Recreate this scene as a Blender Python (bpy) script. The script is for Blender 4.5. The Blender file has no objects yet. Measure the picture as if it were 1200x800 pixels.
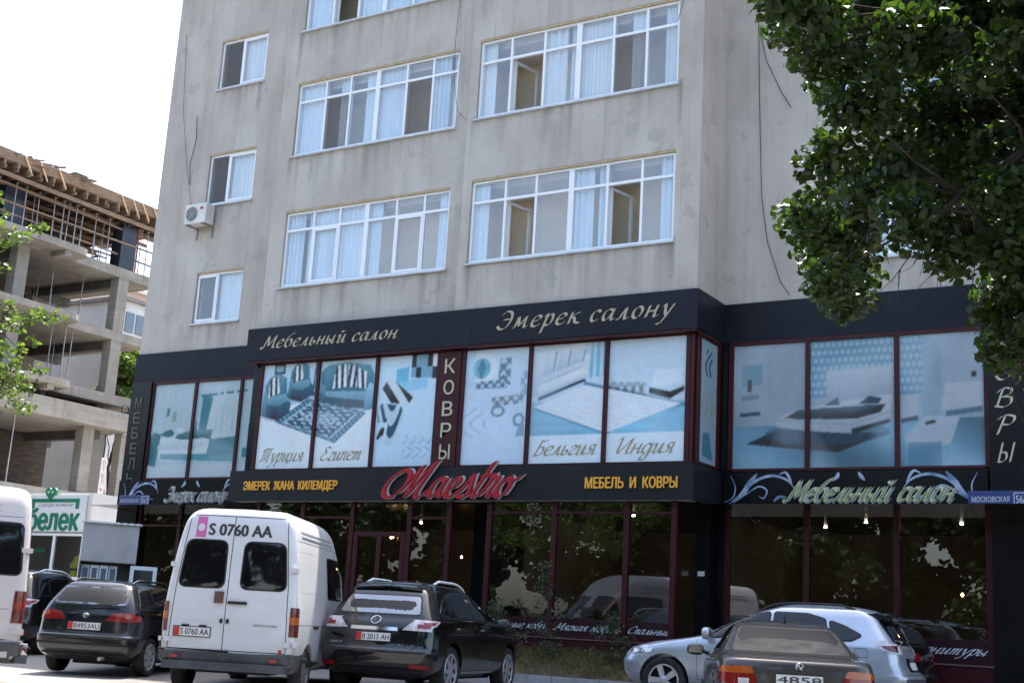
import bpy, bmesh, math, random
import numpy as np
from mathutils import Vector, Matrix, noise
from mathutils.bvhtree import BVHTree
R = math.radians
scene = bpy.context.scene
COL = scene.collection
random.seed(7)
# ---------------------------------------------------------------- camera
cam_d = bpy.data.cameras.new("camera")
cam = bpy.data.objects.new("camera", cam_d); COL.objects.link(cam)
cr, cu, cf = (0.857262, 0.511809, 0.056162), (0.065005, -0.215789, 0.974274), (-0.510761, 0.831557, 0.218258)
cam.matrix_world = Matrix(((cr[0], cu[0], -cf[0], 0), (cr[1], cu[1], -cf[1], 0), (cr[2], cu[2], -cf[2], 1.08), (0, 0, 0, 1)))
cam_d.sensor_width = 36.0
cam_d.lens = 36.0 * 1516.56 / 1200
cam_d.clip_start = 0.05; cam_d.clip_end = 3000
scene.camera = cam
# ---------------------------------------------------------------- light
SUN_EL, SUN_AZ = 68, -10        # azimuth from +Y towards +X: behind the shop building, slightly left
w = bpy.data.worlds.new("World"); scene.world = w; w.use_nodes = True
nt = w.node_tree
sky = nt.nodes.new("ShaderNodeTexSky"); sky.sky_type = 'NISHITA'; sky.sun_disc = False
sky.sun_elevation = R(SUN_EL); sky.sun_rotation = R(SUN_AZ); sky.altitude = 800; sky.dust_density = 6.0; sky.ozone_density = 0.3; sky.air_density = 1.2
bg = nt.nodes["Background"]; bg.inputs[1].default_value = 0.15
nt.links.new(sky.outputs[0], bg.inputs[0])
sl = bpy.data.lights.new("sun", 'SUN'); sl.energy = 3.6; sl.angle = R(0.5); sl.color = (1.0, 0.95, 0.87)
so = bpy.data.objects.new("sun", sl); COL.objects.link(so)
sd = Vector((math.sin(R(SUN_AZ)) * math.cos(R(SUN_EL)), math.cos(R(SUN_AZ)) * math.cos(R(SUN_EL)), math.sin(R(SUN_EL))))
so.rotation_euler = sd.to_track_quat('Z', 'Y').to_euler(); so.location = sd * 60
vs = scene.view_settings
vs.view_transform = 'Standard'; vs.look = 'None'; vs.gamma = 1; vs.use_curve_mapping = False
vs.exposure = 1.95
scene.cycles.max_bounces = 8; scene.cycles.transparent_max_bounces = 12
scene.cycles.caustics_reflective = False; scene.cycles.caustics_refractive = False

# ---------------------------------------------------------------- helpers
def tag(o, label=None, cat=None, group=None, kind=None):
    if label: o['label'] = label
    if cat: o['category'] = cat
    if group: o['group'] = group
    if kind: o['kind'] = kind
    return o
def empty(name, loc=(0, 0, 0), rz=0, label=None, cat=None, group=None):
    o = bpy.data.objects.new(name, None); COL.objects.link(o)
    o.location = loc; o.rotation_euler = (0, 0, rz); o.empty_display_size = .2
    return tag(o, label, cat, group)
def root_loc(o):
    while o.parent: o = o.parent
    return Vector(o.location)
class MB:
    def __init__(s): s.v = []; s.f = []; s.m = []; s.cur = 0
    def vert(s, p): s.v.append(tuple(p)); return len(s.v) - 1
    def face(s, ids): s.f.append(tuple(ids)); s.m.append(s.cur)
    def quad(s, a, b, c, d): s.face([s.vert(a), s.vert(b), s.vert(c), s.vert(d)]); return s
    def box(s, x0, x1, y0, y1, z0, z1):
        if x0 > x1: x0, x1 = x1, x0
        if y0 > y1: y0, y1 = y1, y0
        if z0 > z1: z0, z1 = z1, z0
        i = [s.vert(p) for p in ((x0,y0,z0),(x1,y0,z0),(x1,y1,z0),(x0,y1,z0),(x0,y0,z1),(x1,y0,z1),(x1,y1,z1),(x0,y1,z1))]
        for q in ((0,3,2,1),(4,5,6,7),(0,1,5,4),(1,2,6,5),(2,3,7,6),(3,0,4,7)): s.face([i[k] for k in q])
        return s
    def obox(s, c, ax, ay, az):           # oriented box from centre and half-axis vectors
        c = Vector(c); ax = Vector(ax); ay = Vector(ay); az = Vector(az)
        i = [s.vert(c + a * ax + b * ay + d * az) for d in (-1, 1) for (a, b) in ((-1,-1),(1,-1),(1,1),(-1,1))]
        for q in ((0,3,2,1),(4,5,6,7),(0,1,5,4),(1,2,6,5),(2,3,7,6),(3,0,4,7)): s.face([i[k] for k in q])
        return s
    def tube(s, pts, rad, n=8, caps=True):
        pts = [Vector(p) for p in pts]
        if not hasattr(rad, '__len__'): rad = [rad] * len(pts)
        rings = []; up = None
        for k, p in enumerate(pts):
            t = (pts[min(k + 1, len(pts) - 1)] - pts[max(k - 1, 0)])
            if t.length < 1e-9: t = Vector((0, 0, 1))
            t.normalize()
            if up is None: up = Vector((0, 0, 1)) if abs(t.z) < .9 else Vector((1, 0, 0))
            a = t.cross(up)
            if a.length < 1e-6: a = t.cross(Vector((0, 1, 0)))
            a.normalize(); b = a.cross(t).normalized(); up = b
            rings.append([s.vert(p + (a * math.cos(2*math.pi*j/n) + b * math.sin(2*math.pi*j/n)) * rad[k]) for j in range(n)])
        for r0, r1 in zip(rings, rings[1:]):
            for j in range(n): s.face((r0[j], r0[(j+1) % n], r1[(j+1) % n], r1[j]))
        if caps: s.face(rings[0][::-1]); s.face(rings[-1])
        return s
    def lathe(s, prof, n=28, origin=(0,0,0), axis='y'):     # prof: (radius, along)
        o = Vector(origin); rings = []
        for (r, t) in prof:
            ring = []
            for j in range(n):
                a = 2*math.pi*j/n; c, d = r*math.cos(a), r*math.sin(a)
                p = {'y': Vector((c, t, d)), 'z': Vector((c, d, t)), 'x': Vector((t, c, d))}[axis]
                ring.append(s.vert(o + p))
            rings.append(ring)
        for r0, r1 in zip(rings, rings[1:]):
            for j in range(n): s.face((r0[j], r0[(j+1) % n], r1[(j+1) % n], r1[j]))
        return s
    def prism(s, poly, y0, y1):       # polygon in (x,z) extruded along y
        a = [s.vert((x, y0, z)) for x, z in poly]; b = [s.vert((x, y1, z)) for x, z in poly]
        s.face(a); s.face(b[::-1]); n = len(poly)
        for i in range(n): s.face((a[i], b[i], b[(i+1) % n], a[(i+1) % n]))
        return s
    def prismz(s, poly, z0, z1):
        a = [s.vert((x, y, z0)) for x, y in poly]; b = [s.vert((x, y, z1)) for x, y in poly]
        s.face(a[::-1]); s.face(b); n = len(poly)
        for i in range(n): s.face((a[i], a[(i+1) % n], b[(i+1) % n], b[i]))
        return s
    def build(s, name, mats, parent=None, smooth=None, local=False, fix=True):
        me = bpy.data.meshes.new(name)
        v = s.v
        if parent is not None and not local:
            l = root_loc(parent); v = [(a - l.x, b - l.y, c - l.z) for a, b, c in s.v]
        me.from_pydata(v, [], s.f)
        if not isinstance(mats, (list, tuple)): mats = [mats]
        for m in mats: me.materials.append(m)
        me.polygons.foreach_set('material_index', s.m)
        if fix:
            bm = bmesh.new(); bm.from_mesh(me); bmesh.ops.recalc_face_normals(bm, faces=bm.faces); bm.to_mesh(me); bm.free()
        if smooth is not None:
            me.shade_smooth(); me.set_sharp_from_angle(angle=R(smooth))
        me.update()
        o = bpy.data.objects.new(name, me); COL.objects.link(o)
        if parent is not None: o.parent = parent
        return o
def each(mb, name, mat, parent, **kw):      # every separate piece becomes a part of its own
    par = list(range(len(mb.v)))
    def find(i):
        while par[i] != i: par[i] = par[par[i]]; i = par[i]
        return i
    for f in mb.f:
        for k in f[1:]: par[find(k)] = find(f[0])
    groups = {}
    for f in mb.f: groups.setdefault(find(f[0]), []).append(f)
    out = []
    for fs in groups.values():
        m = MB(); mp = {}
        for f in fs:
            for i in f:
                if i not in mp: mp[i] = m.vert(mb.v[i])
            m.face([mp[i] for i in f])
        out.append(m.build(name, mat, parent, **kw))
    return out
def copy_tree(o, parent=None):
    c = o.copy(); COL.objects.link(c); c.parent = parent
    if parent is not None: c.matrix_parent_inverse = o.matrix_parent_inverse
    for ch in [k for k in bpy.data.objects if k.parent == o]: copy_tree(ch, c)
    return c

# ---------------------------------------------------------------- materials
def pm(name, col, rough=.6, metal=0, spec=.5, coat=0, emit=None, es=0, alpha=1):
    m = bpy.data.materials.new(name); m.use_nodes = True
    b = m.node_tree.nodes["Principled BSDF"]
    b.inputs["Base Color"].default_value = (*col, 1); b.inputs["Roughness"].default_value = rough
    b.inputs["Metallic"].default_value = metal; b.inputs["Specular IOR Level"].default_value = spec
    b.inputs["Coat Weight"].default_value = coat*.6; b.inputs["Coat Roughness"].default_value = .04
    if emit: b.inputs["Emission Color"].default_value = (*emit, 1); b.inputs["Emission Strength"].default_value = es
    return m
def noisy(name, cols, scale=(1,1,1), nscale=4, detail=6, rough=.8, pos=(.35,.65), spec=.3, bump=0, bscale=40, extra=None, metal=0, coat=0, distort=0):
    """Colour ramp over a noise in object space; extra = list of (scale vec, nscale, ramp lo, ramp hi, colour, amount)"""
    m = pm(name, cols[0], rough, metal, spec, coat); nt = m.node_tree; N = nt.nodes; L = nt.links
    b = N["Principled BSDF"]; tc = N.new("ShaderNodeTexCoord")
    def nz(sc, ns, det, dis=0):
        mp = N.new("ShaderNodeMapping"); mp.inputs["Scale"].default_value = sc; L.new(tc.outputs["Object"], mp.inputs[0])
        t = N.new("ShaderNodeTexNoise"); t.inputs["Scale"].default_value = ns; t.inputs["Detail"].default_value = det; t.inputs["Roughness"].default_value = .6
        t.inputs["Distortion"].default_value = dis
        L.new(mp.outputs[0], t.inputs[0]); return t
    t = nz(scale, nscale, detail, distort); r = N.new("ShaderNodeValToRGB")
    r.color_ramp.elements[0].position = pos[0]; r.color_ramp.elements[1].position = pos[1]
    r.color_ramp.elements[0].color = (*cols[0], 1); r.color_ramp.elements[1].color = (*cols[1], 1)
    L.new(t.outputs[0], r.inputs[0]); out = r.outputs[0]
    for (sc, ns, lo, hi, c, amt) in (extra or []):
        t2 = nz(sc, ns, 5); r2 = N.new("ShaderNodeMapRange"); r2.inputs[1].default_value = lo; r2.inputs[2].default_value = hi; r2.inputs[4].default_value = amt
        L.new(t2.outputs[0], r2.inputs[0])
        mx = N.new("ShaderNodeMix"); mx.data_type = 'RGBA'; L.new(r2.outputs[0], mx.inputs[0]); L.new(out, mx.inputs[6]); mx.inputs[7].default_value = (*c, 1)
        out = mx.outputs[2]
    L.new(out, b.inputs["Base Color"])
    if bump:
        t3 = nz((1,1,1), bscale, 4); bp = N.new("ShaderNodeBump"); bp.inputs["Strength"].default_value = bump; bp.inputs["Distance"].default_value = .02
        L.new(t3.outputs[0], bp.inputs["Height"]); L.new(bp.outputs[0], b.inputs["Normal"])
    return m
def glassy(name, tint, f_ior=1.5, rough=0.0, base=None):
    """thin window pane: fresnel mix of a clear tinted pane and a mirror"""
    m = bpy.data.materials.new(name); m.use_nodes = True; nt = m.node_tree; N = nt.nodes; L = nt.links
    N.remove(N["Principled BSDF"]); out = N["Material Output"]
    f0 = ((f_ior-1)/(f_ior+1))**2; f0 = 2*f0/(1+f0)      # two surfaces of the pane; the same seen from either side
    lw = N.new("ShaderNodeLayerWeight"); lw.inputs[0].default_value = .5
    pw = N.new("ShaderNodeMath"); pw.operation = 'POWER'; pw.inputs[1].default_value = 5; L.new(lw.outputs["Facing"], pw.inputs[0])
    fr = N.new("ShaderNodeMath"); fr.operation = 'MULTIPLY_ADD'; fr.inputs[1].default_value = 1-f0; fr.inputs[2].default_value = f0; L.new(pw.outputs[0], fr.inputs[0])
    t = N.new("ShaderNodeBsdfTransparent"); t.inputs[0].default_value = (*tint, 1)
    g = N.new("ShaderNodeBsdfGlossy"); g.inputs["Roughness"].default_value = rough; g.inputs[0].default_value = (.95, .97, 1, 1)
    mx = N.new("ShaderNodeMixShader"); L.new(fr.outputs[0], mx.inputs[0]); L.new(t.outputs[0], mx.inputs[1]); L.new(g.outputs[0], mx.inputs[2])
    # old glass is never quite flat
    tc = N.new("ShaderNodeTexCoord"); nz = N.new("ShaderNodeTexNoise"); nz.inputs["Scale"].default_value = .9; nz.inputs["Detail"].default_value = 1
    bp = N.new("ShaderNodeBump"); bp.inputs["Strength"].default_value = .035; bp.inputs["Distance"].default_value = .02
    L.new(tc.outputs["Object"], nz.inputs[0]); L.new(nz.outputs[0], bp.inputs["Height"]); L.new(bp.outputs[0], g.inputs["Normal"])
    L.new(mx.outputs[0], out.inputs[0]); return m
def leafmat(name, c1, c2, trans=.35):
    m = bpy.data.materials.new(name); m.use_nodes = True; nt = m.node_tree; N = nt.nodes; L = nt.links
    b = N["Principled BSDF"]; out = N["Material Output"]; b.inputs["Roughness"].default_value = .45; b.inputs["Specular IOR Level"].default_value = .4
    at = N.new("ShaderNodeAttribute"); at.attribute_name = "tone"
    r = N.new("ShaderNodeMix"); r.data_type = 'RGBA'; r.inputs[6].default_value = (*c1, 1); r.inputs[7].default_value = (*c2, 1)
    L.new(at.outputs["Fac"], r.inputs[0]); L.new(r.outputs[2], b.inputs["Base Color"])
    t = N.new("ShaderNodeBsdfTranslucent"); g = N.new("ShaderNodeMix"); g.data_type = 'RGBA'; g.blend_type = 'MULTIPLY'; g.inputs[0].default_value = 1
    L.new(r.outputs[2], g.inputs[6]); g.inputs[7].default_value = (2.2, 2.4, .7, 1); L.new(g.outputs[2], t.inputs[0])
    mx = N.new("ShaderNodeMixShader"); mx.inputs[0].default_value = trans
    L.new(b.outputs[0], mx.inputs[1]); L.new(t.outputs[0], mx.inputs[2]); L.new(mx.outputs[0], out.inputs[0]); return m
def printmat(name, rough=.35):
    m = pm(name, (.5, .5, .5), rough, spec=.4); N = m.node_tree.nodes
    a = N.new("ShaderNodeVertexColor"); a.layer_name = "print"; m.node_tree.links.new(a.outputs[0], N["Principled BSDF"].inputs[0]); return m
M = {}
M['plaster'] = noisy('plaster', [(.37,.328,.282), (.51,.463,.41)], (.5,.5,.22), 1.6, 7, .93, (.3,.7), .1, .45, 60,
    extra=[((2.6,2.6,.10), 1.7, .50, .75, (.24,.222,.195), .38), ((.35,.35,.35), 1.3, .52, .72, (.56,.53,.475), .6), ((6,6,6), 3, .58, .75, (.23,.21,.185), .4), ((.9,.9,.7), 2.2, .6, .63, (.34,.32,.285), .55), ((7,7,.25), 2.5, .64, .74, (.19,.175,.15), .40)])
_n = M['plaster'].node_tree; _b = _n.nodes["Principled BSDF"]; _src = _b.inputs["Base Color"].links[0].from_socket
_at = _n.nodes.new("ShaderNodeAttribute"); _at.attribute_name = "stain"; _mx = _n.nodes.new("ShaderNodeMix"); _mx.data_type = 'RGBA'; _mx.inputs[7].default_value = (.13, .115, .095, 1)
_n.links.new(_at.outputs["Fac"], _mx.inputs[0]); _n.links.new(_src, _mx.inputs[6]); _n.links.new(_mx.outputs[2], _b.inputs["Base Color"])
M['fascia'] = noisy('fascia', [(.008,.009,.0135), (.0135,.015,.021)], (.3,.3,.3), 2, 4, .4, (.3,.7), .14, extra=[((1.5,1.5,.5), 2, .6, .85, (.05,.052,.06), .35)])
M['black_panel'] = noisy('black_panel', [(.004,.004,.005), (.007,.007,.008)], (1,1,.3), 2, 4, .22, (.3,.7), .2)
M['canopy_panel'] = noisy('canopy_panel', [(.0085,.0095,.0105), (.013,.0145,.0165)], (.5,.5,.5), 2, 4, .42, (.3,.7), .2)
M['burgundy'] = noisy('burgundy', [(.035,.006,.008), (.05,.009,.011)], (1,1,1), 3, 4, .4, (.3,.7), .2)
M['burgundy_dark'] = noisy('burgundy_dark', [(.022,.006,.009), (.03,.008,.011)], (1,1,1), 3, 4, .4, (.3,.7), .2)
M['soffit'] = noisy('soffit', [(.62,.58,.52), (.74,.69,.62)], (1,1,1), 2, 4, .7)
M['pvc'] = pm('pvc', (.74,.75,.76), .35)
M['sill'] = noisy('sill', [(.42,.44,.46), (.55,.57,.6)], (1,1,1), 5, 3, .5)
M['lintel_tan'] = noisy('lintel_tan', [(.38,.29,.17), (.5,.40,.25)], (1,1,1), 9, 4, .9)
M['pane'] = glassy('pane', (.96,.98,.99), 1.75)
M['shopglass'] = glassy('shopglass', (.48,.47,.43), 1.5)
M['screen'] = bpy.data.materials.new('screen'); M['screen'].use_nodes = True
_n = M['screen'].node_tree; _t = _n.nodes.new("ShaderNodeBsdfTransparent"); _x = _n.nodes.new("ShaderNodeMixShader"); _b = _n.nodes["Principled BSDF"]
_b.inputs["Base Color"].default_value = (.20, .19, .19, 1); _b.inputs["Roughness"].default_value = .8; _x.inputs[0].default_value = .48
_n.links.new(_t.outputs[0], _x.inputs[1]); _n.links.new(_b.outputs[0], _x.inputs[2]); _n.links.new(_x.outputs[0], _n.nodes["Material Output"].inputs[0])
M['interior'] = noisy('interior', [(.76,.63,.48), (.86,.74,.58)], (.3,.3,.3), 1.5, 3, .9)
M['slab'] = pm('slab', (.72,.70,.66), .9)
M['showroom'] = noisy('showroom', [(.30,.24,.175), (.42,.35,.26)], (.6,.6,.6), 2, 4, .7)
M['gold'] = pm('gold', (.36,.31,.19), .45, 0, .5)
M['goldpale'] = pm('goldpale', (.45,.41,.28), .5)
M['yellow'] = pm('yellow', (.75,.36,.03), .45)
M['red_sign'] = pm('red_sign', (.36,.010,.018), .35, spec=.35, coat=.1)
M['silver_edge'] = pm('silver_edge', (.42,.40,.40), .4)
M['lime'] = noisy('lime', [(.40,.48,.14), (.60,.62,.36)], (4,4,4), 2, 3, .45)
M['scroll'] = noisy('scroll', [(.10,.17,.30), (.38,.45,.55)], (2.2,2.2,2.2), 1.6, 3, .5)
M['white_text'] = pm('white_text', (.55,.56,.6), .5)
M['plate_blue'] = pm('plate_blue', (.02,.04,.16), .35)
M['poster'] = printmat('poster')
M['cable'] = pm('cable', (.02,.02,.022), .7)
M['asphalt'] = noisy('asphalt', [(.15,.145,.14), (.23,.22,.21)], (1,1,1), .35, 8, .95, (.3,.7), .2, .5, 90, extra=[((1,1,1), 1.7, .58, .75, (.10,.098,.095), .5), ((1,1,1), .12, .5, .7, (.27,.26,.24), .7)])
M['paving'] = noisy('paving', [(.16,.155,.16), (.23,.225,.23)], (1,1,1), 1.3, 6, .9, bump=.3)
M['kerb'] = noisy('kerb', [(.24,.23,.22), (.36,.35,.34)], (1,1,1), 3, 6, .9, bump=.4)
M['soil'] = noisy('soil', [(.07,.055,.035), (.15,.115,.07)], (1,1,1), 3, 7, 1, bump=.8, bscale=18)
M['concrete'] = noisy('concrete', [(.20,.182,.155), (.31,.285,.245)], (.6,.6,.4), 1.5, 7, .95, (.3,.7), .1, .3, 30, extra=[((2,2,.2), 2, .55, .8, (.15,.138,.118), .6), ((.3,.3,7), 1.2, .5, .62, (.19,.172,.148), .5), ((5,5,5), 2, .58, .7, (.38,.355,.315), .4), ((3,3,.15), 2.2, .58, .72, (.11,.10,.09), .55)])
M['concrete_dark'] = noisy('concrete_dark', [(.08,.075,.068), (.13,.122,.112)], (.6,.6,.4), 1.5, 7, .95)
M['shade_brown'] = noisy('shade_brown', [(.05,.038,.03), (.09,.07,.055)], (1,1,4), 2, 6, .95)  # near-black brown, deep shade inside the frame put into the colour
M['brick_wall'] = noisy('brick_wall', [(.3,.24,.19), (.38,.32,.26)], (1,1,4), 2, 6, .95)
M['timber'] = noisy('timber', [(.15,.10,.065), (.27,.18,.12)], (.6,.6,6), 3, 5, .9)
M['timber_grey'] = noisy('timber_grey', [(.16,.15,.14), (.30,.28,.26)], (.6,.6,6), 3, 5, .9)
M['timber_pale'] = pm('timber_pale', (.55,.38,.22), .85)
M['steel_prop'] = noisy('steel_prop', [(.22,.22,.22), (.4,.4,.41)], (1,1,1), 3, 4, .5, metal=.3)
M['formply'] = noisy('formply', [(.012,.018,.028), (.025,.03,.042)], (1,1,1), 2, 3, .35)
M['rust'] = pm('rust', (.25,.07,.03), .9)
M['pink_render'] = noisy('pink_render', [(.42,.33,.28), (.50,.41,.35)], (.4,.4,.4), 1.5, 5, .95)
M['white_render'] = noisy('white_render', [(.55,.53,.5), (.66,.64,.61)], (.4,.4,.4), 1.5, 5, .9)
M['darkwin'] = pm('darkwin', (.02,.025,.03), .08)
M['bluewin'] = pm('bluewin', (.12,.16,.2), .1)
M['green_sign'] = pm('green_sign', (.005,.16,.085), .4)
M['white_panel'] = noisy('white_panel', [(.6,.6,.58), (.7,.7,.69)], (.6,.6,.6), 2, 4, .5)
M['text_dark'] = pm('text_dark', (.03,.03,.035), .5)
M['ribbed'] = noisy('ribbed', [(.42,.40,.385), (.52,.50,.48)], (1,1,1), 2, 5, .6)
M['dress'] = noisy('dress', [(.42,.34,.03), (.62,.52,.08)], (1,1,1), 4, 5, .7)
M['skin_mannequin'] = pm('skin_mannequin', (.55,.42,.3), .5)
M['bark'] = noisy('bark', [(.03,.024,.02), (.065,.053,.044)], (1,1,.25), 8, 6, .95, bump=.8, bscale=14)
M['leaf'] = leafmat('leaf', (.013,.027,.008), (.040,.072,.014), .3)
M['leaf_lit'] = leafmat('leaf_lit', (.05,.085,.022), (.12,.165,.045), .32)
M['leaf_dark'] = leafmat('leaf_dark', (.018,.032,.014), (.04,.065,.025), .25)
M['leaf_grey'] = leafmat('leaf_grey', (.04,.055,.03), (.09,.105,.06), .25)
M['drygrass'] = leafmat('drygrass', (.10,.09,.03), (.20,.15,.06), .3)
M['lamp'] = pm('lamp', (1,.8,.5), .5, emit=(1,.62,.28), es=14)
M['lampw'] = pm('lampw', (1,1,1), .5, emit=(1,.90,.74), es=30)
M['brass'] = pm('brass', (.3,.2,.07), .3, 1)
M['ac_white'] = noisy('ac_white', [(.55,.54,.5), (.66,.65,.62)], (1,1,1), 4, 4, .5)
M['ac_grill'] = pm('ac_grill', (.10,.10,.10), .6)
# vehicles
def paint(name, col, rough=.28, metal=0, dust=.35, dcol=(.20,.18,.155)):
    m = noisy(name, [col, tuple(c * 1.12 for c in col)], (1,1,1), 1.5, 3, rough, (.3,.7), .5, coat=.8, metal=metal)
    N = m.node_tree.nodes; L = m.node_tree.links; b = N["Principled BSDF"]
    # road dust that settles low on the sides (stays with the car, a real film of dirt)
    tc = N.new("ShaderNodeTexCoord"); sp = N.new("ShaderNodeSeparateXYZ"); L.new(tc.outputs["Object"], sp.inputs[0])
    nz = N.new("ShaderNodeTexNoise"); nz.inputs["Scale"].default_value = 2.5; nz.inputs["Detail"].default_value = 6; L.new(tc.outputs["Object"], nz.inputs[0])
    ad = N.new("ShaderNodeMath"); ad.operation = 'MULTIPLY_ADD'; ad.inputs[1].default_value = -1.0; L.new(nz.outputs[0], ad.inputs[0]); L.new(sp.outputs[2], ad.inputs[2])
    mr = N.new("ShaderNodeMapRange"); mr.inputs[1].default_value = .45; mr.inputs[2].default_value = -.35; mr.inputs[3].default_value = .0; mr.inputs[4].default_value = dust
    L.new(ad.outputs[0], mr.inputs[0])
    mx = N.new("ShaderNodeMix"); mx.data_type = 'RGBA'; L.new(mr.outputs[0], mx.inputs[0]); mx.inputs[7].default_value = (*dcol, 1)
    src = b.inputs["Base Color"].links[0].from_socket; L.new(src, mx.inputs[6]); L.new(mx.outputs[2], b.inputs["Base Color"])
    return m
M['paint_white'] = paint('paint_white', (.55,.55,.56), .38, dust=.4)
M['paint_cream'] = paint('paint_cream', (.46,.42,.40), .45, dust=.4)
M['paint_black'] = paint('paint_black', (.004,.004,.0045), .12, dust=.10)
M['paint_navy'] = paint('paint_navy', (.004,.0045,.007), .14, dust=.12)
M['paint_silver'] = paint('paint_silver', (.42,.45,.50), .3, .55, dust=.3)
M['paint_bronze'] = paint('paint_bronze', (.042,.036,.033), .28, .0, dust=.35)
M['tint'] = pm('tint', (.006,.006,.007), .04, spec=.55)
M['rearglass'] = pm('rearglass', (.008,.009,.010), .03, spec=.5, coat=.3); M['rearglass'].node_tree.nodes['Principled BSDF'].inputs['IOR'].default_value = 3.3
M['dustglass'] = noisy('dustglass', [(.045,.039,.031), (.17,.15,.12)], (1,1,1), 5.5, 9, .32, (.3,.7), .4, coat=.15)
M['rubber'] = pm('rubber', (.012,.012,.012), .8)
M['seal'] = pm('seal', (.008,.008,.008), .6)
M['tyre'] = noisy('tyre', [(.016,.016,.016), (.04,.038,.035)], (1,1,1), 6, 5, .85)
M['alloy'] = noisy('alloy', [(.42,.42,.43), (.55,.55,.56)], (1,1,1), 5, 4, .35, metal=.6)
M['alloy_dim'] = noisy('alloy_dim', [(.18,.17,.16), (.28,.27,.26)], (1,1,1), 5, 4, .5, metal=.4)
M['chrome'] = pm('chrome', (.62,.62,.64), .12, 1)
M['bumper_grey'] = noisy('bumper_grey', [(.055,.055,.06), (.09,.09,.095)], (1,1,1), 3, 5, .65)
M['red_lens'] = pm('red_lens', (.20,.010,.009), .12, coat=.8)
M['red_dark'] = pm('red_dark', (.10,.010,.010), .15, coat=.8)
M['orange_lens'] = pm('orange_lens', (.38,.085,.012), .15, coat=.8)
M['clear_lens'] = noisy('clear_lens', [(.42,.36,.37), (.62,.60,.62)], (1,1,1), 9, 2, .12, coat=.8)
M['head_lens'] = noisy('head_lens', [(.10,.11,.13), (.85,.86,.88)], (1,1,1), 11, 2, .08, (.42,.58), coat=1)
M['plate_white'] = pm('plate_white', (.62,.62,.6), .5)
M['plate_red'] = pm('plate_red', (.42,.02,.02), .5)
M['pink'] = pm('pink', (.52,.11,.30), .5)
M['brown_box'] = pm('brown_box', (.10,.045,.025), .5)
M['red_reflector'] = pm('red_reflector', (.28,.012,.012), .25, coat=.6)
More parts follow.
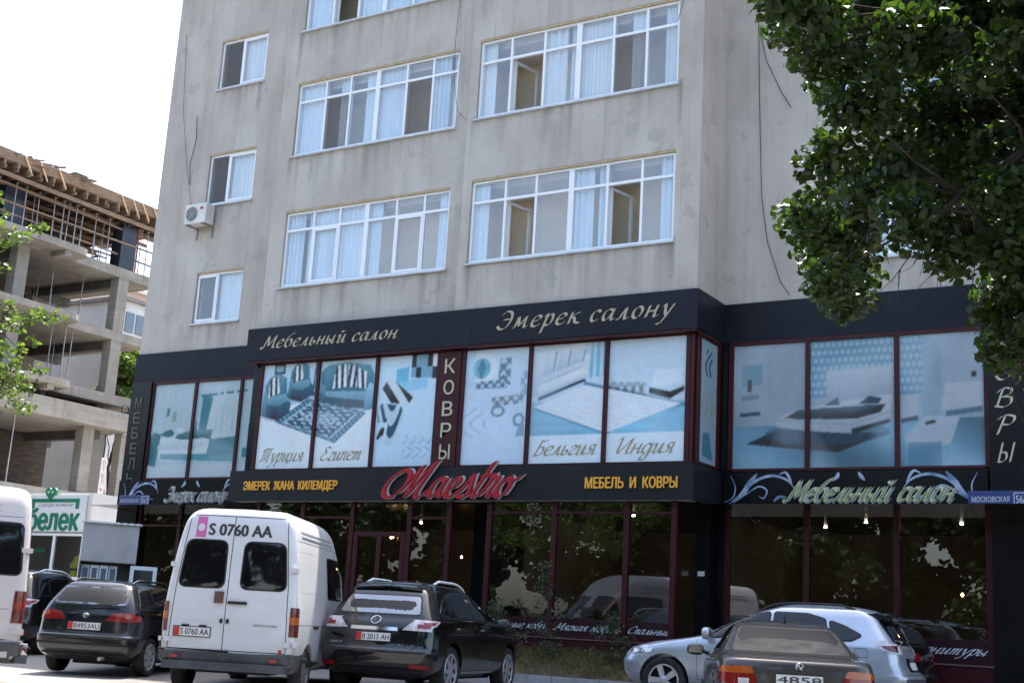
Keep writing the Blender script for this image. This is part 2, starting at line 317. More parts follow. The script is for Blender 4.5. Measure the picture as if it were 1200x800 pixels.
TREE_R = [(-2.54,8.37,5.63,0.16),(-2.06,8.0,5.17,0.12),(-1.19,9.07,3.28,0.17),(-1.46,9.05,5.28,0.14),(-2.24,10.19,5.7,0.18),(-1.35,8.84,3.22,0.12),(-1.6,9.09,3.14,0.16),(-1.33,10.11,6.26,0.18),(-1.89,8.31,5.2,0.16),(-2.07,8.79,5.78,0.18),(-1.34,10.43,3.37,0.18),(-1.27,9.68,4.23,0.17),(-2.13,9.34,4.81,0.14),(-2.05,10.02,4.98,0.17),(-1.46,9.91,6.37,0.16),(-2.5,8.61,4.18,0.13),(-2.21,9.29,5.07,0.17),(-1.03,9.86,5.65,0.18),(-2.07,8.17,5.09,0.17),(-1.61,8.24,4.78,0.12),(-1.44,8.69,3.8,0.14),(-2.48,8.2,4.73,0.13),(-2.95,9.25,4.73,0.18),(-1.42,10.22,3.01,0.17),(-2.71,9.48,5.84,0.2),(-2.4,8.73,6.12,0.18),(-1.56,9.85,5.1,0.17),(-1.11,9.92,4.83,0.15),(-3.36,9.41,6.03,0.14),(-1.59,8.69,5.41,0.14),(-1.19,10.68,4.9,0.19),(-2.6,8.64,4.64,0.17),(-1.37,9.26,4.37,0.13),(-3.12,9.43,6.48,0.17),(-1.19,8.91,3.72,0.17),(-1.51,9.4,3.57,0.17),(-0.9,8.02,5.19,0.12),(-1.82,9.88,6.43,0.2),(-1.26,10.66,4.16,0.18),(-2.03,10.31,4.53,0.17),(-2.35,7.63,5.57,0.15),(-1.17,9.77,6.35,0.15),(-1.19,8.93,5.25,0.18),(-1.77,9.55,5.15,0.13),(-2.26,9.47,4.46,0.19),(-2.01,9.72,4.64,0.18),(-1.53,9.37,4.34,0.14),(-1.56,9.97,5.35,0.18),(-2.53,7.89,5.24,0.17),(-1.4,8.13,5.59,0.16),(-1.48,9.91,5.83,0.16),(-1.2,9.28,4.8,0.14),(-2.0,9.52,5.1,0.18),(-1.7,8.65,5.61,0.13),(-3.19,10.01,4.23,0.2),(-2.26,8.16,4.78,0.12),(-1.31,9.68,3.77,0.18),(-2.6,10.12,5.22,0.18),(-2.19,8.68,6.03,0.16),(-3.15,9.91,4.66,0.15),(-2.68,8.16,5.08,0.12),(-1.05,9.16,5.11,0.17),(-2.42,8.67,5.67,0.15),(-1.95,10.74,4.0,0.17),(-1.4,10.42,5.73,0.16),(-1.24,8.93,4.82,0.13),(-1.59,10.67,4.52,0.19),(-1.79,8.89,5.96,0.18),(-1.66,10.93,3.4,0.19),(-1.03,9.4,4.88,0.17),(-1.8,7.98,5.63,0.13),(-2.8,10.25,5.07,0.17),(-2.3,10.5,4.74,0.15),(-2.57,8.34,5.13,0.17),(-2.0,9.56,5.72,0.2),(-1.06,9.19,4.21,0.13),(-0.96,9.06,5.47,0.18),(-2.81,9.52,6.42,0.19),(-3.07,10.59,4.23,0.17),(-0.88,8.63,5.71,0.16),(-2.91,9.98,4.46,0.17),(-2.32,8.19,4.6,0.12),(-1.42,9.28,5.85,0.16),(-3.15,8.81,6.36,0.14),(-2.36,9.16,6.03,0.18),(-1.71,10.39,4.91,0.17),(-1.87,8.66,3.69,0.14),(-2.32,8.55,4.23,0.13),(-2.78,7.81,5.55,0.16),(-1.69,8.74,5.19,0.15),(-3.07,10.26,4.97,0.16),(-1.36,9.53,3.25,0.14),(-1.62,9.08,4.59,0.18),(-2.08,9.57,6.23,0.19),(-2.36,8.93,4.94,0.13),(-2.44,9.79,5.62,0.14),(-2.16,8.58,4.42,0.13),(-1.75,8.69,5.45,0.19),(-2.08,9.13,4.53,0.18),(-1.55,10.12,4.11,0.2),(-1.63,9.05,3.82,0.15),(-3.01,10.02,3.86,0.19),(-1.3,10.75,3.94,0.19),(-1.73,9.25,3.43,0.13),(-2.12,9.46,4.11,0.16),(-1.76,10.18,5.55,0.2),(-1.16,8.53,4.22,0.16),(-3.08,9.69,4.36,0.19),(-1.3,7.87,5.28,0.14),(-1.48,9.89,4.9,0.17),(-1.87,8.52,5.48,0.16),(-1.16,8.36,5.2,0.12),(-1.94,10.02,5.16,0.18),(-1.55,8.55,4.09,0.16),(-1.82,9.59,4.64,0.15),(-1.83,10.86,3.79,0.21),(-2.64,7.89,5.43,0.17),(-1.02,8.45,4.65,0.13),(-1.48,8.92,3.63,0.15),(-1.04,8.5,5.17,0.13),(-1.86,9.38,4.02,0.15),(-1.74,10.03,4.41,0.2),(-2.83,8.39,5.37,0.18),(-2.59,9.39,5.54,0.18),(-1.33,9.24,3.51,0.15),(-2.74,8.76,3.66,0.16),(-1.59,8.95,5.73,0.19),(-2.09,8.64,3.89,0.15),(-2.2,9.3,5.51,0.14),(-1.43,8.11,4.95,0.12),(-1.16,9.95,4.2,0.18),(-3.15,9.37,4.35,0.18),(-3.06,10.34,4.36,0.21),(-2.81,8.47,6.12,0.16),(-3.03,9.67,5.59,0.17),(-2.11,8.35,3.97,0.17),(-1.64,10.05,6.08,0.2),(-2.75,7.63,5.29,0.14),(-1.28,9.61,4.41,0.16)]
TREE_L = [(-16.26,11.45,6.11,0.15),(-15.48,11.58,6.22,0.18),(-16.41,11.67,6.38,0.18),(-16.59,12.24,6.61,0.14),(-16.0,11.26,6.35,0.15),(-16.64,12.12,6.38,0.2),(-15.91,11.02,6.19,0.14),(-15.99,12.23,6.58,0.18),(-16.5,11.42,6.07,0.17),(-16.72,12.02,6.65,0.18),(-16.49,11.83,6.29,0.18),(-17.14,11.93,5.87,0.15),(-16.3,11.85,5.92,0.18),(-16.55,11.75,5.87,0.14),(-16.0,11.47,5.6,0.19),(-16.85,12.54,5.36,0.17),(-16.1,11.51,4.9,0.14),(-15.92,11.98,5.02,0.19),(-17.09,12.06,5.01,0.13),(-16.32,11.7,5.32,0.15),(-16.75,12.13,5.22,0.13),(-16.03,12.43,5.31,0.17),(-16.16,12.39,5.21,0.14),(-15.91,11.67,5.14,0.14),(-16.38,12.39,5.33,0.13),(-16.11,12.7,5.31,0.18),(-17.19,12.07,5.49,0.18),(-16.73,11.91,5.23,0.2),(-16.66,12.3,5.14,0.19),(-16.39,13.12,5.49,0.14),(-16.92,12.31,5.05,0.19),(-15.83,11.79,5.27,0.15),(-15.94,12.39,4.89,0.14),(-16.66,12.69,4.89,0.16),(-16.58,11.94,4.76,0.19),(-16.65,12.2,4.62,0.18),(-16.01,11.94,4.65,0.17),(-16.54,11.75,4.47,0.14),(-17.0,12.02,4.83,0.18),(-16.4,12.48,4.67,0.14),(-16.34,11.98,4.77,0.2),(-17.05,12.35,4.59,0.2),(-16.96,12.17,4.69,0.13),(-15.74,12.21,4.17,0.19),(-16.82,12.0,4.47,0.14),(-16.67,12.05,4.33,0.14),(-16.18,11.83,4.14,0.17),(-15.82,12.41,4.44,0.18),(-16.97,12.58,4.42,0.15),(-16.85,12.54,4.55,0.19),(-16.74,12.71,4.6,0.18),(-16.34,12.33,4.32,0.17),(-16.74,12.05,4.11,0.14),(-16.58,12.36,4.16,0.19),(-16.22,12.44,4.36,0.14),(-16.26,11.86,4.4,0.18),(-16.64,12.62,4.24,0.19),(-15.77,12.04,3.91,0.19),(-15.93,12.37,3.88,0.2)]
# ---------------------------------------------------------------- lettering
def font_verts(body, bold=0.0, shear=0.0):
    c = bpy.data.curves.new('t', 'FONT'); c.body = body; c.offset = bold; c.shear = shear; c.resolution_u = 4
    o = bpy.data.objects.new('t', c); COL.objects.link(o); bpy.context.view_layer.update()
    me = bpy.data.meshes.new_from_object(o.evaluated_get(bpy.context.evaluated_depsgraph_get()))
    V = np.array([v.co[:2] for v in me.vertices]); Fc = [tuple(p.vertices) for p in me.polygons]
    bpy.data.objects.remove(o); bpy.data.curves.remove(c); bpy.data.meshes.remove(me)
    V -= V.min(0); return V, Fc, V.max(0)
def font_into(mb, body, place, w, h, depth=.0, bold=0.0, shear=0.0):
    if bold:      # heavier strokes: the same letters laid again a hair to each side
        for k, (dx, dy) in enumerate(((-1,0),(1,0),(0,.6),(0,-.6))):
            font_into1(mb, body, (lambda u, v, n, dx=dx, dy=dy, k=k: place(u+dx*bold*h, v+dy*bold*h, n+.0005*k)), w, h, depth, shear)
    else: font_into1(mb, body, place, w, h, depth, shear)
def font_into1(mb, body, place, w, h, depth=.0, shear=0.0):
    """fit text in a w x h box; place(u, v, n) -> 3D point, n = height above the surface"""
    V, Fc, mx = font_verts(body, 0, shear)
    P = V / mx * np.array([w, h])
    ids = [mb.vert(place(a, b, depth)) for a, b in P]
    for f in Fc: mb.face([ids[i] for i in f])
    if depth > .004:
        from collections import Counter
        ec = Counter()
        for f in Fc:
            for i in range(len(f)): ec[tuple(sorted((f[i], f[i-1])))] += 1
        back = {}
        for (i, j), c in ec.items():
            if c == 1:
                for k in (i, j):
                    if k not in back: back[k] = mb.vert(place(P[k][0], P[k][1], 0))
                mb.face((ids[i], ids[j], back[j], back[i]))
G = {  # calligraphic skeletons: advance, strokes
 'а': (.85, [[(.62,.85),(.4,1),(.12,.75),(.05,.35),(.2,.02),(.45,.25),(.65,.8)], [(.68,1),(.6,.3),(.68,.02),(.85,.15)]]),
 'б': (.8, [[(.8,1.72),(.45,1.55),(.15,1.1),(.05,.5),(.15,.08),(.4,0),(.65,.3),(.65,.75),(.45,.98),(.15,.7)]]),
 'в': (.72, [[(.1,.4),(.3,1.4),(.5,1.65),(.55,1.4),(.3,1.0),(.08,.5),(.12,.1),(.4,0),(.65,.3),(.6,.65),(.3,.75)]]),
 'г': (.65, [[(.1,.75),(.3,1),(.55,.85),(.5,.65),(.2,.4),(.1,.15),(.3,0),(.55,.15)]]),
 'д': (.85, [[(.6,.8),(.35,1),(.08,.6),(.1,.1),(.35,.05),(.6,.5),(.68,1)], [(.68,1),(.6,0),(.45,-.6),(.15,-.65),(.1,-.4),(.5,0),(.8,.2)]]),
 'е': (.72, [[(.08,.45),(.4,.55),(.62,.75),(.5,.98),(.25,.9),(.06,.5),(.12,.1),(.35,0),(.65,.2)]]),
 'и': (.9, [[(.05,.8),(.15,1),(.18,.5),(.12,.15),(.25,0),(.5,.3),(.65,1)],[(.65,1),(.6,.2),(.7,0),(.85,.15)]]),
 'й': (.9, [[(.05,.8),(.15,1),(.18,.5),(.12,.15),(.25,0),(.5,.3),(.65,1)],[(.65,1),(.6,.2),(.7,0),(.85,.15)],[(.25,1.45),(.42,1.3),(.62,1.47)]]),
 'к': (.82, [[(.15,1),(.05,0)],[(.7,.97),(.4,.8),(.12,.5)],[(.12,.5),(.35,.5),(.5,.1),(.8,.0)]]),
 'л': (.82, [[(.02,.05),(.15,.05),(.3,.5),(.5,1)],[(.5,1),(.5,.2),(.6,0),(.78,.15)]]),
 'м': (1.1, [[(.02,.05),(.12,.1),(.25,1)],[(.25,1),(.42,.15)],[(.42,.15),(.8,1)],[(.8,1),(.78,.2),(.88,0),(1.03,.15)]]),
 'н': (.85, [[(.15,1),(.05,0)],[(.1,.5),(.6,.55)],[(.65,1),(.57,.2),(.65,0),(.8,.15)]]),
 'о': (.75, [[(.35,1),(.1,.75),(.06,.3),(.25,0),(.5,.15),(.63,.6),(.5,.95),(.33,1)]]),
 'п': (.8, [[(.05,.8),(.18,1),(.08,0)],[(.12,.5),(.4,.95),(.55,.95),(.5,.2),(.58,0),(.72,.15)]]),
 'р': (.75, [[(.05,.8),(.18,1),(.02,-.65)],[(.14,.6),(.4,1),(.6,.85),(.58,.3),(.35,0),(.1,.15)]]),
 'с': (.65, [[(.58,.8),(.4,1),(.12,.75),(.05,.35),(.2,.02),(.55,.18)]]),
 'т': (1.05, [[(.05,.8),(.18,1),(.08,0)],[(.12,.5),(.35,.95),(.47,.9),(.4,0)],[(.44,.5),(.68,.95),(.8,.9),(.74,.15),(.82,0),(.95,.15)]]),
 'у': (.75, [[(.05,.85),(.15,1),(.25,.3),(.38,.05)],[(.7,1),(.38,.05),(.1,-.6),(-.1,-.6)]]),
 'ц': (.95, [[(.05,.8),(.15,1),(.18,.5),(.12,.15),(.25,0),(.5,.3),(.65,1)],[(.65,1),(.6,.2),(.7,0),(.85,.05),(.78,-.3)]]),
 'ы': (.97, [[(.1,1),(.05,.2),(.25,0),(.45,.25),(.3,.5),(.08,.4)],[(.72,1),(.65,.15),(.75,0),(.88,.15)]]),
 'ь': (.6, [[(.12,1),(.05,.2),(.25,0),(.48,.25),(.35,.52),(.08,.4)]]),
 'я': (.8, [[(.6,1),(.3,.98),(.2,.7),(.35,.5),(.6,.52)],[(.62,1),(.55,.15),(.65,0),(.78,.12)],[(.4,.5),(.2,.15),(0,.02)]]),
 'М': (1.4, [[(-.15,.2),(-.1,.03),(.1,.1),(.4,1.55)],[(.4,1.55),(.62,.3)],[(.62,.3),(1.2,1.6)],[(1.2,1.6),(1.12,.2),(1.35,.05)]]),
 'Э': (1.0, [[(.1,1.3),(.35,1.6),(.75,1.45),(.85,.8),(.6,.1),(.2,0),(-.05,.3)],[(.3,.85),(.8,.88)]]),
 'Т': (1.35, [[(.3,1.4),(.1,1.25),(.3,1.6),(1.0,1.52),(1.35,1.7)],[(.35,1.5),(.2,.1),(0,.05)],[(.7,1.55),(.55,.1)],[(1.05,1.55),(.93,.1),(1.15,.05)]]),
 'Е': (.95, [[(.9,1.4),(.6,1.6),(.3,1.35),(.5,.9),(.15,.6),(.1,.15),(.45,0),(.9,.25)],[(.35,.9),(.65,.92)]]),
 'Б': (1.0, [[(1.0,1.65),(.7,1.5),(.4,1.57)],[(.45,1.55),(.2,0)],[(.3,.85),(.7,.9),(.85,.5),(.6,.05),(.1,.0)]]),
 'И': (1.3, [[(.0,1.4),(.25,1.6),(.2,.3),(.35,.02)],[(.3,.05),(1.05,1.5)],[(1.1,1.6),(.95,.15),(1.15,.05)]]),
 'В': (1.0, [[(.3,1.5),(.1,0)],[(.0,1.2),(.3,1.58),(.75,1.5),(.75,1.1),(.3,.85)],[(.3,.85),(.8,.8),(.85,.3),(.5,0),(.0,.1)]]),
 'Р': (.95, [[(.35,1.5),(.1,0)],[(0,1.2),(.3,1.58),(.8,1.5),(.85,1.1),(.6,.8),(.25,.85)]]),
 'К': (1.0, [[(.3,1.6),(.1,0)],[(.95,1.55),(.6,1.1),(.2,.8)],[(.2,.8),(.5,.7),(.7,.1),(1.0,.0)]]),
 'О': (1.0, [[(.55,1.6),(.15,1.2),(.08,.4),(.4,0),(.8,.3),(.9,1.1),(.7,1.55),(.5,1.6)]]),
 'Ы': (1.25, [[(.3,1.6),(.15,.05)],[(.2,.8),(.6,.75),(.65,.25),(.35,0),(.1,.05)],[(1.1,1.6),(.95,0)]]),
 'С': (1.0, [[(.95,1.35),(.7,1.6),(.25,1.3),(.05,.6),(.3,.05),(.8,.25)]]),
 # brush script capitals and latin
 '1': (1.75, [[(.30,.55),(.35,1.15),(.0,1.45),(-.55,1.1),(-.75,.45),(-.45,.02),(.05,.2),(.45,.9),(.85,1.62)],[(.85,1.62),(.62,.6),(.6,.02)],[(.6,.02),(1.0,1.0),(1.45,1.85)],[(1.45,1.85),(1.15,.6),(1.12,.1),(1.35,.02),(1.7,.4)]]),
 'a': (.85, [[(.62,.8),(.4,1),(.12,.75),(.05,.3),(.2,.02),(.45,.3),(.68,.95)], [(.68,.95),(.58,.3),(.68,.02),(.9,.3)]]),
 'e': (.7, [[(.02,.25),(.35,.5),(.55,.8),(.4,1),(.15,.8),(.08,.3),(.28,0),(.72,.3)]]),
 's': (.68, [[(.0,.2),(.3,.8),(.4,1.15),(.5,.7),(.55,.3),(.32,0),(.08,.1)],[(.32,0),(.68,.3)]]),
 't': (.55, [[(.5,1.75),(.22,.6),(.15,.15),(.3,0),(.58,.3)],[(.12,1.05),(.6,1.12)]]),
 'r': (.66, [[(0,.25),(.2,.85),(.2,1.18),(.28,1.02),(.52,1.0),(.50,.8),(.36,.25),(.44,.02),(.68,.3)]]),
 'o': (.9, [[(.4,1),(.12,.75),(.05,.3),(.25,0),(.5,.2),(.6,.65),(.42,1),(.55,.8),(.95,1.0)]]),
}
def cat_rom(p, n=5):
    if len(p) < 3: return [((p[0][0]*(1-t)+p[1][0]*t), (p[0][1]*(1-t)+p[1][1]*t)) for t in [i/4 for i in range(5)]]
    q = [(2*p[0][0]-p[1][0], 2*p[0][1]-p[1][1])] + list(p) + [(2*p[-1][0]-p[-2][0], 2*p[-1][1]-p[-2][1])]
    out = []
    for i in range(1, len(q) - 2):
        for k in range(n):
            t = k / n; a, b, c, d = q[i-1], q[i], q[i+1], q[i+2]
            out.append(tuple(.5*((2*b[j]) + (-a[j]+c[j])*t + (2*a[j]-5*b[j]+4*c[j]-d[j])*t*t + (-a[j]+3*b[j]-3*c[j]+d[j])*t**3) for j in (0, 1)))
    out.append(tuple(p[-1])); return out
def script_into(mb, text, place, w, xh, nib=.12, slant=.28, ang=40, depth=.0, thin=.35, round_=0.0, track=0):
    """calligraphic text fitted to width w with x-height xh"""
    x = 0; strokes = []
    for ch in text:
        if ch == ' ': x += .55; continue
        adv, ss = G[ch]
        if ch == '1': x += .8
        for s in ss: strokes.append([(px + x, py) for px, py in s])
        x += adv + track
    tot = x; su = w / tot
    nx, ny = math.cos(R(ang)), math.sin(R(ang)); k = 0
    for s in strokes:
        pts = cat_rom(s); L = []
        for i, (px, py) in enumerate(pts):
            a = pts[max(i-1, 0)]; b = pts[min(i+1, len(pts)-1)]
            tx, ty = b[0]-a[0], b[1]-a[1]; l = math.hypot(tx, ty) or 1; tx /= l; ty /= l
            # broad nib: constant direction, with a minimum thickness across the stroke
            across = nx*(-ty) + ny*tx
            hx, hy = nx*nib, ny*nib
            mn = nib*max(thin, round_)
            sg = 1 if across >= 0 else -1
            need = max(0, mn - abs(across)*nib)
            hx += -ty*need*sg; hy += tx*need*sg
            L.append((px, py, hx, hy))
        ids = []
        for i, (px, py, hx, hy) in enumerate(L):
            dz = depth + .0012*(k % 5) + i*.00006
            row = []
            for sg in (-1, 1):
                u, v = px + sg*hx, py + sg*hy
                u = (u + slant*v) * su; v = v * xh
                row.append(mb.vert(place(u, v, dz)))
                if depth > .004: row.append(mb.vert(place(u, v, 0)))
            ids.append(row)
        for r0, r1 in zip(ids, ids[1:]):
            if depth > .004:
                mb.face((r0[0], r0[2], r1[2], r1[0])); mb.face((r0[0], r1[0], r1[1], r0[1])); mb.face((r0[2], r0[3], r1[3], r1[2]))
            else: mb.face((r0[0], r0[1], r1[1], r1[0]))
        if depth > .004:
            for r in (ids[0], ids[-1]): mb.face((r[0], r[1], r[3], r[2]))
        k += 1
def on_wall(x0, y, z0):       # sign plane facing the street (-Y)
    return lambda u, v, n: (x0 + u, y - n, z0 + v)
def swirl(mb, pts, wid, place, k=0):
    p = cat_rom(pts, 8); n = len(p); ids = []
    for i, (x, y) in enumerate(p):
        a = p[max(i-1, 0)]; b = p[min(i+1, n-1)]; tx, ty = b[0]-a[0], b[1]-a[1]; l = math.hypot(tx, ty) or 1
        h = wid * (.15 + .85*math.sin(math.pi*min(1, (i+.5)/n))**.8)
        ids.append((mb.vert(place(x - ty/l*h, y + tx/l*h, .004 + .001*k + i*.00005)), mb.vert(place(x + ty/l*h, y - tx/l*h, .004 + .001*k + i*.00005))))
    for r0, r1 in zip(ids, ids[1:]): mb.face((r0[0], r0[1], r1[1], r1[0]))

# ---------------------------------------------------------------- printed posters: painted as a raster, one colour per vertex
PW, PH = 112, 164
class Canvas:
    def __init__(s, panes, base, seed):
        s.n = panes; s.W = PW*panes; s.H = PH
        rng = np.random.default_rng(seed); s.rng = rng
        s.U, s.V = np.meshgrid((np.arange(s.W)+.5)/PW, (np.arange(s.H)+.5)/PH)
        s.img = np.ones((s.H, s.W, 3))*np.array(base)
    def mask(s, pts):
        r = np.zeros(s.U.shape, bool); n = len(pts)
        for i in range(n):
            x1, y1 = pts[i]; x2, y2 = pts[i-1]
            if y1 == y2: continue
            c = ((y1 > s.V) != (y2 > s.V)) & (s.U < (x2-x1)*(s.V-y1)/(y2-y1)+x1); r ^= c
        return r
    def poly(s, pts, col, a=1.0, tex=0.0):
        m = s.mask(pts); c = np.array(col)
        if tex: c = c*(1 + tex*(s.rng.random(s.img.shape[:2])[..., None]-.5))[m]
        s.img[m] = s.img[m]*(1-a) + c*a if not tex else s.img[m]*(1-a) + c*a
    def ell(s, u, v, ru, rv, col, a=1.0):
        m = ((s.U-u)/ru)**2 + ((s.V-v)/rv)**2 < 1; s.img[m] = s.img[m]*(1-a) + np.array(col)*a
    def fn(s, pts, f):
        m = s.mask(pts) if pts else np.ones(s.U.shape, bool); s.img[m] = f(s.U[m], s.V[m], s.img[m])
    def blur(s, k=1):
        for _ in range(k):
            p = np.pad(s.img, ((1,1),(1,1),(0,0)), 'edge')
            s.img = (p[:-2,1:-1]+p[2:,1:-1]+p[1:-1,:-2]+p[1:-1,2:]+2*p[1:-1,1:-1])/6
    def panel(s, name, k, x0, x1, z0, z1, y, parent, side=None):
        img = s.img[:, k*PW:(k+1)*PW]; nx, nz = PW, PH
        xs = np.linspace(x0, x1, nx+1); zs = np.linspace(z0, z1, nz+1)
        X, Z = np.meshgrid(xs, zs); l = root_loc(parent)
        if side is None: co = np.stack([X-l.x, np.full_like(X, y)-l.y, Z-l.z], -1).reshape(-1, 3)
        else: co = np.stack([np.full_like(X, side)-l.x, X-l.y, Z-l.z], -1).reshape(-1, 3)
        idx = np.arange((nx+1)*(nz+1)).reshape(nz+1, nx+1)
        fc = np.stack([idx[:-1,:-1], idx[:-1,1:], idx[1:,1:], idx[1:,:-1]], -1).reshape(-1, 4)
        me = bpy.data.meshes.new(name); me.vertices.add(len(co)); me.vertices.foreach_set('co', co.ravel())
        me.loops.add(fc.size); me.loops.foreach_set('vertex_index', fc.ravel().astype(np.int32))
        me.polygons.add(len(fc)); me.polygons.foreach_set('loop_start', np.arange(0, fc.size, 4, dtype=np.int32))
        me.update(); me.validate()
        ii = np.minimum(np.arange(nz+1), nz-1); jj = np.minimum(np.arange(nx+1), nx-1)
        c = img[np.ix_(ii, jj)].reshape(-1, 3); c = np.concatenate([c, np.ones((len(c), 1))], 1)
        at = me.color_attributes.new("print", 'FLOAT_COLOR', 'POINT'); at.data.foreach_set('color', c.ravel().astype(np.float32))
        me.materials.append(M['poster'])
        o = bpy.data.objects.new(name, me); COL.objects.link(o); o.parent = parent; return o
PALE = (.47,.60,.70); TEAL = (.045,.13,.18); DKT = (.02,.06,.09); CY = (.16,.42,.56); WHT = (.60,.69,.76); MID = (.20,.36,.45)
def vary(c, amt, su, sv, seed):
    ph = np.random.default_rng(seed).random(8)*6
    def f(U, V, im):
        n = (np.sin(U*su+ph[0]+2*np.sin(V*sv+ph[1]))+np.sin(V*sv*1.7+ph[2]+1.5*np.sin(U*su*.6+ph[3])))*.5
        return im*(1+amt*n[:, None])
    c.fn(None, f)
def rugpat(base, light, k):
    def f(U, V, im):
        n = np.sin(U*k)*np.sin(V*k*1.7)+.6*np.sin(U*k*2.3+1)*np.sin(V*k*3.1+2)
        t = np.clip(n*1.4+.2, 0, 1)[:, None]; return np.array(base)*(1-t)+np.array(light)*t
    return f
def stripes(a, b, k, ang=0):
    def f(U, V, im):
        t = (np.sin((U*math.cos(ang)+V*math.sin(ang))*k) > 0)[:, None]; return np.where(t, np.array(a), np.array(b))
    return f
def soft(shape, n, rng):
    g = rng.random((n+2, int(n*shape[1]/shape[0])+2)); H, W = shape
    y = np.linspace(0, n, H); x = np.linspace(0, g.shape[1]-2, W); yi = y.astype(int); xi = x.astype(int); fy = (y-yi)[:, None]; fx = (x-xi)[None]
    return (g[yi][:, xi]*(1-fy)*(1-fx)+g[yi+1][:, xi]*fy*(1-fx)+g[yi][:, xi+1]*(1-fy)*fx+g[yi+1][:, xi+1]*fy*fx)
def finish(c, seed):
    mn = c.img.mean((0, 1)); c.img = np.clip(mn*1.02+1.22*(c.img-mn), .012, .72)
    # the unevenness of a big cheap photographic print: blotches, grain, pasted seams, faded patches
    rng = np.random.default_rng(seed); c.blur(2); sh = c.img.shape[:2]
    m = .10*(soft(sh, 3, rng)-.5)+.09*(soft(sh, 9, rng)-.5)+.08*(soft(sh, 26, rng)-.5)+.06*(soft(sh, 60, rng)-.5)
    c.img *= (1+m)[..., None]; f = np.clip(soft(sh, 4, rng)*1.6-.8, 0, .5)[..., None]; c.img = c.img*(1-f*.35)+np.array((.55,.64,.70))*f*.35
    for k in range(c.n):
        for q in rng.uniform(.1, .9, 2): j = int((k+q)*PW); c.img[:, j:j+1] *= rng.uniform(.9, 1.06)
def inquad(q, U, V):      # inverse bilinear: quad corners -> unit square, so a rug pattern lies in perspective
    a, b, c_, d = [np.array(p) for p in q]; S = np.full(U.shape, .5); T = np.full(U.shape, .5)
    for _ in range(12):
        X = (1-S)*(1-T)*a[0]+S*(1-T)*b[0]+S*T*c_[0]+(1-S)*T*d[0]-U; Y = (1-S)*(1-T)*a[1]+S*(1-T)*b[1]+S*T*c_[1]+(1-S)*T*d[1]-V
        xs = (1-T)*(b[0]-a[0])+T*(c_[0]-d[0]); xt = (1-S)*(d[0]-a[0])+S*(c_[0]-b[0]); ys = (1-T)*(b[1]-a[1])+T*(c_[1]-d[1]); yt = (1-S)*(d[1]-a[1])+S*(c_[1]-b[1])
        D = xs*yt-xt*ys; S = S-(X*yt-xt*Y)/D; T = T-(xs*Y-X*ys)/D
    return S, T
def rug(c, q, dark, light, mid, floral=True):
    def f(U, V, im):
        S, T = inquad(q, U, V); d = np.minimum(np.minimum(S, 1-S)*1.5, np.minimum(T, 1-T)); r = np.hypot((S-.5)*1.5, T-.5)
        n = np.sin(S*44)*np.sin(T*30)+.6*np.sin(S*71+2*np.sin(T*23))*np.sin(T*57); ang = np.arctan2(T-.5, (S-.5)*1.5)
        col = np.where((n > .45)[:, None], np.array(light), np.array(dark))
        med = (r < .30+.05*np.cos(8*ang)); col = np.where((med & (np.sin(r*70)+np.cos(ang*12)*.6 > -.1))[:, None], np.array(light), col)
        b1 = (d < .11); col = np.where((b1 & (np.sin(S*60)*np.sin(T*44) > .1))[:, None], np.array(mid), np.where(b1[:, None], np.array(dark), col)); col = np.where(((d > .11) & (d < .135))[:, None], np.array(light), col); col = np.where((d < .02)[:, None], np.array(dark)*.7, col)
        if not floral: col = np.array(light)*(1+.05*np.sin(S*50)*np.sin(T*9)+.04*np.sin(T*80))[:, None]; col = np.where((np.abs(np.sin(S*14+2*np.sin(T*7))) < .06)[:, None], np.array(mid), col)
        return col
    c.fn(q, f)
def shade_poly(c, pts, top, bot):     # a face of printed furniture with its photographed light
    v0, v1 = min(p[1] for p in pts), max(p[1] for p in pts)
    c.fn(pts, lambda U, V, im: np.array(bot)+(np.array(top)-np.array(bot))*np.clip((V-v0)/(v1-v0), 0, 1)[:, None]*(1+.08*np.sin(U*40))[:, None])
# front left: living room with striped cushions and an oriental rug, then a collage of modern rugs
C1 = Canvas(3, PALE, 1)
C1.fn([(0,.5),(2,.5),(2,1),(0,1)], lambda U, V, im: (np.array((.30,.46,.56))+np.array((.18,.15,.13))*(V[:, None]-.5)*1.6)*(1+.05*np.sin(U*7))[:, None]); C1.poly([(0,0),(2,0),(2,.58),(1.0,.66),(0,.52)], WHT)
C1.poly([(.20,1),(.40,1),(.40,.91),(.20,.91)], DKT); C1.poly([(.23,.99),(.37,.99),(.37,.93),(.23,.93)], MID)
def armchair(x, y, k):
    P = lambda L: [(x+k*a, y+k*b) for a, b in L]
    C1.ell(x+.3*k, y+.02*k, .34*k, .07*k, (.30,.40,.46), .7); shade_poly(C1, P([(0,.08),(.02,.34),(.10,.42),(.28,.46),(.44,.40),(.46,.26),(.5,.20),(.56,.16),(.55,.04),(.3,-.04),(.04,.0)]), (.13,.27,.34), (.03,.085,.12)); shade_poly(C1, P([(.06,.20),(.44,.24),(.50,.17),(.32,.11),(.08,.13)]), (.20,.36,.42), (.10,.22,.28)); shade_poly(C1, P([(.04,-.0),(.3,-.04),(.32,.10),(.06,.13)]), (.06,.15,.20), (.02,.06,.085))
    shade_poly(C1, P([(-.03,.02),(.05,.0),(.08,.24),(.0,.27)]), (.16,.32,.39), (.05,.12,.16)); C1.fn(P([(.09,.20),(.10,.40),(.26,.43),(.32,.25)]), stripes((.60,.66,.70), DKT, 66/k**.3, .12))
armchair(.04, .50, .92); armchair(.50, .66, .78); C1.poly([(.93,.70),(.955,1),(.985,1),(.965,.70)], TEAL); C1.ell(.955,.70,.05,.02, TEAL)
C1.ell(1.5,.56,.5,.06, (.28,.38,.44), .8)
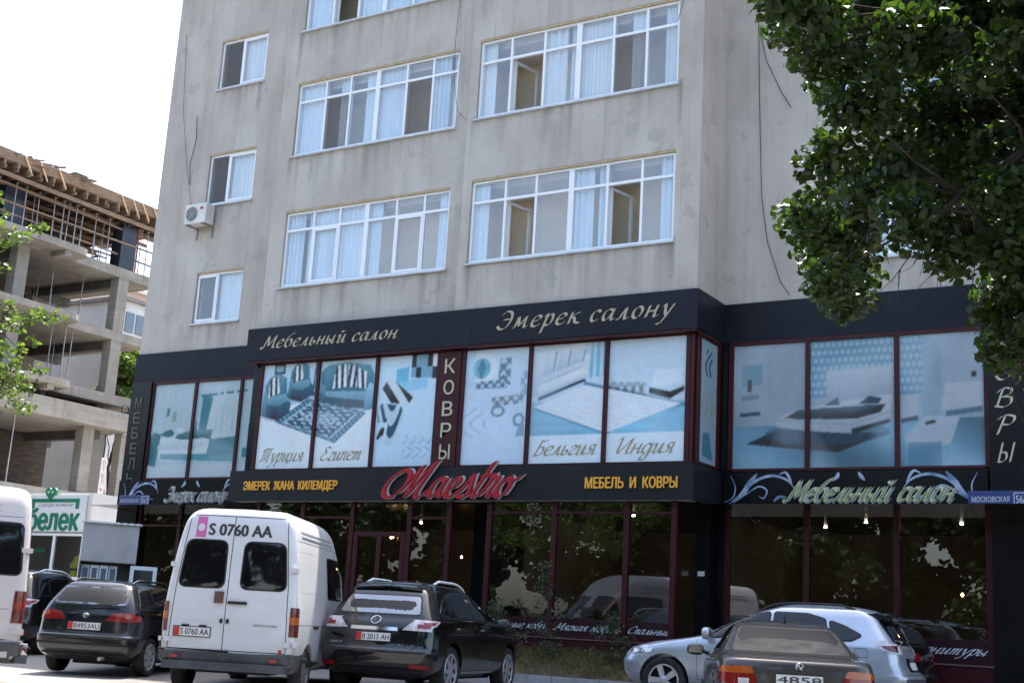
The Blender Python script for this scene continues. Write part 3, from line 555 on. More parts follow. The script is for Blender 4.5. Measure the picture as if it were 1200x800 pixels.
shade_poly(C1, [(1.02,.62),(1.02,.90),(1.12,.965),(1.5,.985),(1.9,.94),(1.97,.86),(1.97,.66),(1.9,.54),(1.5,.555),(1.06,.61)], (.15,.30,.37), (.035,.09,.125)); shade_poly(C1, [(1.10,.72),(1.85,.70),(1.92,.64),(1.88,.60),(1.14,.66)], (.22,.38,.45), (.12,.24,.30)); shade_poly(C1, [(1.06,.61),(1.5,.555),(1.9,.535),(1.9,.61),(1.12,.67)], (.06,.15,.20), (.02,.06,.085)); shade_poly(C1, [(1.83,.52),(1.99,.53),(1.98,.76),(1.90,.78),(1.84,.70)], (.30,.52,.62), (.07,.20,.28)); shade_poly(C1, [(1.0,.62),(1.09,.60),(1.12,.76),(1.03,.80)], (.2,.36,.43), (.05,.12,.17))
C1.fn([(1.24,.74),(1.28,.95),(1.45,.97),(1.52,.75)], stripes((.62,.68,.71), (.05,.09,.12), 62, .12)); C1.fn([(1.52,.75),(1.5,.96),(1.66,.95),(1.72,.74)], stripes((.55,.61,.65), (.04,.08,.11), 62, -.15)); C1.fn([(1.68,.74),(1.66,.93),(1.84,.88),(1.84,.72)], stripes((.60,.66,.70), (.05,.09,.12), 62, .2))
rug(C1, [(.28,.45),(.86,.66),(1.88,.50),(1.36,.23)], (.045,.14,.19), (.40,.52,.58), (.18,.36,.45))
C1.fn([(2.55,.80),(3,.78),(3,1),(2.55,1)], lambda U, V, im: np.where((((U*11).astype(int)+(V*9).astype(int)) % 3)[:, None] == 0, np.array(DKT), np.where((((U*11).astype(int)*7+(V*9).astype(int)*3) % 4)[:, None] == 0, np.array((.62,.66,.68)), np.array(MID))))
C1.poly([(2.30,.72),(2.52,.74),(2.52,.9),(2.30,.88)], CY); C1.poly([(2.3,.66),(2.85,.7),(2.85,.8),(2.3,.76)], (.25,.5,.64), .8)
C1.fn([(2.08,.72),(2.2,.82),(2.62,.62),(2.55,.56),(2.12,.58)], stripes(DKT, (.5,.58,.62), 34, .9)); 
C1.fn([(2.0,.52),(2.1,.58),(2.42,.55),(2.5,.46),(2.4,.34),(2.28,.18),(2.18,.2),(2.22,.4),(2.05,.4)], lambda U, V, im: np.where((np.sin(V*26+6*np.sin(U*9)) > .15)[:, None], np.array(TEAL), np.array((.42,.54,.60))))
C1.fn([(2.02,.25),(2.08,.42),(2.2,.44),(2.14,.25)], lambda U, V, im: np.where((np.sin(V*40+5*np.sin(U*14)) > 0)[:, None], np.array(DKT), im))
C1.fn([(2.5,.06),(2.98,.06),(2.98,.26),(2.5,.28)], lambda U, V, im: np.where((np.sin(U*46+3*np.sin(V*40))*np.sin(V*50) > .25)[:, None], np.array((.30,.46,.62)), im))
finish(C1, 31)
# front right: rug collage, then a white living room
C2 = Canvas(3, PALE, 2)
C2.ell(.26,.84,.24,.14, (.56,.66,.72)); C2.ell(.26,.84,.14,.09, (.18,.42,.54)); C2.poly([(.26,.94),(.33,.84),(.26,.74),(.19,.84)], (.10,.28,.38)); 
C2.fn([(.52,.68),(.72,.68),(.72,.92),(.55,.92)], rugpat((.10,.20,.28), (.42,.55,.62), 34)); C2.fn([(.18,.66),(.68,.66),(.68,.74),(.18,.72)], rugpat((.12,.24,.32), (.45,.56,.62), 50)); C2.poly([(0,.7),(.16,.68),(.16,1),(0,1)], (.28,.52,.64), .5)
C2.fn([(.88,.56),(.98,.56),(.98,.80),(.88,.80)], rugpat(MID, (.5,.6,.66), 30)); C2.fn([(.45,.50),(.93,.52),(.93,.6),(.45,.58)], rugpat((.18,.28,.35), (.5,.58,.62), 44)); 
C2.ell(.55,.46,.11,.05, (.16,.30,.38)); C2.ell(.55,.46,.07,.03, (.5,.6,.66)); C2.ell(.88,.38,.09,.06, (.16,.32,.42)); C2.ell(.88,.38,.05,.035, PALE); C2.poly([(.84,.24),(.97,.24),(.97,.34),(.9,.34)], MID)
C2.fn([(.02,.2),(.4,.3),(.3,.5),(.02,.5)], lambda U, V, im: np.where((np.sin(U*30+4*np.sin(V*22)) > .7)[:, None], np.array((.32,.48,.60)), im))
C2.poly([(1,.24),(3,.24),(3,.52),(1,.52)], (.20,.46,.60)); C2.poly([(1,.52),(3,.48),(3,1),(1,1)], (.46,.58,.66)); 
shade_poly(C2, [(1.0,.62),(1.0,.94),(1.70,1.0),(1.80,.86),(1.78,.72),(1.1,.555),(1.0,.56)], (.60,.67,.71), (.40,.49,.56)); shade_poly(C2, [(1.06,.66),(1.70,.80),(1.78,.75),(1.12,.595)], (.64,.70,.73), (.50,.58,.63)); C2.poly([(1.1,.53),(1.75,.68),(1.74,.705),(1.1,.56)], (.05,.12,.17)); C2.poly([(1.06,.655),(1.70,.795),(1.70,.805),(1.06,.668)], (.34,.44,.51))
for u in (1.14,1.34,1.54): shade_poly(C2, [(u,.74+.2*(u-1.14)),(u+.16,.77+.2*(u-1.14)),(u+.19,.95+.06*(u-1.14)),(u+.04,.93+.06*(u-1.14))], (.62,.68,.72), (.36,.47,.55)); C2.poly([(u+.15,.77+.2*(u-1.14)),(u+.17,.77+.2*(u-1.14)),(u+.20,.95),(u+.18,.95)], (.20,.34,.44))
C2.fn([(1.78,.7),(2.0,.72),(2.0,1),(1.82,1)], stripes((.16,.42,.55), (.40,.58,.66), 70)); C2.poly([(1.72,.68),(2.4,.56),(3,.46),(3,.42),(2.35,.54),(1.72,.64)], (.12,.28,.38))
C2.fn([(2.0,.54),(2.5,.5),(2.5,.64),(2.0,.66)], lambda U, V, im: im*(.7+.35*np.sin(U*60)*np.sin(V*40))[:, None]); C2.poly([(2.56,.60),(2.97,.62),(2.97,.74),(2.60,.74)], (.56,.64,.68)); C2.poly([(2.54,.55),(2.8,.5),(2.98,.56),(2.98,.6),(2.8,.56),(2.54,.6)], DKT)
C2.fn([(1,.24),(3,.24),(3,.5),(1,.5)], lambda U, V, im: im*(1+.10*np.sin(U*2.1+V*9)+.05*np.sin(V*70))[:, None]); C2.poly([(1.02,.465),(2.02,.235),(2.06,.245),(1.08,.48)], (.10,.28,.40)); rug(C2, [(1.04,.48),(1.75,.645),(2.95,.46),(2.02,.25)], (.50,.58,.63), (.58,.655,.70), (.48,.57,.63), False); C2.poly([(2.5,.24),(2.95,.44),(3,.44),(3,.24)], (.22,.48,.62)); C2.poly([(1,0),(3,0),(3,.235),(1,.235)], (.56,.66,.73)); C2.img = C2.img*.82+C2.img.mean(2, keepdims=True)*.18; finish(C2, 32)
# right: bedroom with a dark blanket on a white bed
C3 = Canvas(3, (.40,.52,.60), 3)
C3.poly([(0,0),(3,0),(3,.36),(0,.34)], (.18,.40,.52)); C3.fn([(0,0),(3,0),(3,.36),(0,.34)], lambda U, V, im: im*(1.0+.35*np.sin(U*3+V*6))[:, None])
C3.fn([(0,.36),(1,.36),(1,1),(0,1)], lambda U, V, im: im*(.92+.12*V+.05*np.sin(U*5))[:, None]); C3.fn([(1,.55),(2.28,.55),(2.28,1),(1,1)], lambda U, V, im: np.where((((U*14+.5*((V*16).astype(int) % 2)) % 1 - .5)**2+((V*16) % 1-.5)**2 < .12)[:, None], np.array((.42,.60,.70)), np.array((.16,.42,.56))))
C3.poly([(.12,.66),(.4,.68),(.4,.84),(.12,.84)], (.22,.44,.54)); C3.poly([(.2,.62),(.26,.62),(.26,.72),(.2,.72)], DKT); C3.poly([(.1,.42),(.38,.43),(.38,.46),(.1,.45)], TEAL); C3.poly([(.12,.55),(.36,.56),(.36,.6),(.12,.59)], MID)
for u in (.5,.72,.9): C3.poly([(u,.4),(u+.012,.4),(u+.012,.96),(u,.96)], (.33,.46,.55))
shade_poly(C3, [(1.2,.52),(1.98,.54),(1.98,.78),(1.2,.76)], (.56,.64,.69), (.40,.50,.57)); C3.poly([(.18,.20),(.62,.31),(1.9,.26),(1.35,.12)], (.035,.07,.10)); C3.fn([(.3,.21),(.65,.29),(1.7,.25),(1.3,.14)], lambda U, V, im: im*(1+.4*np.sin(U*50)*np.sin(V*70))[:, None])
C3.ell(1.2,.27,.75,.09, (.06,.16,.22), .6); shade_poly(C3, [(.6,.38),(.62,.33),(1.1,.285),(1.5,.265),(1.95,.36),(1.98,.56),(1.2,.5),(.75,.44)], (.62,.69,.73), (.44,.54,.61)); C3.poly([(.6,.38),(1.5,.325),(1.95,.42),(1.95,.43),(1.5,.335),(.6,.39)], (.36,.46,.53)); C3.poly([(1.5,.26),(1.95,.34),(1.95,.37),(1.5,.30)], DKT); C3.poly([(.72,.40),(.9,.46),(1.9,.485),(1.84,.42),(1.55,.375),(.9,.385)], (.03,.07,.09)); shade_poly(C3, [(.78,.415),(.92,.462),(1.88,.484),(1.70,.44),(1.2,.43)], (.10,.18,.22), (.045,.095,.12))
C3.poly([(1.18,.49),(1.34,.55),(1.36,.49)], TEAL); C3.poly([(1.58,.49),(1.7,.55),(1.86,.53),(1.82,.49)], TEAL); C3.poly([(2.02,.36),(2.22,.38),(2.22,.55),(2.02,.53)], (.52,.61,.67)); C3.poly([(2.02,.33),(2.22,.35),(2.22,.385),(2.02,.365)], TEAL)
C3.poly([(2.28,0),(2.5,0),(2.5,.95),(2.28,1)], (.22,.46,.58), .5); C3.poly([(2.05,.22),(2.3,.38),(2.72,.37),(2.6,.16),(2.1,.16)], (.50,.62,.69)); C3.poly([(2.3,.335),(2.42,.35),(2.44,.325),(2.32,.31)], DKT); C3.poly([(2.1,0),(2.5,0),(2.5,.18),(2.1,.18)], (.10,.30,.42), .7)
C3.poly([(2.5,.42),(2.98,.44),(2.98,.62),(2.55,.62)], (.53,.62,.67)); C3.poly([(2.55,.37),(2.98,.40),(2.98,.44),(2.55,.41)], (.12,.26,.34)); C3.poly([(2.86,.66),(2.92,.66),(2.92,.70),(2.86,.70)], DKT)
C3.img = C3.img*.46+C3.img.mean(2, keepdims=True)*.09; finish(C3, 33)  # whole print dimmed to carry the tree's shade, and greyed a little
# left: bedroom with a wardrobe
C4 = Canvas(3, (.42,.55,.58), 4)
C4.poly([(1.2,.3),(2.0,.32),(2.0,.86),(1.3,.86)], (.48,.58,.58)); C4.poly([(1.1,.3),(1.24,.3),(1.38,.84),(1.14,.86)], (.07,.24,.28)); C4.poly([(1.1,.84),(2.1,.88),(2.1,.90),(1.1,.87)], (.06,.22,.26))
for u in (.5,.7,1.55,1.75): C4.poly([(u,.45),(u+.012,.45),(u+.012,.92),(u,.92)], (.34,.48,.50))
C4.poly([(0,0),(3,0),(3,.14),(0,.14)], (.50,.60,.62)); C4.poly([(0,.14),(.2,.12),(.26,.46),(.1,.5),(0,.44)], (.06,.20,.22)); C4.poly([(.2,.34),(1.05,.30),(1.4,.36),(1.3,.2),(.3,.18)], (.56,.66,.66)); C4.poly([(.3,.2),(2.0,.16),(2.0,.24),(.3,.26)], (.12,.32,.36))
C4.poly([(.62,.42),(.9,.46),(1.45,.5),(1.4,.36),(.8,.36)], (.05,.16,.18)); C4.poly([(.22,.46),(.5,.52),(.6,.48),(.4,.44)], (.07,.20,.22)); C4.poly([(1.35,.22),(2.0,.24),(2.0,.42),(1.4,.40)], (.09,.25,.28)); C4.ell(.38,.7,.05,.05, (.10,.26,.3)); C4.poly([(.5,.6),(.6,.6),(.6,.7),(.5,.7)], (.30,.38,.3))
shade_poly(C4, [(.22,.30),(.26,.42),(1.0,.44),(1.38,.40),(1.4,.36),(1.05,.30)], (.62,.70,.70), (.40,.52,.54)); shade_poly(C4, [(.62,.42),(.70,.47),(1.0,.50),(1.45,.5),(1.42,.42),(.8,.40)], (.16,.30,.32), (.05,.15,.17)); C4.ell(.45,.47,.14,.035, (.07,.19,.21)); C4.ell(.75,.50,.10,.03, (.55,.63,.63)); C4.poly([(1.02,.5),(1.06,.5),(1.05,.62),(1.03,.62)], (.08,.2,.22)); C4.ell(1.04,.63,.06,.03, (.5,.56,.5))
for u in (.10,.30,.86,1.48,1.62,1.86): shade_poly(C4, [(u,.48),(u+.05,.48),(u+.05,.94),(u,.94)], (.50,.61,.63), (.36,.49,.52))
C4.poly([(2.1,.2),(2.6,.2),(2.6,.9),(2.5,.9),(2.5,.3),(2.1,.3)], (.07,.25,.29)); C4.poly([(2.2,.3),(2.42,.3),(2.42,.55),(2.2,.55)], (.06,.14,.2)); C4.img *= .72; finish(C4, 34)
# side of the bay: grey figures
C5 = Canvas(1, (.26,.34,.38), 5)
C5.fn([(.25,.8),(.4,.94),(.7,.92),(.75,.72),(.3,.7)], lambda U, V, im: np.where((np.sin(U*28+5*np.sin(V*18)) > .1)[:, None], np.array((.04,.09,.12)), im)); C5.fn([(.2,.36),(.8,.38),(.8,.56),(.2,.6)], lambda U, V, im: np.where((np.sin(U*24+4*np.sin(V*24)) > .6)[:, None], np.array((.30,.26,.16)), im)); C5.poly([(.2,.06),(.85,.04),(.6,.26),(.25,.24)], (.06,.18,.24)); C5.blur(1)
# ================================================================ SETTING: ground
def gz(y): return 0.0 if y < 14 else min(.17, .17*(y-14)/7.62)
mb = MB(); xs = [-500,-80,-50,-40,-30,-24,-20,-16,-12,-8,-4,0,6,20,60,500]; ys = [-500,-60,-20,0,8,14,16,18,20,21.62,26,40,60,120,600]
ids = [[mb.vert((x, y, gz(y))) for x in xs] for y in ys]
for r0, r1 in zip(ids, ids[1:]):
    for i in range(len(xs)-1): mb.face((r0[i], r0[i+1], r1[i+1], r1[i]))
tag(mb.build('ground', M['asphalt']), kind='structure')
mb = MB(); mb.prismz([(-30,21.78),(-9.58,21.78),(-9.58,22.3),(6,22.3),(6,23.68),(-30,23.68)], .10, .30); tag(mb.build('pavement', M['paving']), kind='structure')
mb = MB()
x = -30.0
while x < -9.7:
    mb.box(x, min(x+.985, -9.58), 21.62, 21.775, .05, .315); x += 1.0
x = -9.58
while x < 6: mb.box(x, x+.985, 22.14, 22.295, .05, .315); x += 1.0
tag(mb.build('kerb', M['kerb']), kind='structure')
# planted bank in front of the right half of the bay
BX0, BX1 = -14.3, -9.62
mb = MB(); nx, ny = 60, 10
def bank(x, y):
    t = (y-21.78)/(22.34-21.78); return .30+.42*min(1, t*1.25)**.8+.05*noise.noise(Vector((x*2.2, y*5, 0)))
g = [[mb.vert((BX0+(BX1-BX0)*i/nx, 21.78+.56*j/ny, bank(BX0+(BX1-BX0)*i/nx, 21.78+.56*j/ny))) for i in range(nx+1)] for j in range(ny+1)]
for a, b in zip(g, g[1:]):
    for i in range(nx): mb.face((a[i], a[i+1], b[i+1], b[i]))
mb.quad((BX0,21.78,.1),(BX1,21.78,.1),(BX1,21.78,bank(BX1,21.78)),(BX0,21.78,bank(BX0,21.78)))
tag(mb.build('planting_bed', M['soil'], smooth=60), kind='structure')
def tone_attr(me, vals, per):
    a = me.attributes.new("tone", 'FLOAT', 'FACE'); a.data.foreach_set('value', np.repeat(vals, per).astype(np.float32))
rng = np.random.default_rng(11)
mb = MB(); tones = []
for k in range(5200):
    x = rng.uniform(BX0, BX1); y = 21.79+.55*rng.random()**.9; z = bank(x, y)-.01
    dense = .5+.5*noise.noise(Vector((x*1.3, y*2, 4)))
    if rng.random() > .35+.65*dense: continue
    h = rng.uniform(.05, .19)*(.6+.9*dense); a = rng.uniform(0, 6.28); l = rng.normal(0, .05, 2); wd = rng.uniform(.004, .009)
    c, s = math.cos(a)*wd, math.sin(a)*wd
    i = [mb.vert(p) for p in ((x-c, y-s, z), (x+c, y+s, z), (x+l[0]+c*.6, y+l[1]+s*.6, z+h*.65), (x+l[0]*2, y+l[1]*2, z+h), (x+l[0]-c*.6, y+l[1]-s*.6, z+h*.65))]
    mb.face(i); tones.append(rng.random())
o = mb.build('dry_grass', M['drygrass'], fix=False); tone_attr(o.data, np.array(tones), 1); tag(o, 'dry yellowish grass on the bank below the shop windows', 'grass', kind='stuff')

# ================================================================ SHOP BUILDING
YB, YC, YM, YBACK, ZTOP = 22.35, 22.57, 23.70, 36.0, 18.4
XL, XB0, XS, XB1, XR = -26.17, -20.95, -15.22, -9.61, 6.0
sx = lambda v: v*1.09
sz = lambda v: (v-1.08)*1.09+1.08
BLD = empty('shop_building', (-15, 23.7, 0), 0, 'tall grey rendered building with black and burgundy shop floors below rows of white windows', 'building')
wins = []      # (x0,x1,z0,z1,y)
def wall(name, x0, x1, z0, z1, y, holes, depth=.28, parent=BLD):
    mb = MB()
    X = sorted(set([x0, x1] + [h[0] for h in holes] + [h[1] for h in holes])); Z = sorted(set([z0, z1] + [h[2] for h in holes] + [h[3] for h in holes]))
    def fine(L, st):
        out = [L[0]]
        for p, q in zip(L, L[1:]): n = max(1, round((q-p)/st)); out += [p+(q-p)*k/n for k in range(1, n+1)]
        return out
    X = fine(X, .07); Z = fine(Z, .16)
    for a, b in zip(X, X[1:]):
        for c, d in zip(Z, Z[1:]):
            mx, mz = (a+b)/2, (c+d)/2
            if any(h[0] < mx < h[1] and h[2] < mz < h[3] for h in holes): continue
            mb.quad((a,y,c),(b,y,c),(b,y,d),(a,y,d))
    for (a, b, c, d) in holes:
        mb.quad((a,y,c),(a,y+depth,c),(a,y+depth,d),(a,y,d)); mb.quad((b,y,c),(b,y,d),(b,y+depth,d),(b,y+depth,c))
        mb.quad((a,y,d),(a,y+depth,d),(b,y+depth,d),(b,y,d)); mb.quad((a,y,c),(b,y,c),(b,y+depth,c),(a,y+depth,c))
    o = mb.build(name, M['plaster'], parent, fix=False); st = []
    for (x, yy, z) in mb.v:       # rain drips below the sills and the parapet, one value per vertex
        v = 0
        for (a, b, c, d) in holes:
            if a-.12 < x < b+.12 and c-1.35 < z < c+.001:
                n = noise.noise(Vector((x*6.5, c*3, y)))+.5*noise.noise(Vector((x*17, c*5, y))); L = .35+1.0*max(0, n+.25); e = 1.6 if min(abs(x-a), abs(x-b)) < .13 else 1
                v = max(v, e*max(0, n*.9+.12)*max(0, 1-(c-z)/L)*.75)
        st.append(min(.6, v*.8))
    at = o.data.attributes.new("stain", 'FLOAT', 'POINT'); at.data.foreach_set('value', st); return o
def H(x0, x1, z0, z1): return (sx(x0), sx(x1), sz(z0), sz(z1))
hA, hB, hE = H(-18.78,-14.40,11.14,12.93), H(-18.78,-14.40,8.10,9.87), H(-18.78,-14.40,14.18,15.95)
hC, hD, hF = H(-13.76,-9.31,11.14,12.90), H(-13.76,-9.31,8.09,9.86), H(-13.76,-9.31,14.18,15.95)
hS = [H(-22.39,-20.86,13.79,15.14), H(-22.38,-20.86,10.75,12.11), H(-22.37,-20.88,7.79,9.09)]
hR = [(x0, x1, sz(z), sz(z+1.34)) for (x0, x1) in ((-7.35,-5.2),(-3.3,-1.2)) for z in (7.79, 10.75, 13.79)]
wall('wall', XL, XB0, 6.9, ZTOP, YM, hS); wall('wall', XB0, XS, 6.9, ZTOP, YC, [hA, hB, hE]); wall('wall', XS, XB1, 6.9, ZTOP, YB, [hC, hD, hF]); wall('wall', XB1, XR, 6.9, ZTOP, YM, hR)
mb = MB()
mb.quad((XB1,YB,6.9),(XB1,YM,6.9),(XB1,YM,ZTOP),(XB1,YB,ZTOP)); mb.quad((XB0,YM,6.9),(XB0,YC,6.9),(XB0,YC,ZTOP),(XB0,YM,ZTOP)); mb.quad((XS,YC,6.9),(XS,YB,6.9),(XS,YB,ZTOP),(XS,YC,ZTOP))
mb.quad((XL,YM,0),(XL,YM,ZTOP),(XL,YBACK,ZTOP),(XL,YBACK,0)); mb.quad((XR,YM,0),(XR,YBACK,0),(XR,YBACK,ZTOP),(XR,YM,ZTOP)); mb.quad((XL,YBACK,0),(XR,YBACK,0),(XR,YBACK,ZTOP),(XL,YBACK,ZTOP))
each(mb, 'wall', M['plaster'], BLD, fix=False)
mb = MB(); mb.prismz([(XL-.1,YM-.12),(XB0-.1,YM-.12),(XB0-.1,YC-.12),(XS-.1,YC-.12),(XS-.1,YB-.12),(XB1+.1,YB-.12),(XB1+.1,YM-.12),(XR+.1,YM-.12),(XR+.1,YBACK+.1),(XL-.1,YBACK+.1)], ZTOP+.003, ZTOP+.35); mb.build('roof', M['slab'], BLD); mb = MB(); mb.box(XB1+.3, XR-.2, YM+.05, YM+7, ZTOP+.353, 24.6); mb.build('roof_shade_block', M['plaster'], BLD)  # unseen block on the roof, added to cast shade on the cars below
mb = MB()
for z in (7.75, 10.75, 14.05):
    mb.box(XL+.05, XB0-.002, YM+.29, YM+6, z-.25, z); mb.box(XB0+.002, XS-.002, YC+.29, YM+6, z-.25, z); mb.box(XS+.002, XB1-.002, YB+.29, YM+6, z-.25, z); mb.box(XB1+.002, XR-.05, YM+.29, YM+6, z-.25, z)
each(mb, 'floor_slab', M['slab'], BLD)
mb = MB(); mb.box(XL+.05, XB0-.1, YM+2.0, YM+2.2, 6.9, ZTOP-.02); mb.box(XB0+.1, XB1-.1, YM-.02, YM+.1, 6.9, ZTOP-.02); mb.box(XB1+.1, XR-.05, YM+2.0, YM+2.2, 6.9, ZTOP-.02)
for x in (XB0+.02, XS-.08, XB1-.18, -17.3*1.09+.9, -11.47*1.09-.06, -4.2): mb.box(x, x+.14, YC+.3, YM-.021 if XB0+.2 < x < XB1-.3 else YM+1.99, 6.9, ZTOP-.03)
each(mb, 'interior_wall', M['interior'], BLD)
# ---- windows
def folds(mb, x0, x1, z0, z1, y, amp=.03, per=.11):
    n = max(4, int((x1-x0)/.02)); top = []; bot = []; ph = random.uniform(0, 6); per *= random.uniform(.8, 1.5)
    for i in range(n+1):
        x = x0+(x1-x0)*i/n; a = amp*math.sin(x*2*math.pi/per+ph+1.6*math.sin(x*5+ph))*(.6+.4*math.sin(x*3.3+ph)); top.append(mb.vert((x, y+a, z1))); bot.append(mb.vert((x, y+a*1.3, z0)))
    for i in range(n): mb.face((bot[i], bot[i+1], top[i+1], top[i]))
M['curtain'] = noisy('curtain', [(.50,.585,.645), (.60,.675,.725)], (6,6,.3), 3, 3, .9)
M['curtain_cream'] = noisy('curtain_cream', [(.56,.60,.62), (.66,.69,.70)], (6,6,.3), 3, 3, .9)
M['curtain_grey'] = noisy('curtain_grey', [(.40,.46,.52), (.50,.55,.60)], (6,6,.3), 3, 3, .9)
M['room_door'] = pm('room_door', (.55,.53,.5), .5)
def window(hole, y, spec, mull=None, tr=None, label=None):
    x0, x1, z0, z1 = hole; yf = y+.055; n = len(spec); fw = .055
    if mull is None: mull = [x0+(x1-x0)*k/n for k in range(1, n)]
    e = [x0+.012]+list(mull)+[x1-.012]
    fr = MB(); zb, zt = z0+.02, z1-.045
    fr.box(e[0], e[-1], yf, yf+.075, zb, zb+fw+.02); fr.box(e[0], e[-1], yf, yf+.075, zt-fw, zt)
    fr.box(e[0], e[0]+fw, yf, yf+.075, zb+fw+.02, zt-fw); fr.box(e[-1]-fw, e[-1], yf, yf+.075, zb+fw+.02, zt-fw)
    for k, m in enumerate(mull):
        h = .028 if not (n == 6 and k == 2) else .062
        fr.box(m-h, m+h, yf-.004 if h > .05 else yf+.002, yf+.077, zb+fw+.02, zt-fw)
    gl = MB(); sc = MB(); cu = MB(); ops = []; zin0, zin1 = zb+fw+.02, zt-fw
    for k, sp in enumerate(spec):
        a, b = e[k]+.03, e[k+1]-.03
        if tr: fr.box(a-.01, b+.01, yf+.003, yf+.073, tr-.03, tr+.03)
        zl = tr-.03 if tr else zin1
        if tr: gl.quad((a, yf+.03, tr+.03), (b, yf+.03, tr+.03), (b, yf+.03, zin1), (a, yf+.03, zin1))
        tiny = random.uniform(-.004, .004)
        if 'o' not in sp and 's' not in sp: gl.quad((a, yf+.03+tiny, zin0), (b, yf+.03-tiny, zin0), (b, yf+.03-tiny, zl), (a, yf+.03+tiny, zl))
        if 's' in sp: sc.quad((a, yf+.02, zin0), (b, yf+.02, zin0), (b, yf+.02, zl), (a, yf+.02, zl))
        if 'w' in sp:   # casement with its own sash
            for (p, q, r, s_) in ((a-.01, a+.045, zin0, zl), (b-.045, b+.01, zin0, zl), (a+.045, b-.045, zin0, zin0+.055), (a+.045, b-.045, zl-.055, zl)): fr.box(p, q, yf-.006, yf+.065, r, s_)
        if 'o' in sp:   # casement swung into the room
            op = MB(); d = b-a; ca, sa = math.cos(R(78)), math.sin(R(78))
            P = lambda t, dz: (a+t*ca, yf+.1+t*sa, dz)
            for (t0, t1, q0, q1) in ((0, d, zin0, zin0+.06), (0, d, zl-.06, zl), (0, .06, zin0+.06, zl-.06), (d-.06, d, zin0+.06, zl-.06)):
                c = Vector(P((t0+t1)/2, (q0+q1)/2)); op.obox(c, Vector((ca, sa, 0))*(t1-t0)/2, Vector((-sa, ca, 0))*.03, Vector((0, 0, (q1-q0)/2)))
            ops.append(op); gl.quad(P(.06, zin0+.06), P(d-.06, zin0+.06), P(d-.06, zl-.06), P(.06, zl-.06))
        yc = y+.17
        if 'f' in sp: folds(cu, a-.03, b+.03, z0+.03, z1, yc)
        if 'h' in sp:
            sp_ = random.uniform(.5, .72); folds(cu, a-.03, a+(b-a)*sp_, z0+.03, z1, yc, .045, .16); folds(cu, a+(b-a)*(sp_+.12), b+.03, z0+.03, z1, yc+.03, .04, .14)
        if 'l' in sp: folds(cu, a-.03, a+(b-a)*.45, z0+.03, z1, yc)
        if 'r' in sp: folds(cu, a+(b-a)*.5, b+.03, z0+.03, z1, yc)
        if 't' in sp: folds(cu, a, b, tr+.1, z1, yc)
        if 'v' in sp:
            x = a
            while x < b: cu.quad((x, yc, z0), (x+.075, yc+.02, z0), (x+.075, yc+.02, z1), (x, yc, z1)); x += .088
    f = fr.build('window', M['pvc'], BLD)
    if label: f['label'] = label
    gl.build('pane', M['pane'], f, fix=False)
    if sc.f: each(sc, 'insect_screen', M['screen'], f, fix=False)
    if cu.f: cu.build('curtain', random.choice((M['curtain'], M['curtain'], M['curtain_cream'])), f, smooth=80, fix=False)
    for op in ops: op.build('open_sash', M['pvc'], f)
    s = MB(); s.box(x0-.03, x1+.03, y-.07, y+.054, z0-.025, z0+.012); s.build('sill', M['sill'], f)
    s = MB(); s.box(x0+.003, x1-.003, y+.008, y+.052, z1-.045, z1-.003); s.build('lintel_strip', M['lintel_tan'], f)  # tan strip along the head of the window opening
    return f
m6 = lambda *v: [sx(a) for a in v]
window(hA, YC, ['f', 'sr', 'r', 'v', 's', 'h'], m6(-17.99,-17.3,-16.54,-15.77,-15.08), sz(12.46))
window(hB, YC, ['h', 'fw', 'f', 'l', 'w', 'r'], m6(-18.0,-17.28,-16.55,-15.77,-15.06), sz(9.42))
window(hE, YC, ['f', 'o', 'f', 'f', 'l', 'r'], m6(-18.0,-17.28,-16.55,-15.77,-15.06), sz(15.5))
window(hC, YB, ['l', 'o', 'h', 'v', 'sr', 'r'], m6(-13.02,-12.25,-11.47,-10.71,-10.0), sz(12.39))
window(hD, YB, ['l', 'o', '', 'h', 'o', 'r'], m6(-12.97,-12.27,-11.49,-10.72,-10.0), sz(9.38))
window(hF, YB, ['f', 'l', 'f', 'f', 's', 'r'], m6(-12.97,-12.27,-11.49,-10.72,-10.0), sz(15.5))
window(hS[0], YM, ['s', 'fw'], [sx(-21.68)]); window(hS[1], YM, ['s', 'fw'], [sx(-21.75)]); window(hS[2], YM, ['w', 'v'], [sx(-21.71)])
for h in hR: window(h, YM, ['f', 'v'])
# ---- black fascia on the two set-back walls (part of the building), boards of the bay are signs
FZ0, FZ1 = 6.92, 7.70
mb = MB(); mb.box(XL-.04, XB0-.02, YM-.06, YM-.002, FZ0, FZ1)
mb.box(XB1+.02, XR, YM-.06, YM-.002, FZ0, FZ1+.003); each(mb, 'fascia', M['fascia'], BLD)
# poster windows: burgundy frames with printed panels
PZ0, PZ1 = 4.37, 6.86
fr = MB()
def poster_row(cv, xs, y, k0=0, w=.045):
    for i in range(len(xs)-1):
        cv.panel('poster_pane', i+k0, xs[i]+w, xs[i+1]-w, PZ0+.03, PZ1-.02, y+.03, BLD)
    for x in xs: fr.box(x-w, x+w, y-.02, y+.05, PZ0, PZ1+.06)
    fr.box(xs[0]+w, xs[-1]-w, y-.015, y+.045, PZ1-.02, PZ1+.055); fr.box(xs[0]+w, xs[-1]-w, y-.015, y+.045, PZ0-.02, PZ0+.03)
YP = YB+.10
bx = lambda v: v*YP/20.6
x1 = [bx(v) for v in (-18.92,-17.35,-15.82,-14.30)]; x2 = [bx(v) for v in (-13.72,-12.21,-10.60,-8.99)]
poster_row(C1, x1, YP); poster_row(C2, x2, YP)
x3 = [sx(v) for v in (-8.62,-7.20,-5.65,-4.20)]; poster_row(C3, x3, YM-.05)
x4 = [sx(v) for v in (-23.32,-21.93,-20.50,-19.10)]; poster_row(C4, x4, YM-.05)
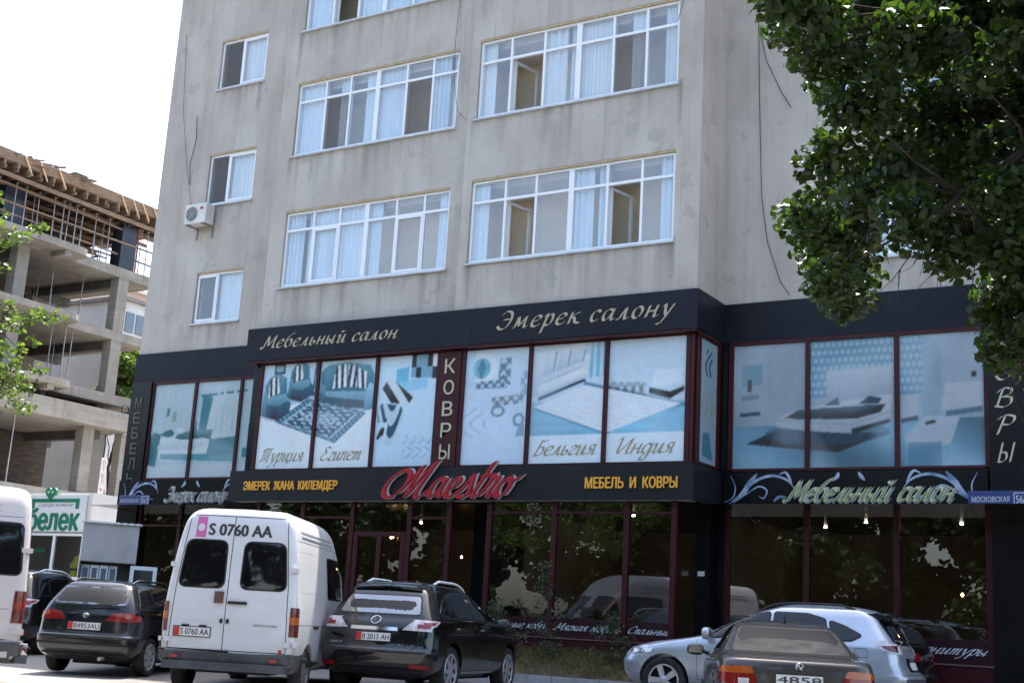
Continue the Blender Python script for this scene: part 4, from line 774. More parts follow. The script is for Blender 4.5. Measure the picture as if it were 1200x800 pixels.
# side of the bay
C5.panel('poster_pane', 0, YP+.18, YM-.22, PZ0+.05, PZ1-.04, None, BLD, side=XB1-.02)
fr.box(XB1-.05, XB1+.01, YP+.06, YP+.17, PZ0, PZ1+.05); fr.box(XB1-.05, XB1+.01, YM-.21, YM-.06, PZ0, PZ1+.05); fr.box(XB1-.05, XB1+.005, YP+.17, YM-.21, PZ1-.04, PZ1+.05); fr.box(XB1-.05, XB1+.005, YP+.17, YM-.21, PZ0, PZ0+.05)
fr.box(x2[-1]+.05, XB1-.06, YP-.01, YP+.05, PZ0, PZ1+.055)
fr.build('shop_window_frame', M['burgundy'], BLD)
mb = MB()    # solid wall behind the posters
mb.quad((XB0,YP+.09,3.6),(XB1-.05,YP+.09,3.6),(XB1-.05,YP+.09,6.95),(XB0,YP+.09,6.95)); mb.quad((XB1-.05,YP+.09,3.6),(XB1-.05,YM,3.6),(XB1-.05,YM,6.95),(XB1-.05,YP+.09,6.95)); mb.quad((XB0,YM,3.6),(XB0,YP+.09,3.6),(XB0,YP+.09,6.95),(XB0,YM,6.95))
mb.quad((XL,YM+.01,3.6),(XB0,YM+.01,3.6),(XB0,YM+.01,6.95),(XL,YM+.01,6.95)); mb.quad((XB1,YM+.01,3.6),(XR,YM+.01,3.6),(XR,YM+.01,6.95),(XB1,YM+.01,6.95)); mb.quad((XL,YP+.1,3.6),(XR,YP+.1,3.6),(XR,YBACK,3.6),(XL,YBACK,3.6)); mb.quad((XL,YM+.02,6.9),(XR,YM+.02,6.9),(XR,YBACK,6.9),(XL,YBACK,6.9))
each(mb, 'inner_wall', M['black_panel'], BLD, fix=False)
# ---- ground floor
GZ = 3.66
gl = MB(); fr = MB(); bp = MB(); base = MB(); film = MB(); led = MB()
def bayglass(xs, y, z0, z1, ztr=None, w=.055, filmz=None):
    fr = MB()
    for i in range(len(xs)-1):
        t = random.uniform(-.004, .004)
        gl.quad((xs[i]+w, y+.03+t, z0), (xs[i+1]-w, y+.03-t, z0), (xs[i+1]-w, y+.03-t, z1), (xs[i]+w, y+.03+t, z1))
        if ztr: fr.box(xs[i]+w, xs[i+1]-w, y, y+.06, ztr-.025, ztr+.025)
        if filmz: film.box(xs[i]+w, xs[i+1]-w, y+.012, y+.022, z0-.0, filmz)
        fr.box(xs[i]+w, xs[i+1]-w, y-.005, y+.06, z0-.05, z0)
    for x in xs: fr.box(x-w, x+w, y-.012, y+.065, z0-.05, z1)
    fr.build('shopfront_frame', M['burgundy'], BLD)
YG = YB+.06; g1 = [sx(v) for v in (-12.90,-11.51,-10.06,-9.16)]
bayglass(g1, YG, 1.07, GZ, 3.42, filmz=1.39)
led.box(g1[0]-.06, g1[-1]+.06, YG-.05, YG+.07, 1.0, 1.02+.0); base.box(g1[0]-.05, g1[-1]+.05, YG-.02, YG+.07, .1, 1.0)
gl.quad((g1[-1]+.05, YG+.07, 1.05),(g1[-1]+.05, YM-.1, 1.05),(g1[-1]+.05, YM-.1, GZ),(g1[-1]+.05, YG+.07, GZ)); base.box(g1[-1]-.04, g1[-1]+.05, YG+.07, YM, .1, 1.04)
g0 = [sx(v) for v in (-18.6,-17.4,-16.12)]; bayglass(g0, YG, .9, GZ, 3.3); g0b = [sx(-14.72), sx(-13.80)]; bayglass(g0b, YG, .55, GZ, 3.3)
base.box(g0[0]-.05, g0[-1]-.06, YG-.02, YG+.07, .1, .85); base.box(g0b[0]+.06, g0b[-1]+.05, YG-.02, YG+.07, .1, .5)
gl.quad((g0b[-1]+.05, YG+.07, .5),(g0b[-1]+.05, YM-.1, .5),(g0b[-1]+.05, YM-.1, GZ),(g0b[-1]+.05, YG+.07, GZ))
# entrance door between burgundy posts
dr = MB(); xa, xb = sx(-16.05), sx(-14.79)
for (p, q, r, s_) in ((xa, xa+.12, .3, 3.0), (xb-.12, xb, .3, 3.0), (xa+.12, xb-.12, 2.9, 3.0), ((xa+xb)/2-.06, (xa+xb)/2+.06, .3, 2.9)): dr.box(p, q, YG, YG+.07, r, s_)
for (p, q) in ((xa+.12, (xa+xb)/2-.06), ((xa+xb)/2+.06, xb-.12)): dr.box(p, q, YG+.005, YG+.065, .3, .5)
do = dr.build('door', M['burgundy'], BLD); g_ = MB()
for (p, q) in ((xa+.12, (xa+xb)/2-.06), ((xa+xb)/2+.06, xb-.12)): g_.quad((p, YG+.035, .5), (q, YG+.035, .5), (q, YG+.035, 2.9), (p, YG+.035, 2.9))
g_.build('pane', M['shopglass'], do, fix=False); gl.quad((xa, YG+.03, 3.0), (xb, YG+.03, 3.0), (xb, YG+.03, GZ), (xa, YG+.03, GZ))
g_ = MB(); 
for x in ((xa+xb)/2-.11, (xa+xb)/2+.11): g_.tube([(x, YG-.05, .95), (x, YG-.05, 1.75)], .016)
g_.build('handle', M['chrome'], do)
g2 = [sx(v) for v in (-8.64,-7.205,-5.68,-4.22)]; YG2 = YM-.04
bayglass(g2, YG2, .98, GZ, None, filmz=1.38); led.box(g2[0]-.05, g2[-1]+.05, YG2-.06, YG2+.06, .94, .965); base.box(g2[0]-.05, g2[-1]+.05, YG2-.03, YG2+.06, .1, .93)
g3 = [sx(v) for v in (-23.3,-22.0,-20.6)]; bayglass(g3, YG2, .95, GZ, 3.2); base.box(g3[0]-.05, g3[-1]+.05, YG2-.03, YG2+.06, .1, .9)
# black clad piers
for (a, b, y0) in ((sx(-13.72), sx(-12.97), YM-.45), (g1[-1]+.09, XB1-.005, YM-.45), (XB1+.002, g2[0]-.06, YM-.1), (g2[-1]+.06, XR, YM-.12), (XL, g3[0]-.06, YM-.12), (g3[-1]+.06, XB0+.6, YM-.12)):
    bp.box(a, b, y0, YM+.3, .1, GZ+.1)
bp.box(XL, g3[0]-.06, YM-.115, YM-.003, GZ+.1, FZ0-.003); bp.box(g2[-1]+.06, XR, YM-.115, YM-.003, GZ+.1, FZ0-.003); bp.box(XB1+.03, x3[0]-.06, YM-.08, YM-.003, 4.3, FZ0-.003)
each(bp, 'pier', M['black_panel'], BLD); each(gl, 'shop_glass', M['shopglass'], BLD, fix=False)
each(base, 'plinth', M['burgundy'], BLD); each(led, 'ledge', pm('ledge', (.14,.08,.075), .6), BLD); fos = each(film, 'window_film', M['burgundy_dark'], BLD); fo = fos[0]
# showroom behind the glass
mb = MB(); mb.quad((XL+.1,YM+5,.2),(XR-.1,YM+5,.2),(XR-.1,YM+5,3.6),(XL+.1,YM+5,3.6)); mb.quad((XL+.1,YB+.2,.2),(XR-.1,YB+.2,.2),(XR-.1,YM+5,.2),(XL+.1,YM+5,.2))
mb.quad((XL+.1,YM+.2,.2),(XL+.1,YM+5,.2),(XL+.1,YM+5,3.6),(XL+.1,YM+.2,3.6)); mb.quad((XR-.1,YM+.2,.2),(XR-.1,YM+5,.2),(XR-.1,YM+5,3.6),(XR-.1,YM+.2,3.6)); mb.quad((sx(-12.97),YM,.2),(sx(-12.97),YM+5,.2),(sx(-12.97),YM+5,3.6),(sx(-12.97),YM,3.6)); mb.quad((XB1-.02,YM+.32,.2),(XB1-.02,YM+5,.2),(XB1-.02,YM+5,3.6),(XB1-.02,YM+.32,3.6))
each(mb, 'showroom_wall', M['showroom'], BLD, fix=False)
mb = MB(); rng = random.Random(5)
for x in (-24.2,-19.0,-13.2,-11.9,-11.1,-8.3,-7.2,-5.6):
    y = YM+rng.uniform(.9,3.5); mb.lathe([(.001, 3.585), (.03, 3.585), (.03, 3.599)], 10, (x+rng.uniform(-.3,.3), y, 0), 'z')
each(mb, 'ceiling_spot', M['lampw'], BLD)
# white script on the film
def scr(text, x0, z0, y, w, xh, k):
    st = MB(); script_into(st, text, on_wall(x0, y, z0), w, xh, nib=.10, thin=.45, slant=.5); st.build('lettering', M['white_text'], fos[k], fix=False)
scr('Стильные ковры', g1[0]+.06, 1.17, YG+.010, 1.42, .085, 0); scr('Мягкая мебель', g1[1]+.10, 1.17, YG+.010, 1.40, .085, 1); scr('Спальные', g1[2]+.08, 1.17, YG+.010, .86, .085, 2)
scr('Спальные', g2[0]+.3, 1.13, YG2+.010, 1.0, .10, 3); scr('мебельные', g2[1]+.12, 1.13, YG2+.010, 1.35, .10, 4); scr('гарнитуры', g2[2]+.15, 1.13, YG2+.010, 1.35, .10, 5)
# ================================================================ SIGNS
def sign(name, label, loc): return empty(name, loc, 0, label, 'sign')
s = sign('fascia_sign', 'long dark blue-black board with pale gold script under the upper windows of the bay', (-15.3, YB, FZ0))
mb = MB(); yb = YB-.10; mb.box(XB0-.05, XB1+.06, yb, YB-.003, FZ0, FZ1); mb.box(XB1+.003, XB1+.063, YB-.002, YM-.07, FZ0, FZ1+.002); mb.box(XB0-.05, XB0-.003, YB, YM-.07, FZ0, FZ1)
mb.build('board', M['fascia'], s)
mb = MB(); mb.box(XB0-.03, XB1+.04, yb+.02, YP-.03, FZ0-.05, FZ0-.004); mb.build('trim', M['burgundy'], s)
mb = MB()
for x in (-19.4,-17.3,-15.25,-13.3,-11.4): mb.box(x-.004, x+.004, yb-.0015, yb+.001, FZ0+.004, FZ1-.004)
mb.build('panel_joint', M['seal'], s)
mb = MB(); script_into(mb, 'Мебельный салон', on_wall(-20.52, yb-.002, 7.20), 3.92, .185, nib=.115, thin=.3, slant=.22, track=.12); mb.build('lettering', M['gold'], s, fix=False); mb = MB()
script_into(mb, 'Эмерек салону', on_wall(-14.05, yb-.002, 7.20), 4.02, .23, nib=.105, thin=.3, slant=.22, track=.16); mb.build('lettering', M['gold'], s, fix=False)
CY0, CZ0, CZ1 = YB-.16, 3.64, 4.33
s = sign('canopy_sign', 'projecting black sign band with a big red script word between yellow capital words', (-15.3, YB, CZ0))
mb = MB(); mb.box(XB0-.1, XB1+.08, CY0, CY0+.05, CZ0, CZ1); mb.box(XB1+.03, XB1+.08, CY0+.05, YM-.13, CZ0, CZ1); mb.box(XB0-.1, XB0-.05, CY0+.05, YM-.13, CZ0, CZ1); mb.box(XB0-.05, XB1+.03, CY0+.05, YB+.08, CZ1-.04, CZ1-.002); mb.build('board', M['canopy_panel'], s)
mb = MB()
for x in (-18.9,-17.0,-15.1,-13.1,-11.6): mb.box(x-.004, x+.004, CY0-.0015, CY0+.001, CZ0+.004, CZ1-.004)
mb.build('panel_joint', M['seal'], s)
mb = MB(); mb.box(XB0-.04, XB1+.025, CY0+.055, YM-.2, CZ0+.004, CZ0+.02); mb.build('soffit', M['soffit'], s)
mb = MB(); font_into(mb, 'ЭМЕРЕК  ЖАНА  КИЛЕМДЕР', on_wall(-20.58, CY0, 3.845), 2.70, .235, .03, bold=.03); mb.build('lettering', M['yellow'], s); mb = MB(); font_into(mb, 'МЕБЕЛЬ  И  КОВРЫ', on_wall(-11.77, CY0, 3.86), 1.93, .215, .03, bold=.03); mb.build('lettering', M['yellow'], s)
sc_ = MB(); script_into(sc_, '1aestro', on_wall(-16.62, CY0-.03, 3.69), 3.25, .405, nib=.135, thin=.62, slant=.42, depth=.02); sc_.build('script_outline', M['silver_edge'], s, fix=False)
sc_ = MB(); script_into(sc_, '1aestro', on_wall(-16.66, CY0-.052, 3.69), 3.25, .405, nib=.105, thin=.5, slant=.42, depth=.05); sc_.build('script_lettering', M['red_sign'], s, fix=False)
def scroll_sign(name, label, x0, x1, y, z0, z1, text, tx, tw, tz, xh, flip):
    s = sign(name, label, ((x0+x1)/2, y, z0)); mb = MB(); mb.box(x0, x1, y-.05, y, z0, z1); mb.build('board', M['black_panel'], s)
    sw = MB(); W = x1-x0; hh = z1-z0; pl = lambda u, v, n: (u, y-.05-n, z0+v)
    def S(bx, d, k):
        f = lambda P: [(bx+d*a, b*hh/.68) for a, b in P]
        swirl(sw, f([(.05,.04),(.30,.22),(.62,.50),(.95,.60),(1.25,.52),(1.42,.34)]), .028, pl, k); swirl(sw, f([(.15,.06),(.45,.26),(.70,.40),(.86,.32),(.80,.18),(.70,.22)]), .016, pl, k+1)
        swirl(sw, f([(.0,.1),(.18,.2),(.22,.4),(.12,.62)]), .014, pl, k+2); swirl(sw, f([(.18,.10),(.40,.30),(.52,.48),(.66,.64)]), .05, pl, k+3); swirl(sw, f([(1.1,.62),(1.22,.66),(1.3,.56),(1.36,.42)]), .025, pl, k+4); swirl(sw, f([(1.0,.12),(1.1,.2),(1.25,.2)]), .03, pl, k+5)
    S(x0+.05, 1, 0); sw.build('scrollwork', M['scroll'], s, fix=False); sw = MB(); S(x1-.05, -1, 6); sw.build('scrollwork', M['scroll'], s, fix=False); sw = MB()
    swirl(sw, [(x0+W*.44, .50),(x0+W*.46, .58),(x0+W*.465, .66)], .035, pl, 12); swirl(sw, [(x0+W*.54, .66),(x0+W*.55, .58),(x0+W*.565, .5)], .035, pl, 13)
    sw.build('leaf_motif', M['scroll'], s, fix=False)
    mb = MB(); script_into(mb, text, on_wall(tx+.03, y-.062, tz-.012), tw, xh, nib=.155, thin=.6, slant=.5, ang=55, depth=.0); mb.build('script_outline', pm('script_edge_'+name, (.34,.34,.33), .5), s, fix=False)
    mb = MB(); script_into(mb, text, on_wall(tx, y-.075, tz), tw, xh, nib=.085, thin=.45, slant=.5, ang=55, depth=.01); mb.build('lettering', M['lime'] if flip else pm('script_pale', (.62,.58,.50), .5), s, fix=False); return s
scroll_sign('scroll_sign', 'black board with lime script and blue scrollwork over the right shop windows', XB1+.09, -4.58, YM-.06, 3.64, 4.33, 'Мебельный салон', -8.25, 3.05, 3.76, .25, True)
scroll_sign('scroll_sign', 'black board with pale script and scrollwork over the far left shop window', XL+.02, XB0-.11, YM-.125, 3.64, 4.33, 'Эмерек салону', -24.45, 2.05, 3.78, .23, False)
def upright(name, label, word, x, z1, dz, y, mat, h, w, board=None, script=False):
    s = sign(name, label, (x, y, z1-dz*len(word)))
    if board: mb = MB(); mb.box(*board, y, y+.02, PZ0, PZ1); mb.build('board', M['burgundy'], s)
    mb = MB()
    for i, ch in enumerate(word):
        if script: script_into(mb, ch, on_wall(x-w/2, y-.002, z1-dz*i-h), w, h/1.6, nib=.09, thin=.25, slant=.12)
        else: font_into(mb, ch, on_wall(x-w/2, y, z1-dz*i-h), w, h, .012, bold=.01)
    mb.build('lettering', mat, s, fix=not script)
upright('upright_sign', 'burgundy strip with stacked gold capitals between the two poster windows of the bay', 'КОВРЫ', -15.27, 6.68, .46, YP-.04, M['goldpale'], .31, .26, board=(x1[-1]+.05, x2[0]-.05))
upright('upright_sign', 'stacked pale script capitals on the black pier at the right edge', 'КОВРЫ', -4.28, 6.72, .485, YM-.118, M['goldpale'], .34, .30, script=True)
upright('upright_sign', 'stacked dull gold capitals down the black pier at the far left corner', 'МЕБЕЛЬ', -25.85, 6.52, .40, YM-.118, pm('gold_dull', (.085,.075,.045), .6), .29, .24)
def street_plate(x0, x1, z0, z1, y, street, num, label):
    s = sign('street_plate', label, ((x0+x1)/2, y, z0)); mb = MB(); mb.box(x0, x1, y-.02, y, z0, z1); mb.build('plate', M['plate_blue'], s); W = x1-x0; hh = z1-z0
    mb = MB(); font_into(mb, street, on_wall(x0+.06, y-.021, z0+hh*.32), W*.60, hh*.34, .002, bold=.02); font_into(mb, num, on_wall(x0+W*.76, y-.021, z0+hh*.26), W*.20, hh*.46, .002, bold=.02)
    a, b = x0+W*.725, x1-.03
    for q in ((a, b, z0+.03, z0+.045), (a, b, z1-.045, z1-.03), (a, a+.015, z0+.045, z1-.045), (b-.015, b, z0+.045, z1-.045)): mb.box(q[0], q[1], y-.024, y-.019, q[2], q[3])
    mb.build('lettering', M['white_text'], s)
street_plate(-4.90, -3.86, 3.64, 3.93, YM-.175, 'МОСКОВСКАЯ', '56/2', 'blue street plate with a boxed house number on the right black pier')
street_plate(-26.05, -24.95, 3.66, 3.95, YM-.185, 'МОСКОВСКАЯ', '56/2', 'blue street plate with a boxed house number at the far left corner of the shop')
# country names printed on the posters
yy = YP+.026; m_gf = pm('gold_faded', (.30,.26,.15), .6); bays = [o for o in bpy.data.objects if o.name.startswith('poster_pane')]
for (t, x0, w_, z) in (('Турция', -20.47, 1.28, 4.57), ('Египет', -18.68, 1.14, 4.57), ('Бельгия', -13.18, 1.42, 4.57), ('Индия', -11.33, 1.25, 4.57)):
    mb = MB(); script_into(mb, t, on_wall(x0, yy, z), w_, .19, nib=.10, thin=.4, slant=.3); host = min(bays, key=lambda o: abs(o.data.vertices[0].co.x-15-x0)+9*abs(o.data.vertices[0].co.y+23.7-YP-.03)); mb.build('lettering', m_gf, host, fix=False)
mb = MB(); mb.box(-9.84, -9.70, YM-.462, YM-.452, 2.31, 2.40); tag(mb.build('notice', M['plate_white']), 'small white notice stuck on the black pier right of the bay', 'notice')
# ---- air conditioner, cables
ac = empty('air_conditioner', (-24.28, YM-.25, 11.03), 0, 'white outdoor air conditioner unit on the grey wall beside a small window', 'air conditioner')
mb = MB(); mb.box(-24.66, -23.90, YM-.42, YM-.10, 11.03, 11.57); b_ = mb.build('casing', M['ac_white'], ac); bv = b_.modifiers.new('b', 'BEVEL'); bv.width = .018; bv.segments = 2
mb = MB(); mb.lathe([(.001,-.012),(.19,-.012),(.205,0),(.21,.01)], 24, (-24.40, YM-.42, 11.30)); mb.build('fan_guard', M['ac_grill'], ac, smooth=40)
mb = MB()
for r in (.05,.09,.13,.17,.2): mb.tube([(-24.40+r*math.cos(a), YM-.437, 11.30+r*math.sin(a)) for a in [i*math.pi/12 for i in range(25)]], .004, 4, False)
for a in range(6): mb.tube([(-24.40, YM-.437, 11.30), (-24.40+.2*math.cos(a*1.047), YM-.437, 11.30+.2*math.sin(a*1.047))], .004, 4)
mb.build('grille', M['ac_white'], ac); mb = MB(); mb.box(-24.12, -24.0, YM-.4215, YM-.4195, 11.40, 11.47); mb.build('sticker', M['plate_red'], ac)
mb = MB()
for x in (-24.55, -24.0): mb.box(x-.02, x+.02, YM-.45, YM-.001, 10.99, 11.028); mb.box(x-.02, x+.02, YM-.04, YM-.001, 10.72, 10.99)
mb.build('bracket', M['steel_prop'], ac)
def cable(pts, r, label, y):
    p = [(sx(x), y-.02-.03*abs(math.sin(i*1.7)), sz(z)) for i, (x, z) in enumerate(pts)]; q = []
    for i in range(len(p)-1):
        for k in range(6): q.append(tuple(p[i][j]*(1-k/6)+p[i+1][j]*k/6 for j in range(3)))
    q.append(p[-1]); mb = MB(); mb.tube(q, r, 5); tag(mb.build('cable', M['cable'], smooth=60), label, 'cable')
cable([(-8.25,16.2),(-8.22,13.2),(-8.17,11),(-8.1,9.2),(-7.98,8.3),(-7.72,7.5),(-7.55,7.25)], .008, 'dark cable hanging in a long curve down the right set-back wall', YM)
cable([(-8.2,12.6),(-8.05,11.9),(-7.75,11.2),(-7.55,10.85)], .008, 'short dark cable branching off towards a wall stain on the right wall', YM)
cable([(-14.35,15.9),(-14.33,13.9),(-14.38,13.0),(-14.36,12.4),(-14.30,11.9),(-14.2,11.4),(-13.95,11.15)], .005, 'thin looping cable between the two middle groups of windows', YB)
cable([(-23.7,15.6),(-23.45,13.4),(-23.1,11.8),(-22.75,10.7)], .005, 'thin cable running down to the air conditioner', YM)
cable([(-22.95,11.4),(-23.0,11.9),(-22.9,12.6),(-22.95,13.2)], .009, 'thick bent cable stub above the air conditioner', YM)
cable([(-9.2,16.0),(-9.05,14.2),(-9.2,13.0),(-9.32,12.4)], .007, 'thin cable sagging at the right end of the upper bay windows', YB)
# chandeliers glowing inside
def chandelier(x, y, z, n, label):
    c = empty('chandelier', (x, y, z), 0, label, 'chandelier'); mb = MB(); mb.tube([(x, y, z), (x, y, 3.58)], .01, 6)
    for k in range(n): a = k*6.283/n; mb.tube([(x, y, z), (x+.12*math.cos(a), y+.12*math.sin(a), z-.05), (x+.2*math.cos(a), y+.2*math.sin(a), z+.04)], .01, 5)
    mb.build('arms', M['brass'], c); mb = MB()
    for k in range(n): a = k*6.283/n; mb.lathe([(.001,-.01),(.02,0),(.028,.025),(.012,.05),(.001,.06)], 8, (x+.2*math.cos(a), y+.2*math.sin(a), z+.06), 'z')
    mb.build('bulbs', M['lamp'], c)
chandelier(-17.9, 24.6, 2.98, 4, 'lit chandelier glimpsed behind the entrance glass'); chandelier(-16.9, 25.5, 2.62, 1, 'single warm lamp right of the entrance glass'); chandelier(-5.55, 25.0, 2.12, 1, 'single warm lamp inside the right shop window')
# ================================================================ BUILDING UNDER CONSTRUCTION (left)
CB = empty('unfinished_building', (-50, 36, 0), 0, 'bare concrete frame building under construction with timber formwork on its top deck', 'building')
XF, XI = -46.0, -58.0; Y0, Y1 = 24.0, 42.2
def slab(z0, z1, x=XF, y0=Y0, y1=Y1, name='floor_slab', mat='concrete'):
    mb = MB(); mb.box(XI, x, y0, y1, z0, z1); o = mb.build(name, M[mat], CB); return o
slab(16.05, 16.5); slab(13.1, 13.5); slab(10.15, 10.6); slab(8.95, 9.75, XF+.6, Y0, 41.3); slab(5.25, 5.95, XF+.25)
for (z, t) in ((16.05,.3),(13.1,.28),(10.15,.28)):          # balconies with a rounded end
    e = 37.4; pts = [(XF-.01, Y0), (XF+1.05, Y0), (XF+1.05, e-.7)] + [(XF+1.05-.7*(1-math.cos(a)), e-.7+.7*math.sin(a)) for a in [i*math.pi/12 for i in range(1, 7)]] + [(XF-.01, e)]
    mb = MB(); mb.prismz(pts, z+.12, z+.12+t); mb.build('balcony_slab', M['concrete'], CB)
    mb = MB(); mb.box(XF-.02, XF+.9, 36.0, 36.35, z-.12, z+.118); mb.build('balcony_beam', M['concrete'], CB)
for z0, z1 in ((0,5.25),(5.95,8.95),(10.6,13.1),(13.5,16.05)):
    for (y, w_) in ((27.6,.5),(34.4,.5),(40.0,.5)):
        if z0 < 10: y -= .9 if y < 41 else 0
        for x in (XF-.28, XF-6.2, XI+.4):
            mb = MB(); mb.box(x-.26, x+.26, y-.1, y+.5, z0, z1); mb.build('column', M['concrete'], CB)
mb = MB(); mb.box(XF-.5, XF-.02, 41.2, 41.7, 5.95, 8.95); mb.build('column', M['concrete'], CB)
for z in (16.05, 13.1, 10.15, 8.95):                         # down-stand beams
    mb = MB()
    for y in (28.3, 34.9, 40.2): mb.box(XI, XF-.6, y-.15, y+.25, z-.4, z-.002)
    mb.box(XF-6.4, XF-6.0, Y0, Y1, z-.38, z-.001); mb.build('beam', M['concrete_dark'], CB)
mb = MB(); mb.box(XF-5.9, XF-5.7, 36.6, 39.7, 10.6, 12.6); mb.build('infill_or_shade_wall', M['brick_wall'], CB)
mb = MB(); mb.box(XI, XI+.2, Y0, 41, 5.95, 8.9); mb.build('infill_or_shade_wall', M['shade_brown'], CB); mb = MB(); mb.box(XF-5, XF-4.8, Y0, 36.8, 13.5, 16.0); mb.build('infill_or_shade_wall', M['concrete_dark'], CB)  # dark backing sheets added to stand in for the frame's inner shade
mb = MB(); mb.box(XF-4.5, XF-4.3, Y0, 35.2, 10.6, 13.08); mb.build('infill_or_shade_wall', M['brick_wall'], CB); mb = MB(); mb.box(XF-5.5, XF-5.3, Y0, 41.4, 5.95, 8.9); mb.build('infill_or_shade_wall', M['shade_brown'], CB)  # the second, near-black wall stands in for shade under the slab
# formwork deck and props
mb = MB(); mb.box(XI-.3, XF+.35, Y0, 43.5, 19.28, 19.34); mb.build('formwork_deck', M['timber'], CB)
for x in (XF+.25, XF-.9):
    mb = MB(); mb.box(x-.05, x+.05, Y0, 43.4, 18.62, 18.80); mb.build('bearer', M['timber'], CB)
for x in (XF-2.4, XF-4.2, XF-6.0, XF-8.2, XF-10.4):
    mb = MB(); mb.box(x-.05, x+.05, Y0, 43.4, 18.72, 18.88); mb.build('bearer', M['timber'], CB)
mb = MB(); y = Y0+.1
while y < 43.3: mb.box(XI, XF+.45, y-.03, y+.03, 18.885, 19.03); mb.box(XI, XF+.38+.1*math.sin(y*7), y-.06, y+.04, 19.04, 19.278); y += .62
jo = mb.build('joists', M['timber'], CB); jo['kind'] = 'stuff'
mb = MB(); mb.box(XF+.33, XF+.37, Y0, 43.4, 19.3, 19.75); mb.build('edge_board', M['timber'], CB)
rng = random.Random(3)
unit = MB(); unit.tube([(0,0,0),(0,0,.55)], .032, 7); unit.tube([(0,0,.5),(0,0,1)], .022, 7); unit.box(-.07,.07,-.07,.07,0,.006); unit.box(-.08,.08,-.05,.05,.994,1)
src = None
def prop(x, y, z0, z1, tilt=0):
    global src
    if src is None:
        src = unit.build('prop', M['steel_prop'], CB, local=True); p = src
    else: p = src.copy(); COL.objects.link(p); p.parent = CB
    p.location = (x+50, y-36, z0); p.scale = (1, 1, z1-z0); p.rotation_euler = (rng.uniform(-.02,.02)+tilt, rng.uniform(-.02,.02), rng.uniform(0,3))
y = 30.5
while y < 42.0:
    prop(XF-.15+rng.uniform(-.15,.1), y, 16.5, 18.64)
    if rng.random() < .5: prop(XF-.9, y+.25, 16.5, 18.64)
    y += rng.choice((.32,.55,.8,.45))
y = 31.5
while y < 42.0:
    for x in (XF-2.4, XF-4.2, XF-6.0, XF-8.2):
        if rng.random() < .88: prop(x+rng.uniform(-.1,.1), y+rng.uniform(-.2,.2), 16.5, 18.74)
    y += 1.15
for (x, y, z0, z1) in ((XF-1.2,37.2,13.5,16.05),(XF-1.4,39.0,13.5,16.05),(XF-3.5,38.2,13.5,16.05),(XF-3,36.6,13.5,16.05),(XF+.0,37.3,10.6,13.1),(XF-.3,37.9,10.6,13.1),(XF-.4,36.9,9.75,13.1),(XF-2.5,38.8,10.6,13.1),(XF+.1,35.2,5.95,8.95),(XF-4,36.6,5.95,8.95),(XF-4.2,37.0,5.95,8.95),(XF-4.1,37.5,5.95,8.95),(XF-.2,36.6,9.75,10.15)): prop(x, y, z0, z1)
mb = MB(); mb.box(XF-.75, XF-.1, 39.85, 40.75, 16.5, 18.62); mb.build('column_formwork', M['formply'], CB)
mb = MB(); mb.box(XF-1.3, XF-.76, 33.8, 34.8, 16.5, 18.62); mb.build('column_formwork', M['formply'], CB)
mb = MB(); mb.box(XF-.1, XF-.06, 40.76, 40.85, 16.5, 18.62); mb.build('steel_strut', M['rust'], CB)
for z in (17.1, 17.75, 18.3):      # lashed horizontal bracing between the props
    for x in (XF-.2, XF-2.4, XF-4.2, XF-6.0):
        mb = MB(); mb.obox((x+rng.uniform(-.1,.1), 36.5, z+rng.uniform(-.2,.2)), (.012,0,0), (0,6.2,rng.uniform(-.3,.3)), (0,0,.045)); mb.build('brace', M['timber'], CB)
for k in range(16):
    y = rng.uniform(32.5, 41); mb = MB(); mb.obox((XF-4.5, y, rng.choice((16.95,17.5,18.1))), (3.6,rng.uniform(-.4,.4),0), (0,.012,0), (0,0,.045)); mb.build('brace', M['timber'], CB)
mb = MB(); mb.box(XI, XI+.2, Y0, 38.0, 16.5, 18.6); mb.build('site_sheeting', M['formply'], CB)
for k in range(44):
    y = rng.gauss(35.6, 1.5); l = rng.uniform(.6, 1.8); hgt = max(0, .85-.28*abs(y-35.6)); z = 19.40+rng.random()*hgt; a = rng.uniform(-1.2, 1.2); mb = MB()
    mb.obox((XF-.5+rng.uniform(-.9,.6), y, z), (.08*math.cos(a), -.08*math.sin(a), 0), (math.sin(a)*l/2, math.cos(a)*l/2, rng.uniform(-.12,.12)), (0,0,.022)); mb.build('loose_board', M['timber'] if k % 4 else M['timber_grey'], CB)
for k in range(26):         # loose boards thrown on the deck and raking struts of the edge form
    y = rng.uniform(30.5, 38.6); l = rng.uniform(.8, 2.2); a = rng.uniform(-.5, .5); mb = MB(); z = 19.42+rng.random()*.45*(1 if y > 33 else .6)
    mb.obox((XF-.25+rng.uniform(-.5,.5), y, z), (.06*math.cos(a), -.06*math.sin(a), 0), (math.sin(a)*l/2, math.cos(a)*l/2, rng.uniform(-.15,.15)), (0,0,.018)); mb.build('loose_board', M['timber'], CB)
for y in (33.8, 34.6, 35.6, 39.2, 39.9, 40.5, 41.2, 41.8):
    mb = MB(); mb.tube([(XF+.40, y-.12, 19.7), (XF+.46, y+.32, 18.95)], .035, 4); mb.build('raking_strut', M['timber_pale'], CB)
mb = MB(); mb.box(XF-.3, XF+.1, 36.6, 37.3, 19.75, 20.05); mb.build('brick_pile', M['concrete_dark'], CB)
mb = MB()
for k in range(26): a = k*.5; mb.tube([(XF+.28, 40.9+.22*math.cos(a)+.02*k%.1, 10.0+.2*math.sin(a)), (XF+.34, 40.9+.22*math.cos(a+.5), 10.0+.2*math.sin(a+.5)), (XF+.30, 40.9+.2*math.cos(a+1), 10.0+.2*math.sin(a+1))], .018, 4)
mb.build('rebar_coil', M['cable'], CB)
